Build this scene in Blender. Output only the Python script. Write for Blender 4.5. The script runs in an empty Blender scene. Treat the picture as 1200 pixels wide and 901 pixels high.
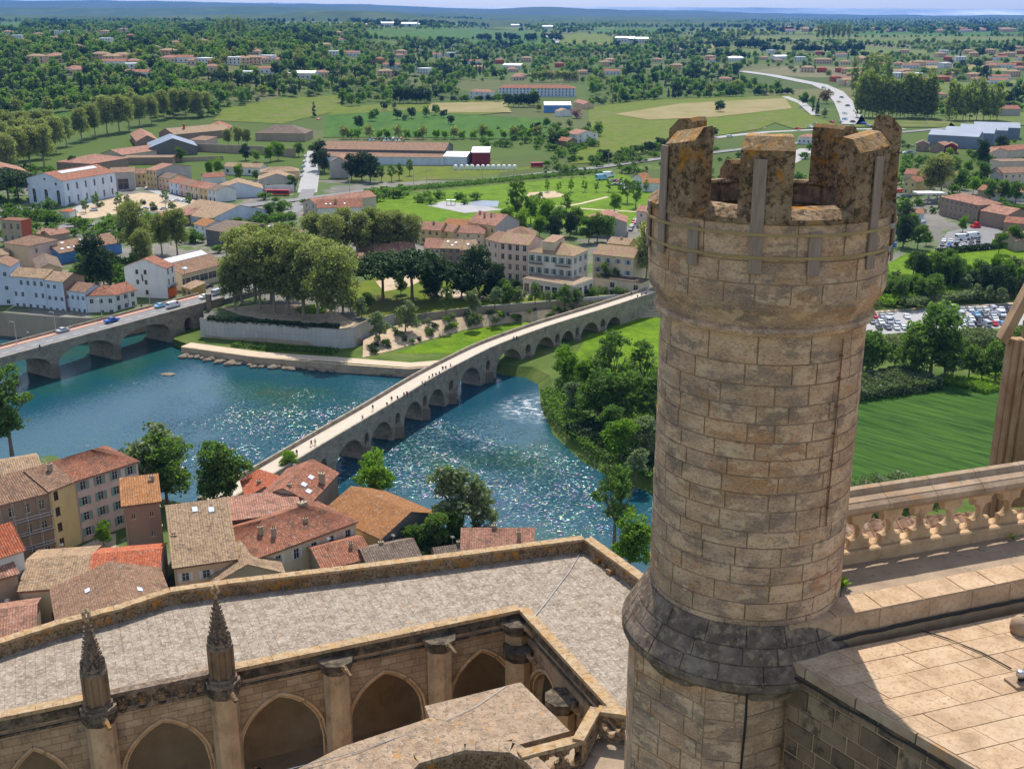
import bpy, bmesh, math, random
import numpy as np
from mathutils import Vector, Matrix, noise as mnoise

R = math.radians
C = bpy.context.scene.collection
scene = bpy.context.scene
random.seed(7)

# ------------------------------------------------------------------ camera, light, exposure
CAMZ, PITCH, FPX, CX, CY = 105.0, R(18.1), 1330.0, 600.0, 450.5
cam_d = bpy.data.cameras.new('camera')
cam = bpy.data.objects.new('camera', cam_d)
C.objects.link(cam)
cam.location = (0, 0, CAMZ)
cam.rotation_euler = (R(90) - PITCH, 0, 0)
cam_d.sensor_width = 36
cam_d.lens = FPX / 1200 * 36
cam_d.clip_start = 0.1
cam_d.clip_end = 200000
scene.camera = cam

SUN_EL = R(56)
world = bpy.data.worlds.new('World')
scene.world = world
world.use_nodes = True
wn, wl = world.node_tree.nodes, world.node_tree.links
wn.clear()
sky = wn.new('ShaderNodeTexSky')
sky.sky_type = 'NISHITA'
sky.sun_disc = False
sky.sun_elevation = SUN_EL
sky.sun_rotation = 0
sky.air_density = 1.0
sky.dust_density = 1.0
sky.ozone_density = 1.0
bg = wn.new('ShaderNodeBackground')
bg.inputs['Strength'].default_value = 0.13
wo = wn.new('ShaderNodeOutputWorld')
hsv = wn.new('ShaderNodeHueSaturation')
hsv.inputs['Saturation'].default_value = 0.72
wl.new(sky.outputs[0], hsv.inputs['Color'])
wl.new(hsv.outputs[0], bg.inputs[0])
wl.new(bg.outputs[0], wo.inputs[0])

sun_d = bpy.data.lights.new('sun', 'SUN')
sun_d.energy = 3.5
sun_d.angle = R(0.53)
sun_d.color = (1.0, 0.95, 0.87)
sun = bpy.data.objects.new('sun', sun_d)
sun.rotation_euler = (-(R(90) - SUN_EL), 0, R(-1))
sun.location = (0, 60, 200)
C.objects.link(sun)

scene.view_settings.view_transform = 'Standard'
scene.view_settings.look = 'None'
scene.view_settings.gamma = 1
scene.view_settings.exposure = 0.8
scene.cycles.use_denoising = True
scene.cycles.max_bounces = 6
scene.cycles.diffuse_bounces = 3
scene.cycles.glossy_bounces = 2
scene.cycles.transmission_bounces = 2
scene.cycles.transparent_max_bounces = 4
scene.cycles.volume_bounces = 0
scene.cycles.caustics_reflective = False
scene.cycles.caustics_refractive = False

# ------------------------------------------------------------------ pixel <-> place
CT, ST = math.cos(PITCH), math.sin(PITCH)
def ray(px, py):
    u, v = (px - CX) / FPX, (py - CY) / FPX
    return Vector((u, CT - v * ST, -ST - v * CT))
def P(px, py, z):
    d = ray(px, py)
    t = (z - CAMZ) / d.z
    return Vector((d.x * t, d.y * t, z))
def PV(px, py, p0, n):          # the point of a vertical plane seen at a pixel
    d = ray(px, py)
    o = Vector((0, 0, CAMZ))
    t = (Vector(p0) - o).dot(n) / d.dot(n)
    return o + d * t
def ss(a):
    a = max(0.0, min(1.0, a))
    return a * a * (3 - 2 * a)
G, LOW, NEAR = 8.0, 2.5, 9.0
def ground(x, y):
    if y < 700: return G
    h = G
    h += 46 * ss((y - 780) / 1000) * ss((-x * 1.0 - 60 - 0.0 * y) / 380)
    h += 22 * ss((y - 1900) / 2500) * (1 - 0.75 * ss((-x + 100) / 600))
    if y > 1500:
        h += 9 * ss((y - 1500) / 1500) * mnoise.noise(Vector((x / 900, y / 900, 3.1)))
    return h
def PG(px, py):                 # the ground of the far land at a pixel
    d = ray(px, py)
    if d.z > -0.003: d.z = -0.003
    t = (G - CAMZ) / d.z
    if d.y * t < 700: return Vector((d.x * t, d.y * t, G))
    t = 690 / d.y
    while t < 30000:
        x, y, z = d.x * t, d.y * t, CAMZ + d.z * t
        g = ground(x, y)
        if z <= g: return Vector((x, y, g))
        t += max(4, (z - g) * 3)
    return Vector((d.x * t, d.y * t, ground(d.x * t, d.y * t)))

# ------------------------------------------------------------------ helpers
def tag(o, label=None, cat=None, group=None, kind=None):
    if label: o['label'] = label
    if cat: o['category'] = cat
    if group: o['group'] = group
    if kind: o['kind'] = kind
    return o
def empty(name, loc=(0, 0, 0), rz=0, label=None, cat=None, group=None):
    o = bpy.data.objects.new(name, None)
    o.empty_display_size = 0.3
    o.location = loc
    o.rotation_euler = (0, 0, rz)
    C.objects.link(o)
    return tag(o, label, cat, group)
def link(name, me, parent=None, loc=(0, 0, 0), rz=0):
    o = bpy.data.objects.new(name, me)
    o.location = loc
    o.rotation_euler = (0, 0, rz)
    C.objects.link(o)
    if parent: o.parent = parent
    return o
KIDS = {}
def copy_tree(o, parent=None):
    c = o.copy()
    C.objects.link(c)
    if parent: c.parent = parent
    for ch in list(o.children): copy_tree(ch, c)
    return c

class MB:
    def __init__(s): s.v, s.f, s.m, s.uv = [], [], [], {}
    def poly(s, pts, m=0, uv=None):
        i = len(s.v)
        s.v += [tuple(p) for p in pts]
        if uv: s.uv[len(s.f)] = uv
        s.f.append(tuple(range(i, i + len(pts))))
        s.m.append(m)
    def box(s, a, b, m=0, skip=''):
        x0, y0, z0 = a; x1, y1, z1 = b
        if 'd' not in skip: s.poly([(x0,y1,z0),(x1,y1,z0),(x1,y0,z0),(x0,y0,z0)], m)
        if 'u' not in skip: s.poly([(x0,y0,z1),(x1,y0,z1),(x1,y1,z1),(x0,y1,z1)], m)
        s.poly([(x0,y0,z0),(x1,y0,z0),(x1,y0,z1),(x0,y0,z1)], m)
        s.poly([(x1,y0,z0),(x1,y1,z0),(x1,y1,z1),(x1,y0,z1)], m)
        s.poly([(x1,y1,z0),(x0,y1,z0),(x0,y1,z1),(x1,y1,z1)], m)
        s.poly([(x0,y1,z0),(x0,y0,z0),(x0,y0,z1),(x0,y1,z1)], m)
    def obox(s, c, ux, uy, uz, hx, hy, hz, m=0):   # box with its own axes
        c, ux, uy, uz = Vector(c), Vector(ux), Vector(uy), Vector(uz)
        q = [c + ux*hx*i + uy*hy*j + uz*hz*k for k in (-1, 1) for j in (-1, 1) for i in (-1, 1)]
        for f in ((0,2,3,1),(4,5,7,6),(0,1,5,4),(1,3,7,5),(3,2,6,7),(2,0,4,6)): s.poly([q[i] for i in f], m)
    def prism(s, pts, z0, z1, m=0, mt=None, bottom=True, top=True):
        n = len(pts)
        if sum(pts[i][0]*pts[(i+1)%n][1] - pts[(i+1)%n][0]*pts[i][1] for i in range(n)) < 0: pts = pts[::-1]
        for i in range(n):
            a, b = pts[i], pts[(i+1) % n]
            s.poly([(a[0],a[1],z0),(b[0],b[1],z0),(b[0],b[1],z1),(a[0],a[1],z1)], m)
        if top: s.poly([(p[0],p[1],z1) for p in pts], m if mt is None else mt)
        if bottom: s.poly([(p[0],p[1],z0) for p in pts[::-1]], m)
    def tube(s, path, rad, n=8, m=0, cap=True):
        path = [Vector(p) for p in path]
        rings = []
        for i, p in enumerate(path):
            d = (path[min(i+1, len(path)-1)] - path[max(i-1, 0)]).normalized()
            a = d.orthogonal().normalized(); b = d.cross(a)
            r = rad[i] if isinstance(rad, (list, tuple)) else rad
            rings.append([p + (a*math.cos(t*2*math.pi/n) + b*math.sin(t*2*math.pi/n))*r for t in range(n)])
        base = len(s.v)
        for r_ in rings: s.v += [tuple(q) for q in r_]
        for i in range(len(rings)-1):
            for j in range(n):
                k = (j+1) % n
                s.f.append((base+i*n+j, base+i*n+k, base+(i+1)*n+k, base+(i+1)*n+j)); s.m.append(m)
        if cap:
            s.f.append(tuple(base+j for j in range(n))[::-1]); s.m.append(m)
            s.f.append(tuple(base+(len(rings)-1)*n+j for j in range(n))); s.m.append(m)
    def lathe(s, prof, c=(0,0), n=32, m=0, a0=0, a1=None, cap=False):
        full = a1 is None
        if full: a1 = a0 + 2*math.pi
        k = n if full else n + 1
        base = len(s.v)
        for r, z in prof:
            for i in range(k):
                t = a0 + (a1-a0)*i/n
                s.v.append((c[0]+r*math.cos(t), c[1]+r*math.sin(t), z))
        for i in range(len(prof)-1):
            for j in range(n):
                j2 = (j+1) % k
                s.f.append((base+i*k+j, base+i*k+j2, base+(i+1)*k+j2, base+(i+1)*k+j)); s.m.append(m)
        if cap:
            s.f.append(tuple(base+(len(prof)-1)*k+j for j in range(k))); s.m.append(m)
    def mesh(s, name, mats, smooth=False):
        me = bpy.data.meshes.new(name)
        me.from_pydata(s.v, [], s.f)
        for m in (mats if isinstance(mats, (list, tuple)) else [mats]): me.materials.append(m)
        me.polygons.foreach_set('material_index', s.m)
        if s.uv:
            ul = me.uv_layers.new(name='UVMap')
            for fi, uv in s.uv.items():
                ls = me.polygons[fi].loop_start
                for k, q in enumerate(uv): ul.data[ls+k].uv = q
        if smooth: me.polygons.foreach_set('use_smooth', [True]*len(me.polygons))
        me.update()
        return me
    def build(s, name, mats, parent=None, loc=(0,0,0), rz=0, smooth=False):
        return link(name, s.mesh(name, mats, smooth), parent, loc, rz)

def weld(o, dist=0.0005):
    bm = bmesh.new(); bm.from_mesh(o.data)
    bmesh.ops.remove_doubles(bm, verts=bm.verts, dist=dist)
    bmesh.ops.recalc_face_normals(bm, faces=bm.faces)
    bm.to_mesh(o.data); bm.free()
def bevel(o, w=0.02, seg=1):
    bm = bmesh.new(); bm.from_mesh(o.data)
    bmesh.ops.remove_doubles(bm, verts=bm.verts, dist=0.0005)
    bmesh.ops.bevel(bm, geom=[e for e in bm.edges if len(e.link_faces) == 2 and e.calc_face_angle(0) > 0.4], offset=w, segments=seg, profile=0.6, affect='EDGES')
    bm.to_mesh(o.data); bm.free()
def rough_up(o, cut=0.25, amp=0.02, freq=3.0):   # worn stone: subdivide and push about
    bm = bmesh.new(); bm.from_mesh(o.data)
    bmesh.ops.remove_doubles(bm, verts=bm.verts, dist=0.0005)
    for _ in range(6):
        es = [e for e in bm.edges if e.calc_length() > cut]
        if not es or len(bm.verts) > 30000: break
        bmesh.ops.subdivide_edges(bm, edges=es, cuts=1, use_grid_fill=True)
    for v in bm.verts:
        v.co += mnoise.noise_vector(v.co * freq) * amp
    bm.to_mesh(o.data); bm.free()

def blocks(mb, surf, ulen, vlen, ch=(.3,.4), bl=(.45,.85), gap=.012, depth=.05, bev=.012, seg=9, rnd=None, m=0, jit=.006, skip=None):
    rnd = rnd or random
    v = 0.0; rowi = 0
    while v < vlen - 0.02:
        h = rnd.uniform(*ch)
        if v + h > vlen - ch[0]*0.6: h = vlen - v
        u = -rnd.uniform(0, bl[1])
        while u < ulen - 0.01:
            w = rnd.uniform(*bl)
            u0, u1 = max(u, 0), min(u + w, ulen)
            u += w
            if u1 - u0 < 0.05: continue
            if skip and skip((u0+u1)/2, v+h/2): continue
            o = rnd.uniform(-jit, jit)
            n = max(1, math.ceil((u1-u0)/seg))
            g = gap/2
            us = [u0+g+(u1-u0-2*g)*i/n for i in range(n+1)]
            ui = [u0+g+bev+(u1-u0-2*g-2*bev)*i/n for i in range(n+1)]
            v0, v1 = v+g, v+h-g
            b0 = [surf(q, v0, o-depth) for q in us]; b1 = [surf(q, v1, o-depth) for q in us]
            f0 = [surf(q, v0+bev, o) for q in ui]; f1 = [surf(q, v1-bev, o) for q in ui]
            base = len(mb.v)
            for L in (b0, f0, f1, b1): mb.v += [tuple(q) for q in L]
            k = n+1
            for r_ in range(3):
                for i in range(n):
                    mb.f.append((base+r_*k+i, base+r_*k+i+1, base+(r_+1)*k+i+1, base+(r_+1)*k+i)); mb.m.append(m)
            mb.f.append((base, base+k, base+2*k, base+3*k)); mb.m.append(m)
            e = n
            mb.f.append((base+3*k+e, base+2*k+e, base+k+e, base+e)); mb.m.append(m)
        v += h; rowi += 1

# ------------------------------------------------------------------ materials
def ramp(nt, fac, stops):
    r_ = nt.nodes.new('ShaderNodeValToRGB')
    el = r_.color_ramp.elements
    while len(el) < len(stops): el.new(0.5)
    for e, (p, c) in zip(el, stops):
        e.position = p; e.color = (*c, 1) if len(c) == 3 else c
    nt.links.new(fac, r_.inputs[0])
    return r_.outputs[0]
def nz(nt, vec, scale, detail=5, rough=0.6, kind='FBM'):
    n = nt.nodes.new('ShaderNodeTexNoise')
    n.inputs['Scale'].default_value = scale
    n.inputs['Detail'].default_value = detail
    n.inputs['Roughness'].default_value = rough
    nt.links.new(vec, n.inputs['Vector'])
    return n.outputs['Fac']
def math_(nt, op, a, b=None):
    n = nt.nodes.new('ShaderNodeMath'); n.operation = op
    for i, q in enumerate((a, b)):
        if q is None: continue
        if isinstance(q, (int, float)): n.inputs[i].default_value = q
        else: nt.links.new(q, n.inputs[i])
    return n.outputs[0]
def mix(nt, fac, a, b, mode='MIX'):
    n = nt.nodes.new('ShaderNodeMix'); n.data_type = 'RGBA'; n.blend_type = mode
    for k, q in ((0, fac), (6, a), (7, b)):
        if isinstance(q, (int, float)): n.inputs[k].default_value = q
        elif isinstance(q, (tuple, list)): n.inputs[k].default_value = (*q[:3], 1)
        else: nt.links.new(q, n.inputs[k])
    return n.outputs[2]
def sat(c, k=1.10):
    l = .3*c[0]+.5*c[1]+.2*c[2]
    return tuple(max(.004, min(.85, l+(x-l)*k)) for x in c)
def island(nt):
    return nt.nodes.new('ShaderNodeNewGeometry').outputs['Random Per Island']
def mat(name, cols, scale=2.0, detail=6, rough=0.85, bump=0.0, bscale=None, isl=0.0, stains=(), brick=None, wave=None, spec=0.08, coord='pos', metal=0.0, stretch=None, voro=None, islcols=None, rotz=0):
    cols = [sat(c) for c in cols]; stains = [(a, sat(c), lo, hi, k) for a, c, lo, hi, k in stains]
    m = bpy.data.materials.new(name); m.use_nodes = True
    nt = m.node_tree; nt.nodes.clear()
    out = nt.nodes.new('ShaderNodeOutputMaterial')
    bs = nt.nodes.new('ShaderNodeBsdfPrincipled')
    nt.links.new(bs.outputs[0], out.inputs[0])
    bs.inputs['Roughness'].default_value = rough
    bs.inputs['Specular IOR Level'].default_value = spec
    bs.inputs['Metallic'].default_value = metal
    if coord == 'pos': vec = nt.nodes.new('ShaderNodeNewGeometry').outputs['Position']
    elif coord == 'uv': vec = nt.nodes.new('ShaderNodeUVMap').outputs[0]
    else: vec = nt.nodes.new('ShaderNodeTexCoord').outputs['Object']
    v2 = vec
    if stretch:
        mp = nt.nodes.new('ShaderNodeMapping'); mp.vector_type = 'TEXTURE'; mp.inputs['Scale'].default_value = tuple(1/q for q in stretch); mp.inputs['Rotation'].default_value = (0, 0, rotz)
        nt.links.new(vec, mp.inputs[0]); v2 = mp.outputs[0]
    n = len(cols)
    base = nz(nt, v2, scale, detail)
    col = ramp(nt, base, [(0.3 + 0.4*i/max(1, n-1), c) for i, c in enumerate(cols)]) if n > 1 else cols[0]
    if voro:      # patchwork cells: (scale, colours, amount)
        vo = nt.nodes.new('ShaderNodeTexVoronoi'); vo.inputs['Scale'].default_value = voro[0]
        nt.links.new(v2, vo.inputs['Vector'])
        sp = nt.nodes.new('ShaderNodeSeparateColor'); nt.links.new(vo.outputs['Color'], sp.inputs[0])
        col = mix(nt, voro[2], col, ramp(nt, sp.outputs[0], [(i/max(1, len(voro[1])-1), c) for i, c in enumerate(voro[1])]))
    hgt = None
    if brick:     # dict(w,h,mortar,c1,c2,cm,amt)
        b = nt.nodes.new('ShaderNodeTexBrick')
        uvn = nt.nodes.new('ShaderNodeUVMap').outputs[0] if brick.get('uv', 1) else vec
        nt.links.new(uvn, b.inputs['Vector'])
        b.inputs['Scale'].default_value = 1
        b.inputs['Brick Width'].default_value = brick['w']; b.inputs['Row Height'].default_value = brick['h']
        b.inputs['Mortar Size'].default_value = brick.get('mortar', .012)
        b.inputs['Mortar Smooth'].default_value = 0.3
        b.offset = brick.get('off', .5)
        b.inputs['Color1'].default_value = (*brick['c1'], 1); b.inputs['Color2'].default_value = (*brick['c2'], 1)
        b.inputs['Mortar'].default_value = (*brick['cm'], 1)
        col = mix(nt, brick.get('amt', 1), col, b.outputs[0], 'MULTIPLY')
        hgt = math_(nt, 'MULTIPLY', b.outputs['Fac'], -brick.get('deep', .02))
    if isl:
        f = math_(nt, 'MULTIPLY_ADD', island(nt), 2*isl)
        f.node.inputs[2].default_value = 1 - isl
        cb = nt.nodes.new('ShaderNodeCombineColor')
        for k in range(3): nt.links.new(f, cb.inputs[k])
        col = mix(nt, 1, col, cb.outputs[0], 'MULTIPLY')
    if islcols:   # (amount, colours)
        col = mix(nt, islcols[0], col, ramp(nt, island(nt), [((i+.5)/len(islcols[1]), c) for i, c in enumerate(islcols[1])]), islcols[2] if len(islcols) > 2 else 'MIX')
    for (sc, scol, lo, hi, amt) in stains:
        mk = ramp(nt, nz(nt, v2, sc, 7, 0.65), [(lo, (0,0,0)), (hi, (amt,)*3)])
        col = mix(nt, mk, col, scol)
    if isinstance(col, tuple): bs.inputs['Base Color'].default_value = (*col, 1)
    else: nt.links.new(col, bs.inputs['Base Color'])
    if bump or hgt is not None or wave:
        bp = nt.nodes.new('ShaderNodeBump')
        bp.inputs['Strength'].default_value = 1
        bp.inputs['Distance'].default_value = 1
        h = math_(nt, 'MULTIPLY', nz(nt, vec, bscale or scale*6, 6, 0.7), bump)
        if hgt is not None: h = math_(nt, 'ADD', h, hgt)
        if wave:  # (period, height) across u
            w = nt.nodes.new('ShaderNodeTexWave'); w.inputs['Scale'].default_value = 0.314159 / wave[0]
            nt.links.new(nt.nodes.new('ShaderNodeUVMap').outputs[0], w.inputs['Vector'])
            h = math_(nt, 'ADD', h, math_(nt, 'MULTIPLY', w.outputs['Fac'], wave[1]))
        nt.links.new(h, bp.inputs['Height'])
        nt.links.new(bp.outputs[0], bs.inputs['Normal'])
    return m
def leafmat(name, cols, trans=0.4, rough=0.6):
    m = bpy.data.materials.new(name); m.use_nodes = True
    nt = m.node_tree; nt.nodes.clear()
    out = nt.nodes.new('ShaderNodeOutputMaterial')
    r1 = island(nt)
    oi = nt.nodes.new('ShaderNodeObjectInfo').outputs['Random']
    f = math_(nt, 'ADD', math_(nt, 'MULTIPLY', r1, 0.65), math_(nt, 'MULTIPLY', oi, 0.35))
    col = ramp(nt, f, [(0.15 + 0.7*i/max(1, len(cols)-1), c) for i, c in enumerate(cols)])
    d = nt.nodes.new('ShaderNodeBsdfPrincipled'); d.inputs['Roughness'].default_value = rough
    d.inputs['Specular IOR Level'].default_value = 0.1
    t = nt.nodes.new('ShaderNodeBsdfTranslucent')
    nt.links.new(col, d.inputs['Base Color'])
    nt.links.new(mix(nt, 1, col, (1.0, 1.25, 0.45), 'MULTIPLY'), t.inputs[0])
    mx = nt.nodes.new('ShaderNodeMixShader'); mx.inputs[0].default_value = trans
    nt.links.new(d.outputs[0], mx.inputs[1]); nt.links.new(t.outputs[0], mx.inputs[2])
    nt.links.new(mx.outputs[0], out.inputs[0])
    return m
def plain(name, c, rough=0.6, metal=0.0, spec=0.4, var=0.12):
    return mat(name, [tuple(x*(1-var) for x in c), tuple(min(1, x*(1+var)) for x in c)], scale=1.5, rough=rough, metal=metal, spec=spec, coord='obj')

ORANGE = (0.40, 0.16, 0.025); BLACK = (0.035, 0.03, 0.028)
M = {}
M['turret'] = mat('turret_limestone', [(.42,.28,.18), (.60,.415,.28), (.70,.515,.37)], scale=1.3, detail=10, rough=.92, bump=.03, bscale=22, stretch=(1,1,1.9),
                  islcols=(.6, [(.76,.70,.66),(1.0,.95,.88),(.60,.55,.53),(1.14,1.10,1.02),(.90,.82,.74),(.70,.64,.61),(1.02,.92,.80),(.84,.77,.71)], 'MULTIPLY'),
                  stains=[(.5, (.21,.165,.135), .47, .61, .5), (1.7, (.17,.135,.112), .51, .58, .6), (.8, (.50,.25,.11), .53, .65, .6), (18, (.17,.125,.095), .52, .60, .6), (2.5, (.64,.47,.31), .56, .60, .6), (30, (.68,.52,.37), .57, .63, .55)])
M['mortar'] = mat('lime_mortar', [(.30,.205,.13), (.42,.30,.195)], scale=4, rough=.95, bump=.01)
M['lichen_stone'] = mat('lichen_covered_stone', [(.17,.112,.066), (.26,.18,.112), (.36,.265,.175)], scale=2.2, detail=9, rough=.95, bump=.04, bscale=16,
                  stains=[(1.3, (.10,.065,.04), .50, .62, .6), (9, (.05,.037,.028), .50, .57, .8), (1.7, (.42,.18,.03), .55, .64, .75), (22, (.42,.30,.18), .57, .63, .6), (6, (.46,.38,.28), .63, .68, .6)])
M['orange_lichen'] = mat('lichened_top_stone', [(.26,.18,.105), (.36,.26,.16), (.43,.33,.22)], scale=3, detail=9, rough=.95, bump=.03, bscale=14,
                  stains=[(2.6, (.40,.20,.055), .52, .63, .55), (5, (.12,.09,.065), .54, .64, .7), (8, (.47,.40,.30), .60, .68, .6)])
M['bright_lichen'] = mat('bright_orange_lichen', [(.24,.16,.09), (.34,.23,.13)], scale=3, detail=9, rough=.95, bump=.03, bscale=14,
                  stains=[(3.2, (.43,.20,.045), .50, .60, .65), (6, (.09,.065,.045), .54, .60, .75), (11, (.45,.37,.27), .58, .64, .7)])
M['dark_stone'] = mat('dark_weathered_stone', [(.085,.062,.048), (.16,.120,.094), (.25,.20,.16)], scale=2.0, detail=9, rough=.95, bump=.03, bscale=12,
                  stains=[(3.0, BLACK, .49, .60, .6), (7, (.29,.22,.15), .53, .60, .7), (3, (.30,.235,.17), .58, .66, .6)])
M['wall_dark'] = mat('blackened_wall_blocks', [(.21,.155,.11), (.31,.235,.165)], scale=3, detail=9, rough=.95, bump=.02, bscale=14,
                  islcols=(.8, [(.5,.48,.47),(.8,.77,.74),(.36,.35,.35),(1,.95,.9),(.58,.54,.51)], 'MULTIPLY'), stains=[(2.5, BLACK, .52, .62, .7)])
M['warm_stone'] = mat('warm_limestone', [(.35,.24,.15), (.48,.34,.215), (.57,.425,.285)], scale=1.6, detail=8, rough=.92, bump=.015, bscale=18,
                  islcols=(.4, [(.8,.76,.74),(1,.95,.88),(1.1,1.02,.95),(.9,.84,.76)], 'MULTIPLY'), stains=[(3.5, (.16,.12,.09), .58, .68, .55), (9, (.25,.18,.12), .58, .66, .5)])
M['pave'] = mat('paving_slabs', [(.33,.235,.155), (.43,.315,.215), (.50,.385,.275)], scale=2.5, detail=9, rough=.9, bump=.008, bscale=22,
                  islcols=(.5, [(.85,.8,.76),(1,.96,.9),(1.1,1.04,.98),(.95,.88,.8)], 'MULTIPLY'), stains=[(1.7, (.22,.155,.10), .56, .70, .6), (16, (.24,.165,.105), .54, .60, .65), (.8, (.50,.40,.29), .55, .7, .5)])
M['rust_stone'] = mat('terrace_floor_stone', [(.24,.18,.13), (.36,.28,.2)], scale=2, detail=8, rough=.93, bump=.01, stains=[(4, (.11,.09,.08), .55, .65, .6)])
M['facade'] = mat('cloister_limestone', [(.27,.195,.13), (.38,.285,.195), (.46,.36,.255)], scale=0.8, detail=9, rough=.93, bump=.02, bscale=10,
                  brick=dict(w=.75, h=.36, mortar=.012, c1=(1,1,1), c2=(.74,.71,.68), cm=(.55,.5,.45), deep=.02),
                  stains=[(.7, (.10,.08,.065), .53, .66, .65), (2.4, (.20,.15,.11), .58, .68, .6)])
M['roof_slab'] = mat('cloister_roof_paving', [(.20,.162,.125), (.29,.24,.19), (.37,.315,.255)], scale=1.6, detail=10, rough=.93, bump=.02, bscale=9,
                  brick=dict(w=.62, h=.42, mortar=.009, c1=(1,1,1), c2=(.88,.86,.84), cm=(.74,.70,.67), deep=.015),
                  stains=[(6, (.46,.42,.37), .52, .60, .55), (4.5, (.13,.105,.085), .53, .62, .6), (16, (.12,.10,.08), .56, .62, .55), (1.3, (.36,.23,.14), .60, .70, .4)])
M['slab_orange'] = mat('lichened_roof_slab', [(.20,.145,.10), (.285,.21,.145), (.37,.28,.20)], scale=2, detail=9, rough=.95, bump=.02, bscale=10,
                  stains=[(1.6, (.38,.18,.05), .58, .68, .6), (5, (.12,.10,.085), .53, .60, .7), (13, (.5,.42,.33), .57, .63, .6), (11, (.10,.08,.07), .57, .62, .6)])
M['black_stone'] = mat('blackened_stone', [(.05,.042,.034), (.11,.09,.068), (.22,.175,.125)], scale=1.4, detail=9, rough=.95, bump=.03, bscale=12, stains=[(2.5, (.03,.026,.022), .48, .58, .7), (7, (.26,.20,.13), .60, .66, .6)])
M['plaster'] = mat('old_gallery_plaster', [(.25,.18,.11), (.33,.245,.155), (.39,.30,.20)], scale=.7, detail=8, rough=.95, stains=[(.5, (.16,.12,.08), .55, .68, .6)])
M['w_ivory'] = None
M['wood'] = mat('grey_weathered_board', [(.21,.155,.12), (.31,.24,.195)], scale=4, detail=5, rough=.8, stretch=(6, 6, .6), coord='obj', bump=.004, bscale=30)
M['strap'] = plain('ratchet_strap', (.30,.21,.10), .7)
M['blue_plastic'] = plain('blue_plastic', (.02,.20,.45), .4)
M['black'] = plain('black_rubber', (.012,.012,.013), .55)
M['metal'] = plain('grey_metal', (.42,.42,.43), .4, metal=.8)
M['white'] = plain('white_paint', (.75,.75,.73), .5)
M['water'] = None
M['grass'] = mat('meadow_grass', [(.07,.102,.013), (.096,.126,.017), (.125,.146,.024)], scale=.12, detail=9, rough=.9, bump=.12, bscale=1.2, stains=[(.035, (.135,.125,.05), .52, .64, .7), (.3, (.05,.085,.014), .55, .65, .5)])
M['lawn'] = mat('bright_lawn', [(.075,.135,.009), (.105,.175,.012), (.145,.21,.018)], scale=.25, detail=9, rough=.9, bump=.15, bscale=1.0, stains=[(.11, (.04,.085,.012), .5, .65, .6), (.9, (.035,.075,.01), .55, .62, .6)])
M['crop'] = mat('green_crop_field', [(.03,.078,.010), (.042,.098,.013), (.058,.115,.016)], scale=.08, detail=9, rough=.9, bump=.1, bscale=1.5, stretch=(1, .25, 1), stains=[(.06, (.07,.12,.016), .5, .66, .7), (.5, (.025,.06,.01), .55, .65, .5)])
M['field_row'] = mat('young_crop_with_rows', [(.018,.046,.010), (.034,.078,.014), (.046,.098,.018), (.064,.12,.022)], scale=1.1, detail=4, rough=.9, bump=.35, bscale=1.6, stretch=(.06, .55, 1), rotz=-.80, stains=[(.10, (.055,.105,.008), .52, .64, .6), (.8, (.014,.045,.007), .52, .58, .7), (1.6, (.06,.11,.03), .57, .63, .6)])
M['vine'] = mat('vineyard_green', [(.075,.095,.022), (.095,.122,.03), (.12,.132,.045)], scale=.04, detail=8, rough=.9, stains=[(.02, (.20,.17,.09), .55, .65, .5)])
M['dry'] = mat('dry_field', [(.17,.16,.06), (.22,.19,.09), (.26,.21,.12)], scale=.03, detail=8, rough=.95)
M['soil'] = mat('gravel_earth', [(.33,.25,.17), (.42,.33,.23), (.48,.39,.28)], scale=.4, detail=9, rough=.95, bump=.03, bscale=3, stains=[(.25, (.10,.14,.04), .60, .68, .7)])
M['path'] = mat('beige_path', [(.44,.35,.26), (.52,.43,.33)], scale=.6, detail=8, rough=.95, bump=.01)
M['asphalt'] = mat('asphalt', [(.17,.165,.165), (.22,.215,.21)], scale=.6, detail=8, rough=.85, stains=[(.2, (.27,.26,.25), .55, .7, .5)])
M['road_pale'] = mat('pale_worn_asphalt', [(.29,.285,.28), (.36,.35,.34)], scale=.3, detail=8, rough=.85)
M['pink_pave'] = mat('pink_pavement', [(.42,.25,.19), (.48,.30,.23)], scale=.6, rough=.9)
M['line'] = plain('road_marking', (.75,.75,.72), .7)
M['town_earth'] = mat('town_ground', [(.12,.115,.10), (.17,.16,.14), (.24,.22,.18)], scale=.06, detail=9, rough=.93, stains=[(.03, (.065,.105,.025), .48, .54, .9), (.15, (.30,.25,.19), .60, .66, .6)])
M['scrub'] = mat('scrub_ground', [(.05,.08,.02), (.08,.115,.03), (.13,.15,.05)], scale=.1, detail=9, rough=.95, bump=.3, bscale=.5)
M['plain'] = mat('countryside', [(.04,.062,.016), (.062,.088,.022), (.095,.106,.036)], scale=.006, detail=10, rough=.95,
                 voro=(.0038, [(.045,.072,.016), (.078,.12,.02), (.056,.08,.02), (.135,.125,.055), (.042,.065,.015), (.09,.13,.024), (.17,.145,.085)], .7))
M['hill'] = mat('wooded_hill', [(.035,.055,.02), (.05,.075,.025), (.08,.10,.04)], scale=.004, detail=10, rough=.95)
M['far_hill'] = mat('far_blue_ridge', [(.05,.07,.05), (.08,.095,.07)], scale=.0008, detail=8, rough=.95)
M['snow_peak'] = mat('snowy_peaks', [(.16,.19,.24), (.35,.38,.42), (.85,.86,.88)], scale=.00025, detail=9, rough=.9)
def render_(name, c, v=.14):
    return mat(name, [tuple(x*(1-v) for x in c), c, tuple(min(.85, x*(1+v*.6)) for x in c)], scale=.35, detail=8, rough=.9,
               stains=[(.5, tuple(x*.6 for x in c), .60, .74, .5)], stretch=(1, 1, .4))
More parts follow.
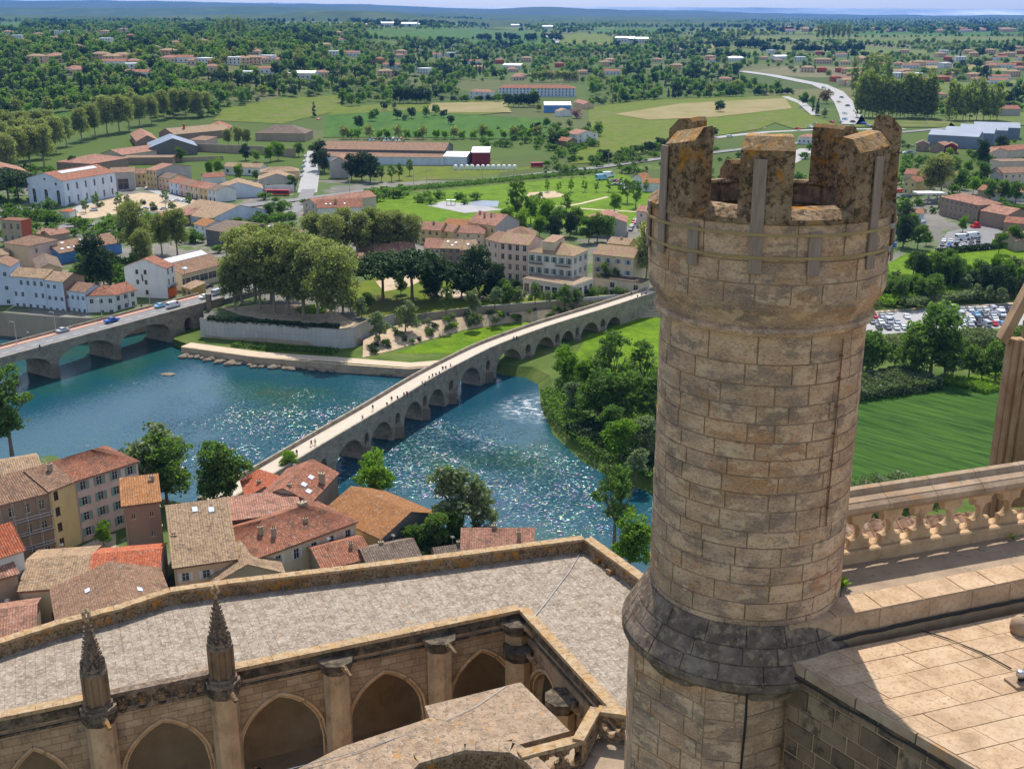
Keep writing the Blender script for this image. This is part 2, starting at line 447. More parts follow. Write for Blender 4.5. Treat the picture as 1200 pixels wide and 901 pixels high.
for nm, c in dict(w_ivory=(.64,.58,.50), w_cream=(.58,.48,.34), w_white=(.66,.65,.62), w_pink=(.60,.46,.40), w_yellow=(.58,.45,.24), w_peach=(.60,.43,.29),
                  w_grey=(.40,.37,.34), w_brown=(.27,.205,.155), w_stone=(.36,.29,.21), w_blueish=(.55,.60,.66), w_red=(.40,.11,.07),
                  w_orange=(.62,.17,.07), w_darkstone=(.16,.15,.14), w_ochre=(.50,.37,.15), w_beige=(.52,.44,.35), w_wine=(.20,.045,.05), w_blue=(.13,.25,.48)).items():
    M[nm] = render_('render_' + nm[2:], c)
def tile(name, a, b, st=(.10,.075,.055), lo=.54):
    return mat(name, [a, tuple((x+y)/2 for x, y in zip(a, b)), b], scale=.5, detail=7, rough=.85,
               brick=dict(w=.42, h=.36, mortar=.03, c1=(1.08,1.03,1), c2=(.74,.70,.70), cm=(.5,.46,.44), deep=.02, off=0),
               stains=[(.45, st, lo, lo+.12, .6), (1.7, st, .54, .60, .6), (2.2, (.50,.40,.31), .57, .63, .5)], wave=(.42, .05))
M['t_red'] = tile('roof_tile_red', (.31,.135,.085), (.42,.20,.135), lo=.50)
M['t_pink'] = tile('roof_tile_pink', (.36,.19,.14), (.46,.265,.195), lo=.51)
M['t_brown'] = tile('roof_tile_brown', (.24,.155,.105), (.34,.22,.15))
M['t_tan'] = tile('roof_tile_tan', (.36,.26,.17), (.44,.33,.22))
M['t_orange'] = tile('roof_tile_orange_lichen', (.33,.165,.075), (.42,.215,.10), st=(.18,.11,.065))
M['t_bright'] = tile('roof_tile_bright_red', (.44,.135,.075), (.53,.19,.11), lo=.62)
M['t_dark'] = tile('roof_tile_dark', (.17,.135,.11), (.25,.20,.16))
M['t_moss'] = tile('roof_tile_mossy_pink', (.34,.20,.16), (.42,.26,.22), st=(.26,.27,.10), lo=.47)
M['t_metal'] = mat('pale_metal_sheeting', [(.62,.63,.66), (.72,.73,.75)], scale=.1, rough=.5, metal=.2)
M['t_grey'] = mat('grey_blue_sheeting', [(.17,.20,.25), (.22,.25,.30)], scale=.1, rough=.5)
M['glass'] = mat('dark_window_glass', [(.02,.023,.028), (.035,.04,.048)], scale=1, rough=.12, spec=.6)
M['frame'] = plain('window_frame', (.55,.53,.49), .6)
M['sh_green'] = plain('green_grey_shutter', (.20,.30,.27), .6)
M['sh_white'] = plain('pale_shutter', (.60,.58,.56), .6)
M['sh_brown'] = plain('brown_shutter', (.16,.07,.04), .6)
M['sh_blue'] = plain('blue_shutter', (.20,.32,.45), .6)
M['iron'] = plain('dark_ironwork', (.03,.03,.035), .5)
M['skylight'] = plain('skylight_glass', (.55,.62,.72), .15, spec=.6)
M['bark'] = mat('bark', [(.13,.105,.08), (.22,.185,.145)], scale=3, rough=.95, coord='obj')
M['bark_pale'] = mat('plane_bark', [(.22,.19,.15), (.34,.30,.24)], scale=2, rough=.95, coord='obj')
M['l_plane'] = leafmat('plane_leaves', [(.16,.175,.065), (.22,.23,.09), (.30,.30,.13), (.37,.355,.175)], .5)
M['l_pine'] = leafmat('pine_needles', [(.03,.055,.02), (.05,.085,.027), (.08,.12,.04)], .2)
M['l_dark'] = leafmat('dark_evergreen_leaves', [(.03,.05,.026), (.05,.08,.036), (.08,.115,.05)], .2)
M['l_mid'] = leafmat('mid_green_leaves', [(.08,.135,.034), (.125,.195,.05), (.185,.26,.075)], .5)
M['l_bright'] = leafmat('bright_green_leaves', [(.11,.19,.024), (.17,.27,.036), (.24,.34,.055)], .5)
M['l_silver'] = leafmat('silver_green_leaves', [(.14,.175,.095), (.20,.24,.135), (.28,.31,.19)], .42)
M['l_poplar'] = leafmat('spring_poplar_leaves', [(.17,.20,.06), (.24,.27,.085), (.31,.33,.125)], .5)
M['l_russet'] = leafmat('russet_leaves', [(.19,.115,.085), (.25,.16,.11), (.23,.18,.10)], .35)
M['l_pinkbl'] = leafmat('pink_blossom', [(.30,.16,.20), (.40,.22,.28), (.19,.15,.12)], .3)
M['l_reed'] = leafmat('reed_leaves', [(.10,.13,.065), (.145,.175,.09), (.20,.22,.125)], .35)
M['skin'] = plain('skin', (.45,.28,.2), .6)
M['hair'] = plain('hair', (.05,.03,.02), .7)
for nm, c in dict(c_black=(.02,.02,.024), c_navy=(.025,.03,.07), c_white=(.6,.6,.6), c_red=(.4,.04,.04), c_denim=(.07,.11,.2), c_beige=(.4,.33,.24)).items():
    M[nm] = plain('cloth_' + nm[2:], c, .85)
for nm, c in dict(p_white=(.72,.73,.75), p_silver=(.42,.44,.47), p_blue=(.03,.10,.38), p_black=(.015,.015,.02), p_red=(.45,.02,.03), p_grey=(.16,.17,.19), p_yellow=(.55,.5,.10), p_lightblue=(.25,.45,.65)).items():
    M[nm] = mat('car_paint_' + nm[2:], [c], rough=.3, spec=.6)

# ------------------------------------------------------------------ water, land, hills, sky-side air
def water_mat():
    m = bpy.data.materials.new('river_water'); m.use_nodes = True
    nt = m.node_tree; nt.nodes.clear()
    out = nt.nodes.new('ShaderNodeOutputMaterial')
    bs = nt.nodes.new('ShaderNodeBsdfPrincipled'); nt.links.new(bs.outputs[0], out.inputs[0])
    pos = nt.nodes.new('ShaderNodeNewGeometry').outputs['Position']
    col = ramp(nt, nz(nt, pos, .018, 4), [(.36, (.008,.050,.080)), (.5, (.009,.058,.076)), (.60, (.013,.064,.054)), (.70, (.042,.062,.032))])
    nt.links.new(col, bs.inputs['Base Color'])
    bs.inputs['Roughness'].default_value = .10
    bs.inputs['IOR'].default_value = 1.33
    # wind: patches of livelier ripples
    sep = nt.nodes.new('ShaderNodeSeparateXYZ'); nt.links.new(pos, sep.inputs[0])
    def blob(cx, cy, rx, ry, rot=0):
        mp = nt.nodes.new('ShaderNodeMapping'); mp.vector_type = 'TEXTURE'
        mp.inputs['Location'].default_value = (cx, cy, 0); mp.inputs['Rotation'].default_value = (0, 0, rot); mp.inputs['Scale'].default_value = (rx, ry, 1000)
        nt.links.new(pos, mp.inputs[0])
        l = nt.nodes.new('ShaderNodeVectorMath'); l.operation = 'LENGTH'; nt.links.new(mp.outputs[0], l.inputs[0])
        return ramp(nt, l.outputs['Value'], [(.25, (1,1,1)), (1, (0,0,0))])
    w = mix(nt, 1, mix(nt, 1, blob(-8, 256, 68, 34, -.83), blob(-6, 262, 44, 13, -.83), 'ADD'), mix(nt, .85, (0,0,0), blob(-56, 278, 52, 60)), 'ADD')
    patch = ramp(nt, nz(nt, pos, .06, 6, .7), [(.38, (.25,)*3), (.62, (1,)*3)])
    w = mix(nt, 1, w, patch, 'MULTIPLY')
    h1 = nz(nt, pos, 1.5, 3, .6)
    mpw = nt.nodes.new('ShaderNodeMapping'); mpw.inputs['Scale'].default_value = (.7, 1.2, 1); nt.links.new(pos, mpw.inputs[0])
    h2 = nz(nt, mpw.outputs[0], .55, 5, .65)
    amp = math_(nt, 'ADD', math_(nt, 'MULTIPLY', w, .30), .06)
    h = math_(nt, 'MULTIPLY', math_(nt, 'ADD', math_(nt, 'MULTIPLY', h1, .5), math_(nt, 'MULTIPLY', h2, .55)), amp)
    bp = nt.nodes.new('ShaderNodeBump'); bp.inputs['Strength'].default_value = 1; bp.inputs['Distance'].default_value = 1.0
    nt.links.new(h, bp.inputs['Height'])
    # choppy facets: every wavelet has a tilt of its own, steeper where the wind ruffles the water
    vo = nt.nodes.new('ShaderNodeTexVoronoi'); vo.inputs['Scale'].default_value = 2.6; nt.links.new(mpw.outputs[0], vo.inputs['Vector'])
    tl = nt.nodes.new('ShaderNodeVectorMath'); tl.operation = 'SUBTRACT'; nt.links.new(vo.outputs['Color'], tl.inputs[0]); tl.inputs[1].default_value = (.5, .5, .5)
    am = math_(nt, 'ADD', math_(nt, 'MULTIPLY', w, 1.0), .06)
    sc = nt.nodes.new('ShaderNodeVectorMath'); sc.operation = 'SCALE'; nt.links.new(tl.outputs[0], sc.inputs[0]); nt.links.new(am, sc.inputs['Scale'])
    fl = nt.nodes.new('ShaderNodeVectorMath'); fl.operation = 'MULTIPLY'; nt.links.new(sc.outputs[0], fl.inputs[0]); fl.inputs[1].default_value = (1, 1, 0)
    ad = nt.nodes.new('ShaderNodeVectorMath'); ad.operation = 'ADD'; nt.links.new(fl.outputs[0], ad.inputs[0]); nt.links.new(bp.outputs[0], ad.inputs[1])
    no = nt.nodes.new('ShaderNodeVectorMath'); no.operation = 'NORMALIZE'; nt.links.new(ad.outputs[0], no.inputs[0])
    nt.links.new(no.outputs[0], bs.inputs['Normal'])
    bs.inputs['Roughness'].default_value = .16
    hs = nt.nodes.new('ShaderNodeCombineColor'); hs.mode = 'HSV'
    wnz = nt.nodes.new('ShaderNodeTexWhiteNoise'); nt.links.new(vo.outputs['Color'], wnz.inputs['Vector'])
    nt.links.new(wnz.outputs['Value'], hs.inputs[0]); hs.inputs[1].default_value = .8; hs.inputs[2].default_value = 1
    nt.links.new(hs.outputs[0], bs.inputs['Specular Tint'])  # random hue per facet, put into the specular colour for multicoloured sun glints
    # rapids: foam where the water breaks over stones
    foam = mix(nt, 1, blob(P(628,478,0).x, P(628,478,0).y, 12, 14), ramp(nt, nz(nt, mpw.outputs[0], .45, 8, .75), [(.50, (0,0,0)), (.60, (1,1,1))]), 'MULTIPLY')
    foam = mix(nt, 1, foam, mix(nt, 1, blob(P(170,448,0).x, P(170,448,0).y, 14, 8), ramp(nt, nz(nt, mpw.outputs[0], .4, 8, .75), [(.60, (0,0,0)), (.66, (.5,.5,.5))]), 'MULTIPLY'), 'ADD')
    d = nt.nodes.new('ShaderNodeBsdfDiffuse'); d.inputs[0].default_value = (.62, .64, .65, 1)
    mx = nt.nodes.new('ShaderNodeMixShader'); nt.links.new(foam, mx.inputs[0]); nt.links.new(bs.outputs[0], mx.inputs[1]); nt.links.new(d.outputs[0], mx.inputs[2])
    nt.links.new(mx.outputs[0], out.inputs[0])
    return m
M['water'] = water_mat()
b = MB(); b.poly([(-900,60,0),(500,60,0),(500,900,0),(-900,900,0)]); b.build('river', M['water'])['kind'] = 'structure'
b = MB(); b.poly([(-30000,-600,-3.2),(30000,-600,-3.2),(30000,40000,-3.2),(-30000,40000,-3.2)]); b.build('river_bed', M['scrub'])['kind'] = 'structure'

def xy(p): return (p.x, p.y)
def sheet(name, px, m, z=None, dz=.05, kind='structure', cut=None, world=None):
    """a flat or draped piece of ground whose outline is given by the pixels it is seen at"""
    pts = world or [xy(P(x, y, z)) if z is not None else xy(PG(x, y)) for x, y in px]
    bm = bmesh.new()
    vs = [bm.verts.new((x, y, 0)) for x, y in pts]
    f = bm.faces.new(vs)
    bmesh.ops.triangulate(bm, faces=[f])
    if z is None:
        for _ in range(7):
            es = [e for e in bm.edges if e.calc_length() > max(25, e.verts[0].co.y*.03)]
            if not es or len(bm.verts) > 9000: break
            bmesh.ops.subdivide_edges(bm, edges=es, cuts=1)
            bmesh.ops.triangulate(bm, faces=bm.faces)
    for v in bm.verts:
        v.co.z = (z if z is not None else ground(v.co.x, v.co.y)) + dz
    for f in bm.faces:
        f.normal_update()
        if f.normal.z < 0: f.normal_flip()
    me = bpy.data.meshes.new(name); bm.to_mesh(me); bm.free(); me.materials.append(m)
    o = link(name, me); o['kind'] = kind
    return o
def skirted(name, top, m, z, drop, slope=0.0, mskirt=None, closed_to=None):
    """land with an edge that falls away: 'top' are world points of the edge, closed_to closes the outline behind"""
    b = MB()
    low = []
    for i, p in enumerate(top):
        q0, q1 = top[max(0, i-1)], top[min(len(top)-1, i+1)]
        d = Vector((q1[0]-q0[0], q1[1]-q0[1], 0)).normalized(); n = Vector((d.y, -d.x, 0))
        sl = slope[min(i, len(slope)-1)] if isinstance(slope, list) else slope
        low.append((p[0]+n.x*sl*drop, p[1]+n.y*sl*drop))
    for i in range(len(top)-1):
        b.poly([(*low[i], z-drop), (*low[i+1], z-drop), (*top[i+1], z), (*top[i], z)], 1)
    b.poly([(p[0], p[1], z) for p in (list(top)+list(closed_to))][::1], 0)
    o = b.build(name, [m, mskirt or m])
    bm = bmesh.new(); bm.from_mesh(o.data); bmesh.ops.triangulate(bm, faces=[f for f in bm.faces if len(f.verts) > 4])
    for f in bm.faces:
        f.normal_update()
        if f.normal.z < 0: f.normal_flip()
    bm.to_mesh(o.data); bm.free()
    o['kind'] = 'structure'
    return o
UP = [(-150,378),(0,366),(60,371),(110,373),(165,362),(204,355),(236,352.5),(240,376.5),(300,381),(360,386),(403,388.5),(416,386),(422,382),(429,379),(462,371),(490,368.5),(549,361),(640,354),(700,348.5),(735,345),(760,341),(800,336),(900,333),(1010,333),(1100,327),(1200,319),(1400,305)]
upw = [xy(P(x, y, G)) for x, y in UP]
skirted('upper_bank', upw, M['town_earth'], G, 9.5, .12, M['w_stone'], [(700, 700), (-700, 700)])
SHORE = [(203,397),(222,404),(300,417),(400,425.5),(480,431),(520,427.5),(560,424),(600,428),(625,430),(645,440),(650,468),(665,498),(700,528),(740,548),(790,566),(860,590),(1000,606),(1400,660)]
shw = [xy(P(x, y, LOW)) for x, y in SHORE]
skirted('low_bank', shw, M['scrub'], LOW, 4, [.1,.1,.1,.1,.1,.3,.8,1.2,1.5], M['scrub'], [(500, 260), (500, 640), (-60, 600), upw[7], upw[6]])
NS = [(-250,556),(0,545),(62,533),(150,577),(232,592),(292,572),(420,592),(500,628),(560,655),(760,690),(900,730),(1400,800)]
nsw = [xy(P(x, y, NEAR)) for x, y in NS][::-1]
skirted('near_bank', nsw, M['town_earth'], NEAR, 11, .15, M['w_stone'], [(-190, 135), (190, 135)])
b = MB(); b.poly([(-190,135.5,NEAR-.02),(190,135.5,NEAR-.02),(150,90,28),(-150,90,28)]); b.poly([(-150,90,28),(150,90,28),(120,55,62),(-120,55,62)]); b.poly([(-120,55,62),(120,55,62),(120,53,68.9),(-120,53,68.9)]); b.poly([(-120,53,68.9),(120,53,68.9),(120,-300,68.9),(-120,-300,68.9)])
b.build('cathedral_hill', M['town_earth'])['kind'] = 'structure'

# far country as one height field
b = MB(); NX, ys = 90, [698 * (24000/698) ** (i/130) for i in range(131)]
for y in ys:
    for i in range(NX+1):
        x = (i/NX*2-1) * (y*.62+160)
        b.v.append((x, y, ground(x, y)))
for j in range(len(ys)-1):
    for i in range(NX):
        a = j*(NX+1)+i
        b.f.append((a, a+1, a+NX+2, a+NX+1)); b.m.append(0)
b.build('countryside', M['plain'], smooth=True)['kind'] = 'structure'

def ridge(name, m, dist, prof, wide, seed, rough=.12, back=1.0):
    """a range of hills: prof = (px, py) of its skyline as seen across the plain"""
    b = MB(); n = 160
    xs = [prof[0][0] + (prof[-1][0]-prof[0][0])*i/n for i in range(n+1)]
    rows = 9
    pts = []
    for i, px in enumerate(xs):
        for k in range(len(prof)-1):
            if prof[k][0] <= px <= prof[k+1][0]:
                t = (px-prof[k][0])/(prof[k+1][0]-prof[k][0]); t = t*t*(3-2*t)
                py = prof[k][1]*(1-t)+prof[k+1][1]*t
        d = ray(px, py); t = dist/d.y
        x, top = d.x*t, CAMZ + d.z*t
        top += (mnoise.fractal(Vector((px*.035, seed, 0)), 1, 2, 5)) * rough * dist * .01
        col = []
        for r_ in range(rows+1):
            q = r_/rows*2-1
            s = (1-abs(q))**1.2
            y = dist + q*wide
            xx = x * y/dist
            col.append((xx, y, -60 + (max(5, top)+60)*s*(1+.25*(1-s)*mnoise.noise(Vector((xx/900, y/900, seed))))))
        pts.append(col)
    for i in range(n+1): b.v += pts[i]
    k = rows+1
    for i in range(n):
        for r_ in range(rows):
            b.f.append((i*k+r_, (i+1)*k+r_, (i+1)*k+r_+1, i*k+r_+1)); b.m.append(0)
    b.build(name, m, smooth=True)['kind'] = 'structure'
ridge('hills', M['hill'], 7200, [(-300,14),(-60,12),(60,14),(200,14),(330,12.5),(350,10),(385,8),(430,8.5),(470,12),(520,17),(620,21),(740,20),(830,23),(930,25.5),(1100,31),(1500,30)], 1500, 1.7, .04)
ridge('hills', M['hill'], 11500, [(-300,6),(0,5),(150,6),(300,4),(420,9),(500,13),(620,15),(760,17),(800,19),(830,18),(890,21),(960,24),(1010,22),(1100,24),(1250,23),(1500,20)], 2200, 5.2, .05)
ridge('hills', M['far_hill'], 15500, [(-300,-2),(60,-1),(200,0),(330,2),(420,3),(480,9),(560,8),(640,5),(700,8),(780,13),(860,12.5),(960,19),(1100,18),(1250,17),(1500,15)], 2200, 8.8, .06)
ridge('mountains', M['far_hill'], 20500, [(-300,-6),(100,-3),(400,2),(560,8),(640,9),(720,10),(800,10),(900,14),(1000,16),(1100,17),(1300,16),(1500,13)], 2400, 12.3, .06)
ridge('mountains', M['snow_peak'], 26500, [(-300,-10),(300,0),(500,6),(700,6),(860,7),(960,7.5),(1040,8),(1140,9),(1250,9),(1500,9)], 3000, 15.1, .05)

haze_m = bpy.data.materials.new('haze'); haze_m.use_nodes = True
nt = haze_m.node_tree; nt.nodes.clear()
out = nt.nodes.new('ShaderNodeOutputMaterial'); pv = nt.nodes.new('ShaderNodeVolumePrincipled')
pv.inputs['Color'].default_value = (.10, .38, 1.0, 1)
pv.inputs['Density'].default_value = HAZE_D = 0.000036
pv.inputs['Anisotropy'].default_value = 0.0
nt.links.new(pv.outputs[0], out.inputs['Volume'])
b = MB(); b.box((-40000, -800, -5), (40000, 30500, 1200)); hz = b.build('haze', haze_m); hz['kind'] = 'stuff'

# ------------------------------------------------------------------ fields, lawns, paths, roads
PATHS = []
def strip(name, px, wid, m, z=None, dz=.08, world=None):
    pts = world or ([P(x, y, z) for x, y in px] if z is not None else [PG(x, y) for x, y in px])
    fine = []
    for a, b_ in zip(pts[:-1], pts[1:]):
        k = max(1, int((b_-a).length/20))
        fine += [a.lerp(b_, i/k) for i in range(k)]
    fine.append(pts[-1])
    b = MB(); L = []
    for i, p in enumerate(fine):
        d = fine[min(i+1, len(fine)-1)] - fine[max(i-1, 0)]; d.z = 0; d.normalize()
        n = Vector((-d.y, d.x, 0)); w = wid/2
        q0, q1 = p+n*w, p-n*w
        g = (lambda q: z) if z is not None else (lambda q: ground(q.x, q.y))
        L.append(((q0.x, q0.y, g(q0)+dz), (q1.x, q1.y, g(q1)+dz)))
    for (a0, a1), (b0, b1) in zip(L[:-1], L[1:]): b.poly([a0, a1, b1, b0])
    o = b.build(name, m); o['kind'] = 'structure'
    bm = bmesh.new(); bm.from_mesh(o.data)
    for f in bm.faces:
        f.normal_update()
        if f.normal.z < 0: f.normal_flip()
    bm.to_mesh(o.data); bm.free()
    return o
# far fields (pixels of the photograph's fields)
F_ = lambda px, m, dz=.4: sheet('field', px, M[m], None, dz)
F_([(378,162),(384,135),(400,133),(470,130),(560,136),(640,140),(655,152),(610,164),(480,162)], 'crop')
F_([(384,136),(400,126),(470,122),(560,119),(600,122),(598,132),(560,136),(470,131)], 'grass', .6)
F_([(500,133),(505,122),(590,120),(600,133)], 'dry', .8)
F_([(690,126),(760,118),(930,112),(940,124),(920,140),(890,152),(840,160),(770,176),(700,192),(668,193),(690,160)], 'grass')
F_([(720,135),(800,122),(920,116),(928,128),(840,138),(760,142)], 'dry', .7)
F_([(4,148),(4,138),(60,134),(120,130),(185,125),(186,134),(100,146),(40,160)], 'crop')
F_([(0,36),(0,27),(25,27),(24,36)], 'crop'); F_([(290,68),(295,60),(340,64),(345,72)], 'grass')
F_([(420,45),(430,36),(560,34),(640,40),(660,46),(640,54),(560,52),(470,48)], 'crop'); F_([(400,32),(420,26),(560,25),(600,29),(560,32)], 'vine')
F_([(640,52),(660,42),(700,38),(720,46),(715,54)], 'grass'); F_([(140,24),(150,22),(240,23),(235,26)], 'crop')
F_([(140,14),(0,0)][:0] or [(300,30),(310,22),(420,22),(400,30)], 'vine'); F_([(826,64),(840,53),(1010,54),(1090,60),(1080,66),(900,66)], 'vine')
F_([(860,50),(880,43),(1060,41),(1200,44),(1200,52),(1000,52)], 'vine'); F_([(1000,44),(1010,38),(1200,36),(1200,42)], 'crop')
F_([(1010,108),(1040,92),(1120,96),(1200,104),(1200,116),(1110,118)], 'vine'); F_([(1140,100),(1160,94),(1240,95),(1240,102)], 'vine')
F_([(1110,152),(1120,134),(1240,132),(1240,146)], 'vine', .6); F_([(1170,74),(1180,69),(1240,69),(1240,74)], 'vine'); F_([(690,40),(700,34),(800,34),(800,40)], 'crop'); F_([(800,40),(820,33),(960,34),(960,40)], 'grass')
F_([(1000,150),(1010,136),(1110,140),(1120,150)], 'vine', .6)
F_([(865,130),(900,114),(960,140),(990,150),(930,152)], 'grass', .5); F_([(560,34),(600,30),(720,31),(720,35)], 'grass')
F_([(250,142),(262,128),(330,116),(400,112),(400,130),(330,146)], 'grass', .3)
F_([(790,58),(800,48),(850,50),(840,60)], 'dry', .3); F_([(1060,78),(1065,72),(1180,78),(1180,84)], 'dry', .3)
# mid-distance greens on the flat town ground
S_ = lambda n, px, m, z=G, dz=.05: sheet(n, px, M[m], z, dz)
S_('park_grass', [(425,246),(440,226),(520,218),(640,206),(700,201),(730,205),(775,218),(775,262),(700,268),(600,262),(500,262)], 'lawn')
S_('dry_pitch', [(620,226),(650,224),(664,230),(640,233),(616,231)], 'soil', G, .09)
S_('play_area', [(500,241),(520,236),(565,241),(590,246),(545,250)], 'road_pale', G, .09); S_('play_court', [(545,239),(562,235),(585,236),(583,243),(560,242)], 't_grey', G, .12)
S_('railway_verge', [(420,230),(440,222),(560,212),(700,199),(780,191),(780,198),(700,206),(560,219),(440,232)], 'scrub', G, .07)
S_('depot_grass', [(440,212),(470,196),(500,193),(580,196),(640,196),(560,206),(470,214)], 'grass', G, .05)
S_('lawn', [(1020,320),(1060,298),(1130,290),(1220,288),(1220,318),(1110,330)], 'lawn', G, .05)
S_('car_lot', [(1096,294),(1110,272),(1160,262),(1180,276),(1170,292)], 'asphalt', G, .08)
strip('path', [(640,246),(680,239),(712,231)], 2.5, M['path'], G); strip('path', [(650,242),(700,246),(778,250)], 2.5, M['path'], G)
strip('path', [(712,262),(722,246)], 2.5, M['path'], G)
strip('road', [(360,226),(364,205),(369,178),(374,150),(376,136),(372,128)], 11, M['road_pale'], G, .1)
strip('road', [(150,252),(240,262),(330,258),(356,236),(362,222)], 8, M['asphalt'], G, .11)
S_('square', [(84,256),(100,240),(130,232),(165,226),(205,229),(240,238),(250,246),(215,250),(160,246),(110,256)], 'soil', G, .05)
strip('road', [(86,248),(130,226),(170,219),(215,236),(262,252)], 7, M['road_pale'], G, .1)
strip('railway', [(60,268),(160,258),(330,237),(430,225),(560,213),(700,197),(770,187),(900,172),(1030,158),(1120,150),(1260,138)], 9, M['asphalt'], G, .5)
strip('road', [(868,84),(905,89),(960,100),(978,108),(989,121),(996,134),(1001,147)], 22, M['road_pale'], None, .6)
strip('road', [(920,114),(940,122),(956,136)], 9, M['road_pale'], None, .5)
strip('road', [(820,164),(850,160),(900,155),(960,152),(1060,151)], 9, M['road_pale'], G, .15)
strip('road', [(895,150),(880,146),(900,140),(930,139),(950,136)], 6, M['road_pale'], G, .15)
strip('road', [(640,42),(652,47),(650,54),(640,58)], 22, M['road_pale'], None, .8); strip('road', [(1010,136),(1040,143),(1090,147)], 6, M['road_pale'], None, .5)
strip('road', [(800,250),(870,215),(920,190),(950,175)], 16, M['road_pale'], G, .15)
strip('canal', [(30,178),(70,176),(110,170),(125,164)], 17, M['water'], G, .12)
strip('canal', [(262,140),(300,138)], 20, M['water'], G, .12)
# riverside garden
S_('lawn', [(462,414),(505,400),(545,388),(600,379),(640,377.5),(600,396),(560,406),(530,414)], 'lawn', LOW)
GL = [(425,419),(462,410),(505,397),(545,386.5),(600,378),(640,376),(700,364.5),(736,357.5)]
GU = [(424,384),(463,373),(492,370.5),(550,363),(640,356),(700,350.5),(733,347)]
def curve_px(c, x, z_of):
    pts = [P(px, py, z_of) for px, py in c]
    for i in range(len(c)-1):
        if c[i][0] <= x <= c[i+1][0] or i == len(c)-2: return pts[i].lerp(pts[i+1], (x-c[i][0])/(c[i+1][0]-c[i][0]))
def slope_pt(x, t):             # t = 0 at the lawn, 1 at the foot of the wall
    a = curve_px(GL, x, LOW+.1); u = curve_px(GU, x, G); u = Vector((u.x, u.y, LOW+.1+ (3.2 if x > 470 else 1.2+2*max(0, (x-425)/45))))
    return a.lerp(u, t)
b = MB(); n_ = 60
for i in range(n_):
    x0, x1 = 425+(735-425)*i/n_, 425+(735-425)*(i+1)/n_
    for k in range(4): b.poly([slope_pt(x0, k/4), slope_pt(x1, k/4), slope_pt(x1, (k+1)/4), slope_pt(x0, (k+1)/4)])
o = b.build('garden_slope', M['soil']); weld(o); o['kind'] = 'structure'
strip('path', None, 2.2, M['path'], None, .1, world=[slope_pt(x, .42) for x in range(440, 735, 12)]) if False else None
strip('quay', [(218,404),(300,415),(400,422),(480,428),(524,424.5)], 5, M['path'], LOW, .1)
S_('quay_grass', [(272,403),(300,400),(395,409),(390,416),(330,414)], 'grass', LOW, .14)
S_('lawn', [(672,420),(690,392),(740,375),(775,369),(830,368),(900,400),(860,440),(760,440)], 'lawn', LOW)
S_('field', [(975,600),(985,520),(1000,462),(1060,452),(1130,440),(1180,436),(1300,470),(1300,560),(1100,580)], 'field_row', LOW)
S_('meadow', [(1110,452),(1130,441),(1176,434),(1260,440),(1260,462),(1172,458)], 'lawn', LOW, .09)
S_('car_park', [(1010,394),(1020,368),(1100,361.5),(1200,357),(1260,356),(1260,384),(1100,386)], 'road_pale', LOW, .06)
strip('path', [(1015,366.5),(1100,360.5),(1180,356.5),(1260,353)], 2.6, M['path'], LOW, .12)
S_('gravel_walk', [(262,362),(300,357),(350,357),(395,366),(418,380),(400,386),(360,382),(320,376),(280,369)], 'soil'); S_('lawn', [(344,362),(370,356),(384,361),(380,368),(352,368)], 'lawn', G, .09)
S_('park_floor', [(420,372),(400,340),(440,325),(520,322),(560,330),(700,338),(740,343),(640,353),(549,360),(490,367.5),(462,370)], 'grass')
S_('gravel_walk', [(440,330),(470,322),(500,326),(480,336),(450,342)], 'soil', G, .09); S_('gravel_walk', [(500,346),(520,338),(560,344),(640,342),(720,335),(720,340),(640,348),(560,352)], 'path', G, .09)
S_('yard', [(646,344),(668,336),(720,330),(760,330),(760,340),(720,344)], 'road_pale', G, .12)
# square down by the near bank
S_('square', [(60,668),(66,655),(120,628),(136,625),(136,660),(130,672)], 'path', NEAR, .06)
S_('garden_floor', [(440,650),(470,622),(560,640),(640,660),(640,720),(440,720)], 'scrub', NEAR, .06)

# ------------------------------------------------------------------ the two bridges
M['bridge_stone'] = mat('bridge_limestone', [(.26,.225,.18), (.36,.31,.245), (.44,.38,.30)], scale=.5, detail=9, rough=.93, bump=.03, bscale=4,
                        brick=dict(w=.9, h=.42, mortar=.03, c1=(1,1,1), c2=(.78,.76,.74), cm=(.6,.57,.54), deep=.03),
                        stains=[(.35, (.14,.12,.10), .54, .68, .7), (1.4, (.19,.165,.13), .58, .68, .6)])
M['bridge_deck'] = mat('worn_bridge_paving', [(.43,.37,.30), (.50,.44,.36)], scale=.8, detail=9, rough=.9, bump=.01)
def proj(p):
    x, y, z = p[0], p[1], p[2]-CAMZ
    d = y*CT - z*ST; up = y*ST + z*CT
    return CX + FPX*x/d, CY - FPX*up/d
class Line:
    def __init__(s, pts):
        s.p = [Vector((q[0], q[1], 0)) for q in pts]
        s.s = [0]
        for a, b in zip(s.p[:-1], s.p[1:]): s.s.append(s.s[-1] + (b-a).length)
        s.len = s.s[-1]
    def at(s, t):
        for i in range(len(s.p)-1):
            if t <= s.s[i+1] or i == len(s.p)-2:
                k = (t-s.s[i])/(s.s[i+1]-s.s[i]); d = (s.p[i+1]-s.p[i]).normalized()
                return s.p[i].lerp(s.p[i+1], k), Vector((-d.y, d.x, 0))
    def nrm(s, t):
        n = Vector((0,0,0))
        for o in (-6,-3,0,3,6): n += s.at(max(0, min(s.len, t+o)))[1]
        return n.normalized()
    def pt(s, t, off=0): return s.at(t)[0] + s.nrm(t)*off
    def s_at_px(s, px, z):
        return min((abs(proj((*s.pt(t).to_2d(), z))[0]-px), t) for t in [s.len*i/2000 for i in range(2001)])[1]
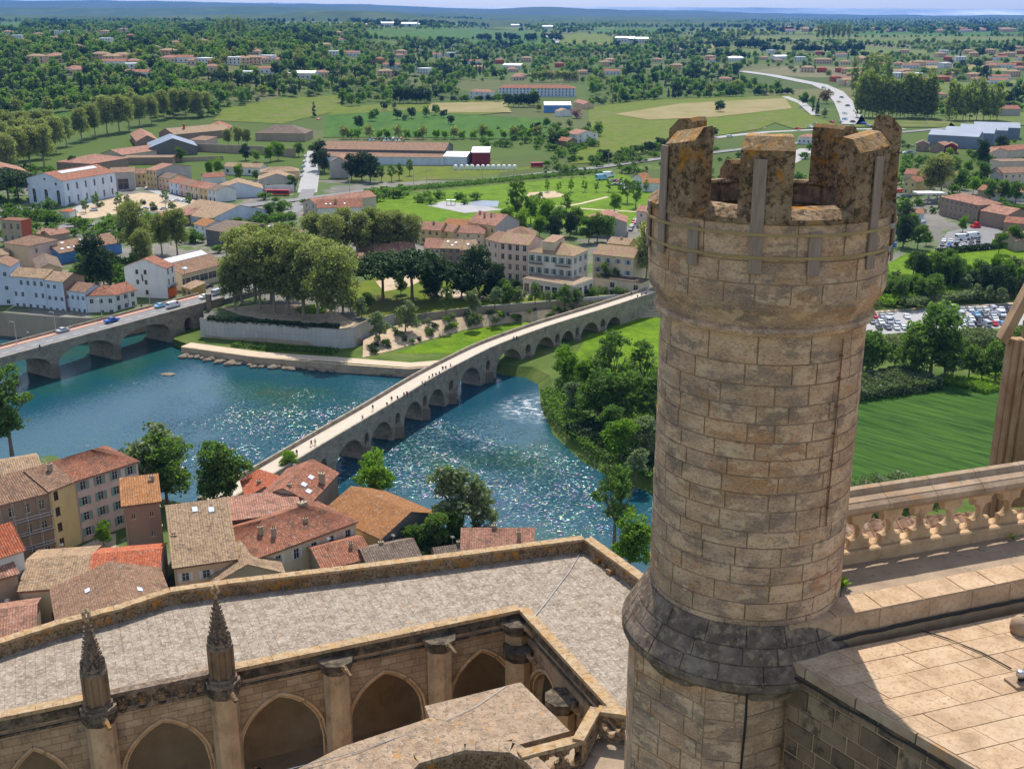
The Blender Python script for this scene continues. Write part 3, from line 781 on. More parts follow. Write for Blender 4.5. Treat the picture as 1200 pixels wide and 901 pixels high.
def smooth_line(pts, n=60):
    out = []
    for i in range(len(pts)-1):
        p0, p1, p2, p3 = pts[max(0,i-1)], pts[i], pts[i+1], pts[min(len(pts)-1,i+2)]
        for k in range(n//len(pts)+2):
            t = k/(n//len(pts)+2)
            out.append(tuple(.5*((2*p1[j])+(-p0[j]+p2[j])*t+(2*p0[j]-5*p1[j]+4*p2[j]-p3[j])*t*t+(-p0[j]+3*p1[j]-3*p2[j]+p3[j])*t**3) for j in (0,1)))
    out.append(pts[-1][:2]); return out
def bridge(root, line, width, ztop, arches, oculi, step=.45, par=(.45, .95), deck_m='bridge_deck', stone='bridge_stone', pier_noses=(), nose_top=4):
    def zlow(t):
        for c, h, z0, z1 in arches:
            if abs(t-c) < h: return z0 + (z1-z0)*math.sqrt(max(0, 1-((t-c)/h)**2))**(1.0)
        return -1.5
    ts = set(i*step for i in range(int(line.len/step)+1)); ts.add(line.len)
    for c, h, *_ in arches:
        for q in (-1, 1): ts.add(c+q*h); ts.add(c+q*(h-.002)); ts.add(c+q*(h-.15)); ts.add(c+q*(h-.4))
    for c, r, zc, hh in oculi:
        for i in range(9): ts.add(c - r + 2*r*i/8)
    ts = sorted(t for t in ts if 0 <= t <= line.len)
    b = MB()
    for a, c in zip(ts[:-1], ts[1:]):
        if c-a < 1e-5: continue
        za, zc_ = zlow(a+1e-6), zlow(c-1e-6)
        oc = next((o for o in oculi if abs((a+c)/2-o[0]) < o[1]), None)
        for off in (0, width):
            pa, pc = line.pt(a, off), line.pt(c, off)
            def col(l0, l1, u0, u1):
                q = [(pa.x,pa.y,l0), (pc.x,pc.y,l1), (pc.x,pc.y,u1), (pa.x,pa.y,u0)]; uv = [(a,l0),(c,l1),(c,u1),(a,u0)]
                if off: q, uv = q[::-1], uv[::-1]
                b.poly(q, 0, uv)
            if oc:
                e = lambda t: oc[3]*math.sqrt(max(0, 1-((t-oc[0])/oc[1])**2))
                col(za, zc_, oc[2]-e(a), oc[2]-e(c)); col(oc[2]+e(a), oc[2]+e(c), ztop(a), ztop(c))
            else: col(za, zc_, ztop(a), ztop(c))
        n0, n1, f0, f1 = line.pt(a), line.pt(c), line.pt(a, width), line.pt(c, width)
        def across(l0, l1, flip):
            q = [(n0.x,n0.y,l0),(f0.x,f0.y,l0),(f1.x,f1.y,l1),(n1.x,n1.y,l1)]; uv = [(a,0),(a,width),(c,width),(c,0)]
            if flip: q, uv = q[::-1], uv[::-1]
            b.poly(q, 0, uv)
        if za > -1.4 or zc_ > -1.4: across(za, zc_, False)
        if oc: across(oc[2]-e(a), oc[2]-e(c), True); across(oc[2]+e(a), oc[2]+e(c), False)
    for c, h, z0, z1 in arches:
        for q in (-1, 1):
            t = c+q*h
            if not 0 <= t <= line.len: continue
            n0, f0 = line.pt(t), line.pt(t, width)
            b.poly([(n0.x,n0.y,-1.5),(f0.x,f0.y,-1.5),(f0.x,f0.y,z0),(n0.x,n0.y,z0)][::q], 0, [(0,-1.5),(width,-1.5),(width,z0),(0,z0)][::q])
    b.build('masonry', M[stone], root)
    tt = [line.len*i/90 for i in range(91)]
    d = MB()
    for a, c in zip(tt[:-1], tt[1:]):
        q = [line.pt(a, par[0]), line.pt(c, par[0]), line.pt(c, width-par[0]), line.pt(a, width-par[0])]
        d.poly([(p.x, p.y, ztop(a if i in (0,3) else c)+.01) for i, p in enumerate(q)])
    d.build('deck', M[deck_m], root)
    for o0, o1 in ((-.04, par[0]), (width-par[0], width+.04)):
        w = MB()
        for a, c in zip(tt[:-1], tt[1:]):
            A = [line.pt(a, o0), line.pt(a, o1), line.pt(c, o1), line.pt(c, o0)]; z = [ztop(a), ztop(a), ztop(c), ztop(c)]
            lo = [(p.x,p.y,z[i]-.15) for i, p in enumerate(A)]; hi = [(p.x,p.y,z[i]+par[1]) for i, p in enumerate(A)]
            w.poly(hi[::-1]); w.poly([lo[0],lo[3],hi[3],hi[0]], 0, [(a,0),(c,0),(c,1),(a,1)]); w.poly([lo[2],lo[1],hi[1],hi[2]], 0, [(c,0),(a,0),(a,1),(c,1)])
        w.build('parapet', M[stone], root)
    for t, wd in pier_noses:
        for off, sg in ((0, -1), (width, 1)):
            n = MB()
            a, c, tip = line.pt(t-wd, off), line.pt(t+wd, off), line.pt(t, off+sg*wd*1.2)
            n.prism([(a.x,a.y),(tip.x,tip.y),(c.x,c.y)], -1.5, nose_top, top=False)
            r_ = line.pt(t, off+sg*.05)
            for p0, p1 in ((a, tip), (tip, c)): n.poly([(p0.x,p0.y,nose_top),(p1.x,p1.y,nose_top),(r_.x,r_.y,nose_top+1.1)])
            n.build('cutwater', M[stone], root)

OB = Line(smooth_line([xy(P(x, y, 9.6)) for x, y in [(262,593),(331,552),(433,491),(499,450.5),(538,429),(580,407.5),(624,391),(666,377),(754,349),(775,342.5)]]))
ob_root = empty('stone_bridge', (0,0,0), 0, 'old pale stone footbridge with many round arches and oval openings crossing the river', 'bridge')
ob_arch = []
for px, half, cr in [(352,5.6,6.6),(413,6.4,7.0),(450,5.6,6.7),(487,6.0,6.8),(514,5.4,6.4),(553,6.6,7.2),(599,6.6,7.2),(641,6.0,7.0),(668,4.6,6.5),(694,5.6,6.8),(722,4.2,6.0)]:
    ob_arch.append((OB.s_at_px(px-3, 4.0), half, 1.6, cr))
for i in range(len(ob_arch)-1):     # keep a pier between neighbours
    a, c = ob_arch[i], ob_arch[i+1]; gap = c[0]-a[0]-3.2
    if a[1]+c[1] > gap: k = gap/(a[1]+c[1]); ob_arch[i] = (a[0], a[1]*k, a[2], a[3]); ob_arch[i+1] = (c[0], c[1]*k, c[2], c[3])
piers = [((a[0]+a[1])+(c[0]-c[1]))/2 for a, c in zip(ob_arch[:-1], ob_arch[1:])]
oc = [(t, min(1.35, max(.7, ((c[0]-c[1])-(a[0]+a[1]))/2-.45)), 4.9, 1.75) for t, a, c in zip(piers, ob_arch[:-1], ob_arch[1:])]
bridge(ob_root, OB, 6.6, lambda t: 9.35-.25*math.sin(t*.11)*.3, ob_arch, oc, pier_noses=[(t, max(1.2, o[1]+.2)) for t, o in zip(piers, oc)], nose_top=3.2)
NB_A, NB_B = P(-130, 456, 10.3), P(262, 349.5, 10.3)
NB = Line([xy(NB_A), xy(NB_B)])
nb_w = 12.5
nb_root = empty('road_bridge', (0,0,0), 0, 'stone road bridge with flat wide arches carrying cars on the left', 'bridge')
nb_noses = [NB.s_at_px(x, 3) for x in (-18, 65, 138)] ; nb_end = NB.s_at_px(203, 5)
nb_arch = []
for a, c in zip(nb_noses, nb_noses[1:]+[nb_end]): nb_arch.append(((a+c)/2, (c-a)/2-1.3, 4.0, 8.2))
nb_arch.append((NB.s_at_px(221, 5), 1.9, 4.5, 7.0))
bridge(nb_root, NB, nb_w, lambda t: 9.9, nb_arch, [], par=(.4, .8), deck_m='asphalt', pier_noses=[(t, 1.3) for t in nb_noses+[nb_end]], nose_top=4.6)
b = MB()
for o0, o1, z, mi in ((nb_w-2.6, nb_w-.42, 10.03, 0), (.42, 1.5, 10.03, 1)):
    q = [NB.pt(.1, o0), NB.pt(NB.len-.1, o0), NB.pt(NB.len-.1, o1), NB.pt(.1, o1)]
    b.prism([(p.x, p.y) for p in q], 9.92, z, mi)
b.build('pavement', [M['pink_pave'], M['asphalt']], nb_root)
b = MB(); t = 2
while t < NB.len:
    q = [NB.pt(t, 5.6), NB.pt(t+2.5, 5.6), NB.pt(t+2.5, 5.75), NB.pt(t, 5.75)]; b.poly([(p.x, p.y, 9.93) for p in q]); t += 5
b.build('road_marking', M['line'], nb_root)
# street running on from the bridge
RB = [NB.pt(NB.len, nb_w/2-1), P(285, 339, G+.5), P(330, 322, G+.3), P(350, 300, G+.3)]
strip('road', None, 10.5, M['asphalt'], G, .14, world=[Vector((p.x, p.y, G)) for p in RB])
b = MB(); q = [NB.pt(NB.len-1, 0), NB.pt(NB.len+26, 0), NB.pt(NB.len+26, nb_w), NB.pt(NB.len-1, nb_w)]
b.prism([(p.x,p.y) for p in q], 2, 9.88); o = b.build('approach_ramp', M['asphalt']); o['kind'] = 'structure'

# embankment wall under the plane trees, and the walls of the garden
def wall_along(name, px, z, h0, h1, th, m, label, cat='wall', cap=None, world=None):
    pts = world or [P(x, y, z) for x, y in px]
    L = Line(pts); b = MB(); n = max(2, int(L.len/1.5)); tt = [L.len*i/n for i in range(n+1)]
    for a, c in zip(tt[:-1], tt[1:]):
        A = [L.pt(a, 0), L.pt(c, 0), L.pt(c, th), L.pt(a, th)]
        lo, hi = [(p.x,p.y,h0) for p in A], [(p.x,p.y,h1) for p in A]
        b.poly([lo[0],lo[1],hi[1],hi[0]], 0, [(a,h0),(c,h0),(c,h1),(a,h1)]); b.poly([lo[2],lo[3],hi[3],hi[2]], 0, [(c,h0),(a,h0),(a,h1),(c,h1)]); b.poly(hi)
        if a == 0: b.poly([lo[3],lo[0],hi[0],hi[3]])
        if c == L.len: b.poly([lo[1],lo[2],hi[2],hi[1]])
    if cap:
        r_ = empty(name, (0,0,0), 0, label, cat); b.build('wall', m, r_)
        d = MB()
        for a, c in zip(tt[:-1], tt[1:]):
            A = [L.pt(a, -.08), L.pt(c, -.08), L.pt(c, th+.08), L.pt(a, th+.08)]
            lo, hi = [(p.x,p.y,h1+.002) for p in A], [(p.x,p.y,h1+.14) for p in A]
            d.poly([lo[0],lo[1],hi[1],hi[0]]); d.poly([lo[2],lo[3],hi[3],hi[2]]); d.poly(hi)
        d.build('coping', M[cap], r_)
        return r_
    return tag(b.build(name, m), label, cat)
M['concrete'] = mat('pale_panelled_concrete', [(.44,.43,.40), (.52,.51,.48)], scale=.3, detail=8, rough=.9, brick=dict(w=1.5, h=6, mortar=.05, c1=(1,1,1), c2=(.92,.91,.9), cm=(.7,.7,.7), off=0), stains=[(.4, (.32,.30,.27), .55, .7, .5)], stretch=(1,1,.25))
wall_along('embankment_wall', [(234,376.5),(300,381.5),(360,386.5),(400,389.5),(415,387.5),(422,383),(429,380),(462,371.5)], G, LOW-.5, G+.9, .5, M['concrete'], 'long pale panelled wall curving round below the plane tree terrace', cap='bridge_stone')
wall_along('garden_wall', [(470,370.6),(490,368.8),(520,364.5),(549,361.2)], G, LOW-.3, G+.1, .4, M['bridge_stone'], 'low dark wall behind the garden paths beside the lawn')
wall_along('garden_wall', [(551,360.8),(640,354),(700,348.6),(734,345.2)], G, LOW-.3, G+.3, .4, M['concrete'], 'smooth pale retaining wall below the cream hotel')
wall_along('quay_edge', [(212,407),(300,419),(400,427.5),(480,433),(519,429.5)], LOW, -1.5, LOW+.15, .9, M['soil'], 'rough stone edge of the quay along the far waterline', 'quay edge')
# grassy steps by the end of the old bridge
st = empty('grass_steps', (0,0,0), 0, 'wide turf steps with pale edges beside the far end of the old bridge', 'steps')
for i in range(7):
    y0 = 371.5 - i*3.6
    a, c = P(742+i*2.4, y0, LOW+.5+i*.72), P(800, y0-3, LOW+.5+i*.72)
    d = (c-a).normalized(); n = Vector((-d.y, d.x, 0)); b = MB()
    b.prism([xy(a), xy(c), xy(c+n*9), xy(a+n*9)], LOW-.2, LOW+.5+i*.72, 0, mt=1)
    b.prism([xy(a-n*.02), xy(c-n*.02), xy(c+n*.7), xy(a+n*.7)], LOW, LOW+.55+i*.72, 0)
    b.build('step', [M['path'], M['lawn']], st)

# ------------------------------------------------------------------ houses
def wall_face(b, p0, dx, length, z0, z1, rects, depth=.18, m=0, mr=None):
    """one wall with real openings: rects = (u0, v0, w, h); dx is a unit vector, outward is dx turned to the right"""
    out = Vector((dx.y, -dx.x, 0)); mr = m if mr is None else mr
    rects = [q for q in rects if q[0] > .05 and q[0]+q[2] < length-.05 and q[1]+q[3] < z1-z0]
    us = sorted({0, length} | {q[0] for q in rects} | {q[0]+q[2] for q in rects})
    vs = sorted({0, z1-z0} | {q[1] for q in rects} | {q[1]+q[3] for q in rects})
    W = lambda u, v, o=0: tuple(Vector((p0[0], p0[1], z0+v)) + dx*u - out*o)
    for i in range(len(us)-1):
        run = None
        for j in range(len(vs)-1):
            cu, cv = (us[i]+us[i+1])/2, (vs[j]+vs[j+1])/2
            hole = any(q[0] < cu < q[0]+q[2] and q[1] < cv < q[1]+q[3] for q in rects)
            if not hole and run is None: run = vs[j]
            if run is not None and (hole or j == len(vs)-2):
                top = vs[j] if hole else vs[j+1]
                b.poly([W(us[i],run), W(us[i+1],run), W(us[i+1],top), W(us[i],top)], m, [(us[i],run),(us[i+1],run),(us[i+1],top),(us[i],top)]); run = None
    for u, v, w, h in rects:
        b.poly([W(u,v), W(u,v,depth), W(u,v+h,depth), W(u,v+h)][::-1], mr); b.poly([W(u+w,v), W(u+w,v+h), W(u+w,v+h,depth), W(u+w,v,depth)][::-1], mr)
        b.poly([W(u,v), W(u+w,v), W(u+w,v,depth), W(u,v,depth)][::-1], mr); b.poly([W(u,v+h), W(u,v+h,depth), W(u+w,v+h,depth), W(u+w,v+h)][::-1], mr)
    return rects, out
WINC = {}
def win_mesh(w, h, frame='frame', arch=False, dark='glass'):
    k = (round(w, 2), round(h, 2), frame, dark)
    if k in WINC: return WINC[k]
    b = MB()
    b.poly([(0,0,0),(w,0,0),(w,0,h),(0,0,h)], 1)
    t = .07
    for x0, x1, z0, z1 in ((0,t,0,h),(w-t,w,0,h),(t,w-t,0,t),(t,w-t,h-t,h),(w/2-t/2,w/2+t/2,t,h-t)):
        b.box((x0,-.05,z0),(x1,-.004,z1), 0)
    if h > 1.3: b.box((t,-.04,h*.62),(w/2-t/2,-.006,h*.62+.05), 0); b.box((w/2+t/2,-.04,h*.62),(w-t,-.006,h*.62+.05), 0)
    WINC[k] = b.mesh('window', [M[frame], M[dark]]); return WINC[k]
def shut_mesh(w, h, mm):
    k = ('s', round(w, 2), round(h, 2), mm)
    if k not in WINC:
        b = MB(); b.box((0,-.05,0),(w,-.006,h))
        n = max(3, int(h/.22))
        for i in range(n): b.box((.06,-.075,.06+i*(h-.1)/n),(w-.06,-.045,.06+(i+.55)*(h-.1)/n))
        WINC[k] = b.mesh('shutter', M[mm])
    return WINC[k]
def tiles(b, q, mi=0, rib=0, amp=.05):
    """roof plane q = eave a, eave b, ridge c, ridge d; real ribs when near"""
    a, bb, c, d = [Vector(p) for p in q]
    L = (bb-a).length; S = ((d+c)/2-(a+bb)/2).length
    if not rib:
        b.poly([a, bb, c, d], mi, [(0,0),(L,0),(L,S),(0,S)] if (c-d).length > .01 else [(0,0),(L,0),(L/2,S),(L/2,S)]); return
    n = max(4, int(L/rib*4)); nrm = (bb-a).cross(d-a).normalized()
    base = len(b.v)
    for i in range(n+1):
        t = i/n; o = nrm*amp*(.5+.5*math.sin(t*L/rib*2*math.pi))
        b.v += [tuple(a.lerp(bb, t)+o), tuple(d.lerp(c, t)+o)]
    for i in range(n):
        b.uv[len(b.f)] = [(L*i/n,0),(L*(i+1)/n,0),(L*(i+1)/n,S),(L*i/n,S)]
        b.f.append((base+2*i, base+2*i+2, base+2*i+3, base+2*i+1)); b.m.append(mi)
BOX = []
def house(label, A, B, Cc, ze, zg, wall='w_cream', roof='t_brown', kind='gable', ridge='AB', rise=2.0, over=.35, F=None, S=None, rib=0, chim=(), sky_=(), cat='house', group=None,
          sh=None, name='house', extra=None, skew=0, base=True, wallS=None, depth=None, frame='frame'):
    a, b_ = P(*A, ze), P(*B, ze)
    c = P(*Cc, ze) if depth is None else None
    e = (b_-a); e.z = 0; L1 = e.length; e.normalize(); nl = Vector((-e.y, e.x, 0))
    dp = (c-b_).dot(nl) if depth is None else depth
    flip = dp < 0; L2 = abs(dp)
    o, ex = (a, e) if not flip else (b_, -e)
    rz = math.atan2(ex.y, ex.x)
    root = empty(name, (o.x, o.y, zg), rz, label, cat, group)
    H = ze - zg
    faces = {'F': ((0,0), Vector((1,0,0)), L1), 'R': ((L1,0), Vector((0,1,0)), L2), 'B': ((L1,L2), Vector((-1,0,0)), L1), 'L': ((0,L2), Vector((0,-1,0)), L2)}
    side = 'L' if flip else 'R'
    specs = {'F': F, side: S}
    wb = MB()
    wins = []
    for fk, (p0, dx, ln) in faces.items():
        sp = specs.get(fk); rects = []
        if sp:
            cols, rows, w, h = sp[:4]
            opt = sp[4] if len(sp) > 4 else {}
            fh = H/rows
            for r_ in range(rows):
                for k in range(cols):
                    if (k, r_) in opt.get('skip', ()): continue
                    u = ln*(k+.5)/cols - w/2; hh = h
                    if r_ == 0 and opt.get('door'): rects.append((u, .05, w*1.1, min(fh*.8, 2.3))); continue
                    rects.append((u, r_*fh + fh*opt.get('v', .30), w, min(hh, fh*.66)))
        rr, out = wall_face(wb, p0, dx, ln, 0, H, rects, m=1 if (wallS and fk in 'RL') else 0)
        for q in rr: wins.append((fk, p0, dx, out, q))
    zr = H + rise
    # gable ends / roof
    rb = MB(); ov = over
    if kind == 'gable':
        if ridge == 'AB':
            y0 = L2/2 + skew*L2/2
            wb.poly([(L1,0,H),(L1,L2,H),(L1,y0,zr)], 1 if wallS else 0, [(0,H),(L2,H),(y0,zr)]); wb.poly([(0,L2,H),(0,0,H),(0,y0,zr)], 1 if wallS else 0, [(0,H),(L2,H),(y0,zr)])
            s1, s2 = rise/y0, rise/(L2-y0)
            tiles(rb, [(-ov,-ov,H-ov*s1+.05),(L1+ov,-ov,H-ov*s1+.05),(L1+ov,y0,zr+.05),(-ov,y0,zr+.05)], 0, rib)
            tiles(rb, [(L1+ov,L2+ov,H-ov*s2+.05),(-ov,L2+ov,H-ov*s2+.05),(-ov,y0,zr+.05),(L1+ov,y0,zr+.05)], 0, rib)
        else:
            x0 = L1/2 + skew*L1/2
            wb.poly([(0,0,H),(L1,0,H),(x0,0,zr)], 0, [(0,H),(L1,H),(x0,zr)]); wb.poly([(L1,L2,H),(0,L2,H),(x0,L2,zr)], 0, [(0,H),(L1,H),(x0,zr)])
            s1, s2 = rise/x0, rise/(L1-x0)
            tiles(rb, [(-ov,L2+ov,H-ov*s1+.05),(-ov,-ov,H-ov*s1+.05),(x0,-ov,zr+.05),(x0,L2+ov,zr+.05)], 0, rib)
            tiles(rb, [(L1+ov,-ov,H-ov*s2+.05),(L1+ov,L2+ov,H-ov*s2+.05),(x0,L2+ov,zr+.05),(x0,-ov,zr+.05)], 0, rib)
    elif kind == 'hip':
        k = min(L1, L2)/2
        r0, r1 = ((k, L2/2), (L1-k, L2/2)) if L1 >= L2 else ((L1/2, k), (L1/2, L2-k))
        c0, c1, c2, c3 = (-ov,-ov,H), (L1+ov,-ov,H), (L1+ov,L2+ov,H), (-ov,L2+ov,H)
        R0, R1 = (*r0, zr), (*r1, zr)
        if L1 >= L2:
            tiles(rb, [c0,c1,R1,R0], 0, rib); tiles(rb, [c2,c3,R0,R1], 0, rib); tiles(rb, [c1,c2,R1,R1], 0, rib); tiles(rb, [c3,c0,R0,R0], 0, rib)
        else:
            tiles(rb, [c1,c2,R1,R0], 0, rib); tiles(rb, [c3,c0,R0,R1], 0, rib); tiles(rb, [c0,c1,R0,R0], 0, rib); tiles(rb, [c2,c3,R1,R1], 0, rib)
    elif kind == 'shed':      # high at the back, falling to AB (rise<0: falling away)
        z0_, z1_ = (H, H+rise) if rise >= 0 else (H-rise, H)
        s_ = (z1_-z0_)/L2
        tiles(rb, [(-ov,-ov,z0_-ov*s_+.05),(L1+ov,-ov,z0_-ov*s_+.05),(L1+ov,L2+ov,z1_+ov*s_+.05),(-ov,L2+ov,z1_+ov*s_+.05)], 0, rib)
        wb.poly([(L1,0,H),(L1,L2,H),(L1,L2,z1_),(L1,0,z0_)]); wb.poly([(0,L2,H),(0,0,H),(0,0,z0_),(0,L2,z1_)])
        if rise > 0: wb.poly([(L1,L2,H),(0,L2,H),(0,L2,z1_),(L1,L2,z1_)])
        else: wb.poly([(0,0,H),(L1,0,H),(L1,0,z0_),(0,0,z0_)])
        zr = max(z0_, z1_)
    elif kind == 'flat':
        rb.box((-.1,-.1,H),(L1+.1,L2+.1,H+.25)); zr = H+.25
    mats = [M[wall], M[wallS]] if wallS else [M[wall]]
    wo_ = wb.build('wall', mats, root)
    # give the shell a little thickness at the eaves
    rv = MB()
    ro = rb.build('roof', M[roof], root)
    if kind != 'flat':
        bm = bmesh.new(); bm.from_mesh(ro.data)
        bmesh.ops.recalc_face_normals(bm, faces=bm.faces)
        for f in bm.faces:
            f.normal_update()
            if f.normal.z < 0: f.normal_flip()
        ret = bmesh.ops.extrude_face_region(bm, geom=list(bm.faces))
        bmesh.ops.translate(bm, verts=[v for v in ret['geom'] if isinstance(v, bmesh.types.BMVert)], vec=(0,0,.12))
        bm.to_mesh(ro.data); bm.free()
    for fk, p0, dx, out, (u, v, w, h) in wins:
        ang = math.atan2(dx.y, dx.x)
        q = Vector((p0[0], p0[1], 0)) + dx*u - out*.17
        opt = specs[fk][4] if len(specs[fk]) > 4 else {}
        if opt.get('door') and v < .1: 
            link('door', win_mesh(w, h, opt.get('dframe', 'sh_brown')), root, (q.x, q.y, v), ang)
            continue
        wo = link('window', win_mesh(w, h, opt.get('frame', frame)), root, (q.x, q.y, v), ang)
        shm = opt.get('sh', sh)
        if shm:
            for du in (-w/2-.03, w+.03):
                s_ = Vector((p0[0], p0[1], 0)) + dx*(u+du) 
                link('shutter', shut_mesh(w/2, h, shm), root, (s_.x, s_.y, v), ang)
        if opt.get('sill', True) and rib:
            sb = Vector((p0[0], p0[1], 0)) + dx*(u-.1)
            k_ = ('sill', round(w, 2))
            if k_ not in WINC:
                t_ = MB(); t_.box((0,-.1,-.1),(w+.2,.1,-.003)); WINC[k_] = t_.mesh('sill', M['w_cream'])
            link('sill', WINC[k_], root, (sb.x, sb.y, v), ang)
    for (u, v, w, h_) in chim:      # fractions over the plan
        x, y = u*L1, v*L2
        cb = MB(); zb = H+rise*.2 if rise > 0 else H-.2
        cb.box((x-w,y-w*.7,zb),(x+w,y+w*.7,zr+h_)); cb.box((x-w-.08,y-w*.7-.08,zr+h_),(x+w+.08,y+w*.7+.08,zr+h_+.1))
        for k in (-.5, .5): cb.tube([(x+k*w,y,zr+h_+.1),(x+k*w,y,zr+h_+.45)], .11, 8, 1)
        co = cb.build('chimney', [M['w_stone'], M['t_red']], ro)
    for (u, v, w, l) in sky_:       # on the slope that faces AB (gable AB)
        if kind == 'gable' and ridge == 'AB':
            y0 = L2/2 + skew*L2/2; s1 = rise/y0
            sk = MB(); ctr = Vector((u*L1, v*y0, H+v*rise+.27)); uy = Vector((0,1,s1)).normalized(); uz = Vector((0,-s1,1)).normalized()
            sk.obox(ctr, (1,0,0), uy, uz, w/2, l/2, .06); sk.build('skylight', M['skylight'], ro)
        elif kind == 'gable':
            x0 = L1/2 + skew*L1/2
            s2 = rise/(L1-x0) ; right = u > .5
            X = u*L1
            if right: z = H + (L1-X)*s2; ux = Vector((1,0,-s2)).normalized(); uz = Vector((s2,0,1)).normalized()
            else: s2 = rise/x0; z = H + X*s2; ux = Vector((1,0,s2)).normalized(); uz = Vector((-s2,0,1)).normalized()
            sk = MB(); sk.obox(Vector((X, v*L2, z+.27)), ux, (0,1,0), uz, w/2, l/2, .06); sk.build('skylight', M['skylight'], ro)
    if rib and L1 > 5:
        xx = .25; db = MB(); db.tube([(xx,-.1,.1),(xx,-.1,H-.3),(xx,-.05,H-.1)], .06, 6); db.build('downpipe', M['metal'], root)
        gb = MB(); gb.tube([(-.2,-over-.05,H-.12),(L1+.2,-over-.05,H-.12)], .07, 6); gb.build('gutter', M['sh_brown'], root)
        ax, ay = L1*random.uniform(.3,.8), L2*random.uniform(.4,.7); ab = MB(); ab.tube([(ax,ay,H),(ax,ay,zr+1.6)], .03, 5)
        for k in range(5): ab.tube([(ax-.35,ay-.4+k*.2,zr+1.45),(ax+.35,ay-.4+k*.2,zr+1.45)], .015, 4)
        ab.tube([(ax,ay-.5,zr+1.45),(ax,ay+.5,zr+1.45)], .02, 4); ab.build('aerial', M['metal'], ro)
    # where it stands, so that trees keep off it
    k0, k1 = Vector((o.x, o.y)), Vector((ex.x, ex.y))
    BOX.append((o.x, o.y, ex.x, ex.y, L1, L2))
    if extra: extra(root, L1, L2, H, zr, flip, ro)
    return root
def inside_house(x, y, pad=0):
    for ox, oy, ex, ey, l1, l2 in BOX:
        u, v = (x-ox)*ex+(y-oy)*ey, -(x-ox)*ey+(y-oy)*ex
        if -pad < u < l1+pad and -pad < v < l2+pad: return True
    return False

# ------------------------------------------------------------------ near houses, below the cathedral
H = house
M['t_steel'] = mat('dull_steel_sheeting', [(.24,.27,.32), (.30,.33,.38)], scale=.1, rough=.55, wave=(1.2,.1))
sg = dict(sh='sh_green'); sw = dict(sh='sh_white'); nb_ = dict(v=.32)
def scaffold(root_pts, z0, z1):
    a, c = root_pts; t = empty('scaffolding', (a.x, a.y, z0), 0, 'grey tube scaffolding with railings along the brown brick house', 'scaffolding')
    e = (c-a).normalized(); n = Vector((e.y, -e.x, 0)); L = (c-a).length
    for i in range(7):
        b = MB()
        for o in (.35, 1.3): p = e*L*i/6 + n*o; b.tube([(p.x,p.y,0), (p.x,p.y,z1-z0)], .05, 6)
        b.build('upright', M['metal'], t)
    for lv in (2.6, 5.4, 8.2):
        b = MB(); q = [n*.35, e*L+n*.35, e*L+n*1.3, n*1.3]; b.prism([xy(p) for p in q], lv, lv+.07); b.build('deck', M['wood'], t)
        b = MB()
        for h in (.5, 1.05): b.tube([tuple(n*1.3)[:2]+(lv+h,), tuple(e*L+n*1.3)[:2]+(lv+h,)], .06, 6)
        b.build('rail', M['metal'], t)
H('tall pink grey house with shuttered windows and red tiled hip roof by the river', (87,564), (161,541), None, 21.6, 9, 'w_pink', 't_red', 'hip', rise=2.6, depth=12, F=(4,4,1.15,1.75,sg), S=(2,4,1,1.6), rib=.42, sky_=())
H('narrow yellow house joined to the pink grey house', (57,576.5), (87,564.5), None, 21.6, 9, 'w_yellow', 't_brown', rise=2.6, depth=12.5, F=(2,4,1,1.8,dict(skip=[(1,0),(1,3),(1,1),(1,2)],frame='sh_brown')), rib=.42, chim=[(.7,.35,.4,.6)], over=.2)
H('brown brick house with white windows behind scaffolding', (-34,600), (56,577), None, 21.5, 9, 'w_brown', 't_brown', rise=2.8, depth=13, F=(5,3,1.1,1.8), rib=.42)
scaffold((P(-34,600,21.5), P(56,577,21.5)), 9, 21.5)
H('low house with flat tan roof on the river side at far left', (-30,563), (48,549), None, 17.5, 8, 'w_beige', 't_tan', rise=1.2, depth=9, rib=.42)
H('tall cottage with bright red tiled roof and white gable at left edge', (-30,662), (27,644), None, 20, 11, 'w_white', 't_bright', rise=3.4, depth=9, rib=.42)
H('rubble stone cottage with faded pink roof under the bright red roof', (-34,687), (20,672), None, 17.4, 9, 'w_stone', 't_pink', 'shed', rise=2.4, depth=7, F=(2,1,1,1.2), rib=.42)
H('low cream house with pale tan tiled roof', (22,693), (99,687), None, 15, 8, 'w_cream', 't_tan', rise=1.9, depth=15, F=(5,1,1.1,2,dict(skip=[(0,0),(1,0),(3,0),(4,0)],v=.1,frame='sh_brown')), rib=.5, over=.25)
H('small house with vivid red orange tiled roof beside the low cream house', (103.5,687), (185,680), None, 15, 8, 'w_white', 't_bright', rise=2.3, depth=14, rib=.5, over=.25, S=(1,1,1,1))
H('house with brown pink roof and orange ridge just beyond the cloister parapet', (70,745), (205,717), None, 16.2, 8, 'w_cream', 't_brown', ridge='BC', rise=2.8, depth=16, skew=.1, rib=.42, sky_=[(.75,.4,.8,1.2),(.3,.6,.8,1.2)])
H('low house with dull pink roof at the left frame edge below the parapet', (-40,756), (40,744), None, 14, 8, 'w_stone', 't_pink', rise=2, depth=12, rib=.42)
H('narrow brown rendered tower house with mono pitch orange roof', (144,593), (187,587.5), None, 20.8, 9, 'w_brown', 't_orange', 'shed', rise=1.6, depth=9, F=(2,3,.8,1.0,dict(skip=[(0,0),(0,1),(1,0)])), S=(1,3,.8,1), rib=.42, chim=[(.85,.8,.45,.7)], sky_=())
H('large pale pink house under a long tan tiled roof', (204,665), (277,654.5), None, 17, 9, 'w_peach', 't_tan', rise=5.2, depth=20, skew=.42, F=(3,2,1.2,1.5,sw), rib=.55, sky_=[(.45,.86,.9,1.2),(.72,.82,.9,1.2)], chim=[(.05,.35,.4,-2.5)])
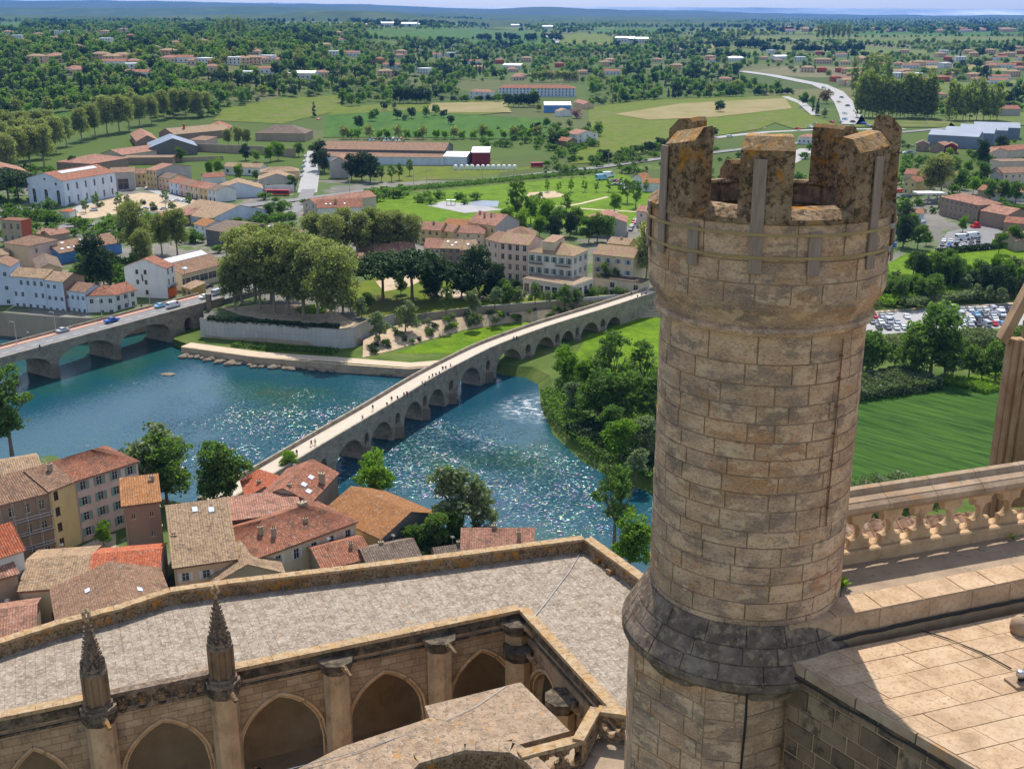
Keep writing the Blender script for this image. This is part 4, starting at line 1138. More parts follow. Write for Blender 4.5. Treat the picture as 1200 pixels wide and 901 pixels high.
H('long cream house with red brown hip roof and many chimneys', (293,657), (417,611.5), None, 16.2, 8, 'w_cream', 't_red', 'hip', rise=2.9, depth=14, F=(6,2,1.1,1.9,sw), S=(1,2,1,1.7), rib=.42, chim=[(.22,.3,.4,.4),(.3,.2,.35,0),(.62,.25,.35,-.6),(.72,.55,.75,.5)])
H('flat pink roofed outbuilding with blackened party wall', (262,611), (352,600), None, 17.3, 8, 'w_darkstone', 't_pink', 'shed', rise=1.0, depth=8, rib=.42)
H('river front house with red ridge roof and three skylights', (303,583), (364,588.5), (417,556.5), 17, 8, 'w_beige', 't_red', ridge='BC', rise=2.4, rib=.42, wallS='w_brown', sky_=[(.72,.3,1,1.4),(.72,.55,1,1.4),(.86,.2,1,1.4)], chim=[(.93,.55,.55,.2),(.55,.1,.4,.3)])
H('low red roofed wing at the bridge end of the river front house', (289,583), (332,577.5), None, 14.5, 8, 'w_beige', 't_bright', ridge='BC', rise=1.8, depth=9, rib=.42, chim=[(.4,.3,.4,.3)])
H('old house with vivid orange lichened roof and dark stone gable', (379,600), (446.5,631), (508,600), 14, 7.5, 'w_yellow', 't_orange', rise=2.9, F=(3,1,1.2,1.3), S=(3,2,1.1,1.6,dict(frame='frame',skip=[(2,0),(2,1)])), wallS='w_darkstone', rib=.42)
H('small red roofed house just over the parapet below the orange roof', (378,667), (436,653), None, 13.5, 8, 'w_stone', 't_red', rise=1.8, depth=10, rib=.42, chim=[(.7,.3,.3,.3)])
H('small house with dark tan roof and one chimney near the garden', (434,668), (494,655), None, 13, 8, 'w_stone', 't_dark', rise=1.9, depth=9, rib=.42, chim=[(.4,.55,.4,.5)])
H('stone gabled shed with tan roof just over the parapet', (250,684), (332,671), None, 14.5, 8, 'w_stone', 't_tan', ridge='BC', rise=2.6, depth=9, rib=.42)
H('house with red pink roof among trees near the end of the parapet', (541,650), (625,650), None, 12.5, 7.5, 'w_stone', 't_pink', rise=2.6, depth=11, rib=.42, chim=[(.45,.5,.4,.6),(.8,.3,.35,.3)])
H('tiny grey roofed shed beside the red pink house', (513,657), (546,652), None, 11.8, 8, 'w_stone', 't_dark', rise=1.3, depth=5, rib=.42, chim=[(.9,.5,.4,.6)])

# ------------------------------------------------------------------ far bank, left
H('pale blue grey river house at the far left of the row', (-18,313), (11.5,312.5), None, 21.6, 2, 'w_blueish', 't_brown', ridge='BC', rise=1.8, depth=10, F=(2,4,1.2,1.5))
H('broad pale blue river house with white balcony window', (12,323.5), (51.5,326.5), None, 18.6, 2, 'w_blueish', 't_tan', rise=2, depth=10, F=(5,4,1.1,1.7,dict(skip=[(0,0),(1,0),(2,0),(3,0),(4,0),(0,3),(2,2)])))
H('two storey pale river house in the middle of the row', (52,328), (73.5,330.5), None, 18.2, 2, 'w_blueish', 't_tan', rise=2, depth=10, F=(3,4,1.3,1.4,dict(skip=[(0,0),(1,0),(2,0),(2,3)])), wallS='w_brown')
H('lower pale river house with brown roof and one balcony door', (75,339.5), (99.5,342.5), None, 15.2, 2, 'w_blueish', 't_brown', rise=1.9, depth=9, F=(4,3,1.1,1.4,dict(skip=[(0,0),(1,0),(2,0),(3,0)])))
H('white bungalow with orange hip roof and vine terrace beside the road bridge', (101,347), (134,346), None, 13.8, 2, 'w_white', 't_red', 'hip', rise=2.4, depth=10, F=(3,3,1.2,1.6,dict(skip=[(0,0),(1,0),(2,0),(0,1)])))
H('white wing with orange roof next to the bridge head', (134,346), (159,339.5), None, 13.6, 4, 'w_white', 't_red', rise=2.2, depth=9, F=(3,3,1.4,1.6,dict(skip=[(0,0),(1,0),(2,0)])))
H('peach and pink villa with hip roof behind the river row', (5,285), (33.5,288.7), (70.5,282), 16.7, 7, 'w_peach', 't_brown', 'hip', rise=2.6, wallS='w_pink', S=(2,2,1.1,1.8), sky_=())
H('long brown roofed workshop with blue wall and small skylights', (70,297), (142,284), None, 12.6, 7, 'w_blue', 't_brown', rise=3, depth=17, sky_=[(.1,.3,1.4,1),(.2,.3,1.4,1),(.3,.3,1.4,1),(.4,.3,1.4,1),(.2,.8,1.5,1),(.5,.8,1.5,1)])
H('low earth coloured gabled shed beside the tall magnolia', (44,316.5), (72.5,314), None, 11.8, 7, 'w_peach', 't_dark', ridge='BC', rise=2, depth=22)
def corner(root, L1, L2, Hh, zr, flip, ro):
    b = MB(); x0 = -.06 if flip else L1-.02
    b.box((x0-.04,.0,.05),(x0+.12,L2,3.7)); b.build('shopfront', M['w_orange'], root)
    b = MB(); b.box((x0-.1 if flip else x0+.1,.2,3.75),(x0-.9 if flip else x0+.9,L2-.2,3.9)); b.build('balcony', M['iron'], root)
    b = MB(); 
    for k in range(24): b.box((x0+(.82 if not flip else -.86),.2+k*(L2-.4)/23,3.9),(x0+(.86 if not flip else -.82),.24+k*(L2-.4)/23,4.8))
    b.box((x0+.8,.2,4.8),(x0+.88,L2-.2,4.86)); b.build('railing', M['iron'], root)
H('white corner house with orange red ground floor at the bridge head', (145,312.5), (194,314.8), (211.5,310.8), 19, 8, 'w_white', 't_red', ridge='BC', rise=3.1, F=(5,3,1.1,1.7,dict(skip=[(0,0),(3,0),(4,0),(1,0),(0,1),(3,1),(4,1),(0,2),(3,2),(4,2)],frame='sh_brown')), S=(2,3,1.1,2.2,dict(skip=[(0,0),(1,0)])), extra=corner)
H('long shop building with red brown roof and bright white rooflight', (213,322), (263,309), None, 14.2, 8, 'w_cream', 't_brown', rise=4.2, depth=22, F=(5,1,4.2,2.6), sky_=[(.42,.82,24,3.2),(.2,.25,2,1.2)])
H('small ochre fronted lean to shop between the corner house and the shops', (212.5,336), (224,339), None, 11.5, 8, 'w_ochre', 't_tan', 'shed', rise=1.2, depth=6, F=(2,1,1.6,1.6))
H('dark stone two storey house with grey brown roof behind the big planes', (241,269), (266,273), (288,260), 14.5, 8, 'w_darkstone', 't_dark', rise=2.4, F=(4,2,1.2,1.6), S=(3,2,1.1,1.5))
H('small white house with orange roof against the dark stone house', (227,262.5), (241,265.5), None, 13.5, 8, 'w_white', 't_orange', rise=2, depth=11, F=(2,2,1,1.3))
H('large warehouse with pale blue gable and tan roof', (247,257), (313,246), None, 12.5, 8, 'w_blueish', 't_tan', ridge='BC', rise=4.4, depth=30)
H('brown walled garage with salmon roof by the railway', (193,256), (239,249.5), None, 13, 8, 'w_brown', 't_pink', rise=2, depth=10, F=(5,1,1.6,1.6))
def hall(root, L1, L2, Hh, zr, flip, ro):
    for k in range(3):      # rounded heads of the three tall doors
        w = 2.3; x = L1*(k+.5)/3
        b = MB(); pts = [(x+w/2*math.cos(a*math.pi/10), z, 7.0+w/2*math.sin(a*math.pi/10)) for a in range(11) for z in (-.05,)]
        b.poly([(p[0],-.03,p[2]) for p in pts]); b.build('fanlight', M['glass'], root)
    for x in (L1*.5, L1*.8):
        b = MB(); b.poly([(x+.75*math.cos(a*math.pi/8), -.03, (11.4 if x > L1*.6 else 13.4)+.75*math.sin(a*math.pi/8)) for a in range(16)]); b.build('round_window', M['glass'], root)
    b = MB(); b.box((-.15,-.12,Hh-.45),(L1+.12,-.01,Hh-.15)); b.build('cornice', M['w_white'], root)
H('big pale grey hall with round windows and tall arched openings', (31,209), (73.5,212.3), (113.5,200.5), 21.3, 8, 'w_blueish', 't_red', ridge='BC', rise=3.6, F=(3,1,2.3,6.2,dict(v=.06)), S=(6,2,1.3,3.6,dict(v=.2)), sky_=[(.62,.55,3,26)], extra=hall, name='market_hall')
H('tiny kiosk with orange roof in front of the pale grey hall', (70,248), (81,248.5), None, 11.5, 8, 'w_white', 't_bright', 'hip', rise=1, depth=6)
H('dark walled shed with faded pink roof behind the pale grey hall', (-22,207), (36,203), None, 16, 8, 'w_darkstone', 't_pink', ridge='BC', rise=4.5, depth=34)
H('long brown warehouse with pink roof on the skyline of the old quarter', (66,190), (107,192.5), (160,186), 16.5, 8, 'w_brown', 't_pink', 'hip', rise=3.5, F=(7,2,1.2,1.5))
H('ivy stained stone house beside the pale grey hall', (114,206), (129,203.5), None, 18, 8, 'w_stone', 't_brown', rise=2.2, depth=14)
H('grey rendered house with wide blank bay beside the square', (129,203), (157,202), None, 18, 8, 'w_grey', 't_brown', 'shed', rise=1.4, depth=12, F=(1,1,6,6,dict(v=.05,frame='w_beige')))
H('yellow terrace house with three windows on the square', (149,204.5), (170.5,203.5), None, 15.5, 8, 'w_yellow', 't_brown', rise=2.3, depth=11, F=(4,2,1.1,1.8))
H('tall yellow house with pink roof standing above the terrace', (170.5,199), (182.7,200.3), (197,192), 18.5, 8, 'w_yellow', 't_pink', rise=2.4, F=(3,3,1.1,1.8), wallS='w_grey')
H('low ochre house with dark roof in the terrace', (185,207.5), (198,209.7), None, 15, 8, 'w_peach', 't_dark', rise=2, depth=12, F=(3,2,1.1,1.7))
for lab, A_, B_, w_, r_ in [('pale blue terrace house with orange roof', (198,213), (209,215.6), 'w_blueish', 't_red'), ('pink terrace house with brown roof', (209.1,215.6), (221.5,218), 'w_pink', 't_brown'),
                            ('cream terrace house with rust roof next to the pink one', (221.6,218), (232.5,219.9), 'w_cream', 't_red'), ('pale yellow terrace house with salmon roof', (232.6,219.9), (243,221.9), 'w_yellow', 't_pink'), ('white end of terrace house with dark roof by the bus', (243.1,222), (253,224), 'w_white', 't_dark')]:
    H(lab, A_, B_, None, 14.3, 8, w_, r_, rise=2.2, depth=12, F=(2,2,1.2,1.7,dict(door=True)), group='terrace along the square')
H('white gabled warehouse by the railway line', (252,223.5), (308,221.5), None, 12.5, 8, 'w_blueish', 't_tan', ridge='BC', rise=4, depth=18)
H('brown gabled house beside the long straight road', (303,211), (346,209.8), None, 14, 8, 'w_grey', 't_tan', ridge='BC', rise=3.2, depth=16, F=(2,1,1.6,1.6))
H('low house with rambling tan roof behind the brown gabled house', (306,202.5), (351,201), None, 12.5, 8, 'w_peach', 't_tan', 'hip', rise=2.4, depth=13)
H('white house with dark red shutters and long tan roof', (262,195.5), (305,197), None, 13, 8, 'w_white', 't_tan', rise=2, depth=10, F=(5,1,1.6,2,dict(frame='sh_brown')))
H('small red roofed house behind the white gabled warehouse', (240,208.5), (264,207), None, 12, 8, 'w_white', 't_red', rise=2, depth=10)
H('large stone barn with dark hip roof by the straight road', (299,156.5), (357,157), None, 14.5, 8, 'w_stone', 't_dark', 'hip', rise=5.5, depth=26)
H('stone shed with red roof near the canal', (240,151), (270,150.5), None, 14, 8, 'w_darkstone', 't_red', ridge='BC', rise=4, depth=24)
H('dark warehouse with pale metal roof edge', (175,173.5), (231,171.5), None, 14, 8, 'w_darkstone', 't_grey', ridge='BC', rise=6, depth=34, F=(3,1,1.6,1.6,dict(frame='w_cream')))
H('pink roofed sheds by the canal', (118,180), (143,182), (172,171), 12, 8, 'w_beige', 't_pink', ridge='BC', rise=3)
H('brown shed with tiled roof beside the dark warehouse', (160,166), (186,165), (212,155), 14, 8, 'w_brown', 't_pink', ridge='BC', rise=4)
H('brown shed with faded roof farthest along the canal', (186,156), (204,158), (240,149), 15, 8, 'w_brown', 't_tan', ridge='BC', rise=4)
H('flat roofed pale store in front of the dark warehouse', (143,185.5), (202,185), None, 12.5, 8, 'w_brown', 't_tan', 'flat', depth=14)
H('pink walled house with red wall beside the brick chimney', (222,164), (241,165), None, 13.5, 8, 'w_pink', 't_brown', 'shed', rise=1.5, depth=14)
H('old townhouse with red brick band and stained stone front', (0,258), (24,259.5), (42,257), 19, 8, 'w_stone', 't_red', 'flat', wallS='w_red', F=(3,2,1.3,2.6))
H('small pink roofed annex right of the red brick townhouse', (43,274), (59,275), None, 12, 8, 'w_stone', 't_pink', rise=1.6, depth=9)
H('salmon roofed annex above the long workshop', (59,276), (81,272.5), None, 12, 8, 'w_stone', 't_pink', rise=1.6, depth=8)
H('low tan roofed house at the left edge below the townhouse', (-16,300), (10,298.5), None, 13, 8, 'w_pink', 't_tan', rise=1.5, depth=10, F=(2,1,1,1.4))
b = MB(); p = P(217,166,G); b.tube([(0,0,0),(0,0,13)], [1.1,.8], 10); b.tube([(0,0,13),(0,0,13.6)], [1.0,1.0], 10)
tag(b.build('brick_chimney', M['w_red'], None, p), 'tall square red brick factory chimney among the sheds', 'chimney')
wall_along('stone_wall', [(226,178),(300,181),(346,184.5)], G, G, G+6, .6, M['w_stone'], 'long dark stone wall in front of the hip roofed barn')
wall_along('stone_wall', [(208,190),(262,188)], G, G, G+3, .5, M['w_stone'], 'short stone wall left of the long dark wall')
wall_along('garden_wall', [(311,226),(345,225)], G, G, G+4, .4, M['w_white'], 'white wall behind the red bus')

# ------------------------------------------------------------------ far bank, middle and right
def pent(root, L1, L2, Hh, zr, flip, ro):
    b = MB(); b.box((L1*.28,L2*.12,Hh+.3),(L1*.55,L2*.75,Hh+4.2)); b.build('roof_turret', M['w_cream'], root)
    b = MB(); tiles(b, [(L1*.27,L2*.10,Hh+4.2),(L1*.56,L2*.10,Hh+4.2),(L1*.56,L2*.77,Hh+5.2),(L1*.27,L2*.77,Hh+5.2)]); b.build('turret_roof', M['t_moss'], root)
    for r_ in (1, 2):
        b = MB(); z = Hh/3*r_+.35
        for x0, x1 in ((.04,.34),(.62,.96)):
            b.box((L1*x0,-.8,z),(L1*x1,.02,z+.12))
            for k in range(16): x = L1*(x0+(x1-x0)*k/15); b.box((x-.03,-.8,z+.12),(x+.03,-.74,z+1.0))
            b.box((L1*x0,-.82,z+1.0),(L1*x1,-.72,z+1.06))
        b.build('balcony', M['iron'], root)
H('large cream hotel with mossy pink hip roof facing the garden', (619,295.3), (671.3,300.7), (694.5,293.5), 21.2, 8, 'w_ivory', 't_moss', 'hip', rise=3.2, F=(6,3,1.1,2.1,dict(sh='sh_green',skip=[(2,0)])), S=(3,3,1.1,2.1,sg), extra=pent, name='hotel', cat='hotel')
def columns(root, L1, L2, Hh, zr, flip, ro):
    b = MB(); b.box((-.25,-.25,Hh-.3),(L1+.25,L2+.2,Hh+.02)); b.build('cornice', M['w_ivory'], root)
    b = MB()
    for k in range(40): x = L1*k/39; b.box((x-.03,-.1,Hh+.25),(x+.03,-.04,Hh+1.15))
    b.box((0,-.12,Hh+1.15),(L1,-.02,Hh+1.22)); b.build('railing', M['iron'], root)
H('arcaded ground floor terrace of the cream hotel', (613,326.5), (671,335.5), (703,328), 13.0, 8, 'w_ivory', 'rust_stone', 'flat', F=(7,1,2.2,3.2,dict(v=.06)), S=(4,1,2,3.2,dict(v=.06)), extra=columns, name='hotel_terrace', cat='terrace')
H('tall pale pink apartment wing with brown balconies beside the hotel', (584.8,284.2), (619,287.5), None, 22.8, 8, 'w_pink', 't_moss', rise=2.6, depth=13, F=(4,4,1.4,2.2,dict(skip=[])))
H('narrow pale house at the left end of the apartment wing', (569.5,280.5), (584.5,284), None, 22.3, 8, 'w_pink', 't_brown', rise=2.4, depth=13, F=(2,4,1,1.7,dict(skip=[(0,1),(0,0)])))
H('house with wide brown hip roof behind the apartment wing', (592,277.5), (626,278), None, 19.5, 8, 'w_beige', 't_brown', 'hip', rise=3, depth=13)
H('yellow house with steep pink roof, chimneys and grey gable', (548,260.5), (580.7,265), (592.5,256.5), 16.8, 8, 'w_yellow', 't_pink', rise=3.8, F=(4,2,1.1,1.7), wallS='w_grey', chim=[(.1,.4,.5,.3),(.35,.3,.4,.2),(.55,.35,.4,.2)])
H('ochre house with salmon roof left of the long cream house', (492,268.5), (515.5,270.3), None, 14.5, 8, 'w_yellow', 't_pink', rise=2.6, depth=10, F=(3,2,1.3,1.7), chim=[(.5,.4,.45,.4)])
H('narrow yellow house with one window between salmon roofs', (515.6,270.3), (530,272), None, 14, 8, 'w_yellow', 't_pink', rise=2.2, depth=9, F=(1,2,1,1.5))
H('long cream house with bright salmon roof', (530.2,272.5), (567,274), None, 13.5, 8, 'w_cream', 't_pink', rise=2.4, depth=9, F=(3,2,1,1.4))
H('orange roofed house behind the long cream house', (520,262.5), (547,264.5), None, 14.5, 8, 'w_ochre', 't_orange', rise=1.8, depth=9)
H('cream cottage with pink roof and wide window above the pines', (497,290.5), (515.5,291), None, 13.8, 8, 'w_cream', 't_pink', rise=2.8, depth=12, F=(3,2,1.1,1.5))
H('brown house with tan roof and small skylights above the pines', (516,291), (540,291.5), None, 13.8, 8, 'w_brown', 't_tan', rise=2.6, depth=12, F=(3,2,1.2,1.8), sky_=[(.3,.7,.9,.9),(.7,.6,.9,.9),(.55,.3,.9,.9)])
H('brown house with lower tan roof at the right end of that row', (540,293), (562,291.5), None, 13.4, 8, 'w_brown', 't_tan', rise=2.6, depth=12, F=(2,2,1.2,1.8), sky_=[(.5,.5,.9,.9)])
H('low cream house with dusty pink roof left of the cream cottage', (440,295), (470,294), None, 12.3, 8, 'w_cream', 't_pink', rise=2.2, depth=10, F=(3,1,1,1.4))
H('small white house with pinkish roof next to the cream cottage', (470.2,293.5), (487,292.5), None, 12.6, 8, 'w_white', 't_pink', rise=2.2, depth=10)
H('dark brown gabled house left of the pines', (417,289), (441,292), None, 13, 8, 'w_brown', 't_dark', ridge='BC', rise=2.6, depth=11)
H('low roof of salmon tiles behind the umbrella pines', (390,303), (421,304.5), None, 11.5, 8, 'w_peach', 't_pink', rise=1.8, depth=10)
H('house with long pink roof at the end of the straight road', (355,237), (371,240), (398,223), 14, 8, 'w_beige', 't_pink', ridge='BC', rise=2.4, F=(2,2,1.1,1.6))
H('house with rust red roof and central chimney above the plane trees', (372,244), (424,242.5), None, 13.6, 8, 'w_white', 't_red', rise=3.2, depth=13, chim=[(.42,.3,.6,.5)], sky_=[(.2,.4,.8,.8),(.3,.4,.8,.8),(.62,.4,.8,.8)])
H('house with brown pyramid roof behind the plane tree crowns', (299,278.5), (342,279.5), None, 12.5, 8, 'w_beige', 't_brown', 'hip', rise=4, depth=18)
H('cream house with blue shutters right of the hotel', (695,297.5), (742,302.5), None, 19.8, 8, 'w_cream', 't_moss', rise=2.6, depth=12, F=(4,3,1.1,1.7,dict(sh='sh_blue',skip=[(0,0),(1,0),(2,0),(3,0)])))
H('low garage with plant covered roof terrace below the blue shuttered house', (697,325), (752,332), None, 12.4, 8, 'w_cream', 't_dark', 'flat', depth=7, F=(4,1,1.8,2,dict(skip=[(0,0),(2,0)])))
H('small house with sandy roof behind the blue shuttered house', (712,285), (736,287.5), None, 16.5, 8, 'w_ochre', 't_tan', rise=1.8, depth=9, chim=[(.5,.4,.4,.5)])
H('weathered grey gabled house with patched pink roof by the park', (687,260), (734,261), None, 14.6, 8, 'w_grey', 't_pink', ridge='BC', rise=3.2, depth=16)
H('pink house with salmon roof beside the turret by a row of cars', (746,247.5), (768,249), None, 15.5, 8, 'w_pink', 't_pink', rise=2, depth=11, F=(2,2,1,1.5))
H('small white house with orange roof near the blue vans', (741,208.5), (752.5,209.5), None, 14, 8, 'w_white', 't_orange', ridge='BC', rise=2.4, depth=10)
H('white house with orange roof next to the turret edge', (753,214.5), (772,215), None, 13, 8, 'w_white', 't_orange', rise=2, depth=9)
H('very long railway depot with brown roof', (376,175), (521,177), None, 16.5, 8, 'w_darkstone', 't_brown', rise=3.6, depth=34, name='depot', cat='depot')
H('long low shed with pale wall in front of the railway depot', (380,183.5), (519.5,185), None, 13.2, 8, 'w_blueish', 't_brown', 'shed', rise=2, depth=14, name='depot_shed', cat='shed')
H('white metal shed at the end of the depot', (519.8,183.5), (546.5,184), None, 13.8, 8, 'w_blueish', 't_metal', rise=1.8, depth=26, name='metal_shed', cat='shed')
H('wine red shed with white roof at the end of the depot', (553,179), (573.5,179), None, 16.5, 8, 'w_wine', 't_metal', rise=1.2, depth=34, name='metal_shed', cat='shed')
H('grey gabled house with pink roof edge beside the cedar', (386,190.5), (408.5,190.5), None, 17.5, 8, 'w_grey', 't_pink', ridge='BC', rise=3.4, depth=16)
H('very long white sanatorium with orange red roof across the fields', (584,103.5), (674,104), None, 18, 8, 'w_blueish', 't_red', 'hip', rise=3.5, depth=18, F=(22,3,1.5,2.2), name='sanatorium', cat='building')
H('white two storey house left of the sanatorium', (549,107.5), (574,108.5), None, 16, 8, 'w_white', 't_pink', 'hip', rise=2.6, depth=13, F=(4,2,1.4,1.7))
H('bright blue shed with white roof in front of the sanatorium', (638,123.5), (669,123.5), None, 15.5, 8, 'w_blue', 't_metal', rise=2.5, depth=24, name='blue_shed', cat='shed')
H('small white gabled house beside the bright blue shed', (656,131), (671,130.5), None, 13, 8, 'w_white', 't_tan', ridge='BC', rise=2.4, depth=12)
H('pink roofed house right of the bright blue shed', (672,119.5), (684.5,122.5), None, 13, 8, 'w_peach', 't_pink', rise=2.5, depth=11)
H('white farmhouse with salmon roof on the lane by the big meadow', (663,156), (676,158), (688,154.5), 14.5, 8, 'w_white', 't_pink', rise=2.6, F=(2,2,1.2,1.6), S=(3,2,1.2,1.6))
H('red roofed farm shed next to the white farmhouse', (651,164.5), (665,166), None, 12, 8, 'w_brown', 't_red', rise=2.2, depth=11)
H('long stone house with three storeys and porch behind the car lot', (1102.5,231), (1147,241), None, 17, 8, 'w_brown', 't_pink', 'hip', rise=2.6, depth=14, F=(8,3,1.1,1.7))
H('stone barn with salmon roof beside the long stone house', (1149,247), (1180.5,252.5), (1192,246.5), 14.8, 8, 'w_brown', 't_pink', rise=2.4)
H('low barn with orange roof at the right frame edge', (1177,260.5), (1220,264.5), None, 12.8, 8, 'w_brown', 't_red', rise=2, depth=10)
H('green walled shed with tan roof at the right frame edge', (1166,275), (1190,282.5), (1222,272), 12.5, 8, 'w_stone', 't_tan', ridge='BC', rise=2.4)
H('yellow house with red roof and green sign panel near the filling station', (1059,212), (1073.5,213.5), (1104,209), 15.5, 8, 'w_yellow', 't_red', ridge='BC', rise=2.2, F=(2,2,1.1,1.6))
H('house with tan roof at left of two tall plane trees', (1060,204), (1120,208), None, 14, 8, 'w_cream', 't_red', rise=2.4, depth=12)
H('red tiled workshop on the right above the hedge', (1146,222.5), (1160,224), None, 13, 8, 'w_stone', 't_red', rise=2, depth=13)
H('long white house with pink roof on the right above the hedge', (1160.5,224), (1215,226.5), None, 12.8, 8, 'w_white', 't_pink', rise=2, depth=12, F=(6,1,1.5,1.6))
H('grey gabled house with brown roof on the right', (1160,204.5), (1174.5,206), (1192,201), 14.5, 8, 'w_grey', 't_brown', ridge='BC', rise=2.4)
H('tan block with brown roof behind the grey gabled house on the right', (1176,203), (1215,202), None, 16, 8, 'w_beige', 't_brown', rise=2.4, depth=13, F=(5,2,1.2,1.6))
H('flat tan building near the right edge', (1174,190), (1212,189), None, 14, 8, 'w_beige', 't_tan', 'flat', depth=13)
H('dusty pink house near the pale sheds', (1147,177.5), (1160,179), (1172,176), 14.5, 8, 'w_pink', 't_pink', rise=2.2)
H('orange roofed terrace at the right edge', (1168,178), (1215,174), None, 13.5, 8, 'w_beige', 't_red', rise=2.4, depth=14)
H('small grey shed among the trees right of the turret', (1064,263.5), (1086,259), None, 12, 8, 'w_grey', 't_grey', 'shed', rise=.8, depth=8)
H('small white store with orange roof right of the turret', (1066,250), (1081,251), None, 12, 8, 'w_blueish', 't_red', rise=1.6, depth=10)
for k, (A_, B_) in enumerate([((1088,158),(1147,161)),((1107,154.5),(1165,157)),((1125,151.5),(1181,153.5)),((1142,149),(1196,150.5))]):
    H('grey blue metal shed ' + ['in front of the row of four sheds','second of the row of four sheds','third of the row of four sheds','at the back of the row of four sheds'][k], A_, B_, None, 17, 8, 't_grey', 't_steel', rise=3.2, depth=22, group='row of metal sheds', name='metal_shed', cat='shed', over=.1)
H('brown barn with red roof beyond the poplars', (1169,128), (1196,128), None, 15, 8, 'w_grey', 't_red', rise=3, depth=16)
for lab, A_, B_, w_, r_ in [('dark brown house behind the turret crown on the right', (1074,168.5), (1089,169), 'w_brown', 't_dark'), ('brown gabled house left of the metal sheds', (1090,169.5), (1107,171), 'w_brown', 't_pink'), ('wine coloured house beside the brown gabled house', (1108,171), (1122,171.5), 'w_wine', 't_brown')]:
    H(lab, A_, B_, None, 13.5, 8, w_, r_, ridge='BC', rise=2, depth=11, F=(2,1,1.3,1.4))
H('white station house with pink roof beside the railway bridge', (935,160.5), (955,161.5), None, 13.5, 8, 'w_white', 't_pink', 'hip', rise=2, depth=12, F=(4,1,1.5,1.5))
H('white bungalow behind the tallest merlon', (1003,171.5), (1019,172.5), None, 12.5, 8, 'w_white', 't_dark', ridge='BC', rise=2, depth=11, F=(2,1,1.4,1.4))

# ------------------------------------------------------------------ villas on the far hill and plain: five kinds, copied
def villa(name, w, d, h, wall, roof, kind, wins):
    b = MB(); b2 = b
    wall_face(b, (-w/2,-d/2), Vector((1,0,0)), w, -2, h, [(w*(k+.5)/wins-.6, 2+r_*2.9+.8, 1.3, 1.5) for k in range(wins) for r_ in range(int(h/2.9))], m=0)
    for k in range(wins):
        for r_ in range(int(h/2.9)): x = -w/2+w*(k+.5)/wins-.6; z = r_*2.9+.8; b.poly([(x,-d/2+.17,z),(x+1.3,-d/2+.17,z),(x+1.3,-d/2+.17,z+1.5),(x,-d/2+.17,z+1.5)], 2)
    wall_face(b, (w/2,-d/2), Vector((0,1,0)), d, -2, h, []); wall_face(b, (w/2,d/2), Vector((-1,0,0)), w, -2, h, []); wall_face(b, (-w/2,d/2), Vector((0,-1,0)), d, -2, h, [])
    o = .4
    if kind == 'flat': b.box((-w/2-.1,-d/2-.1,h),(w/2+.1,d/2+.1,h+.4), 1)
    else:
        r = 1.9; k = d/2 if kind == 'hip' else -o
        e0, e1, e2, e3 = (-w/2-o,-d/2-o,h), (w/2+o,-d/2-o,h), (w/2+o,d/2+o,h), (-w/2-o,d/2+o,h); R0, R1 = (-w/2+k,0,h+r), (w/2-k,0,h+r)
        tiles(b, [e0,e1,R1,R0], 1); tiles(b, [e2,e3,R0,R1], 1); tiles(b, [e1,e2,R1,R1], 1); tiles(b, [e3,e0,R0,R0], 1)
    return b.mesh(name, [M[wall], M[roof], M['glass']])
VK = [villa('villa', 14, 10, 4.2, 'w_cream', 't_pink', 'hip', 4), villa('villa', 16, 10, 6.2, 'w_peach', 't_tan', 'hip', 4), villa('villa', 15, 11, 6.5, 'w_white', 't_metal', 'flat', 4), villa('villa', 22, 10, 4.5, 'w_white', 't_red', 'gable', 5), villa('villa', 12, 10, 5.5, 'w_red', 't_red', 'hip', 3), villa('villa', 26, 14, 5, 'w_white', 't_metal', 'gable', 6)]
VL = ['single storey cream villa with pink hip roof', 'two storey peach villa with tan hip roof', 'white cube shaped villa with flat roof', 'long white bungalow with red roof', 'brick red house with red roof', 'pale industrial hall with white metal roof']
VP = [(10,40,0),(45,43,0),(21,47,2),(64,41,2),(77,41,2),(64,48,0),(107,39,1),(124,41,1),(125,51,2),(153,46,4),(145,38,1),(119,71,1),(132,74,1),(144,72,1),(157,77,0),(135,78,3),(157,84,2),(163,91,3),(92,88,0),(17,153,0),(180,60,0),(198,73,0),(62,71,0),(78,73,1),(44,74,1),
      (229,76,0),(241,77,2),(273,76,2),(297,75,1),(308,74,0),(312,86,3),(288,93,2),(355,92,5),(393,67,2),(325,75,0),(412,66,3),(470,65,1),(528,67,2),(498,87,2),(585,75,4),(602,81,5),(617,73,1),(670,95,1),(702,55,0),(733,49,5),(748,50,5),(605,32,5),(641,34,5),(683,88,0),(715,75,1),(455,31,5),(480,31.5,5),
      (832,71,1),(860,72,5),(913,70,5),(946,85,1),(963,85,4),(960,75,1),(968,75,1),(1005,73,2),(1030,71,1),(1000,93,1),(1000,99,4),(990,76,0),(1053,78,0),(1077,78,1),(1107,80,2),(1113,90,0),(1141,67,1),(1146,97,0),(1168,99,3),(1193,58,0),(1186,90,1),(1033,78,0),(1098,116,0),(1020,86,3),(1160,63,1),(1125,72,2),(1090,86,1),(980,96,4),(1180,80,3),(1060,88,0),(770,73,0),(792,82,1),(850,97,0)]
rv_ = random.Random(21)
for x0, x1, y0, y1, n_ in ((835,1200,63,74,22),(985,1035,84,102,10),(905,1190,35,39,26),(1040,1200,76,99,16),(430,780,66,96,14),(10,400,42,92,16)):
    for i in range(n_): VP.append((rv_.uniform(x0,x1), rv_.uniform(y0,y1), rv_.choice([0,1,1,3,4,0,2] if y0 > 36 else [0,1,3])))
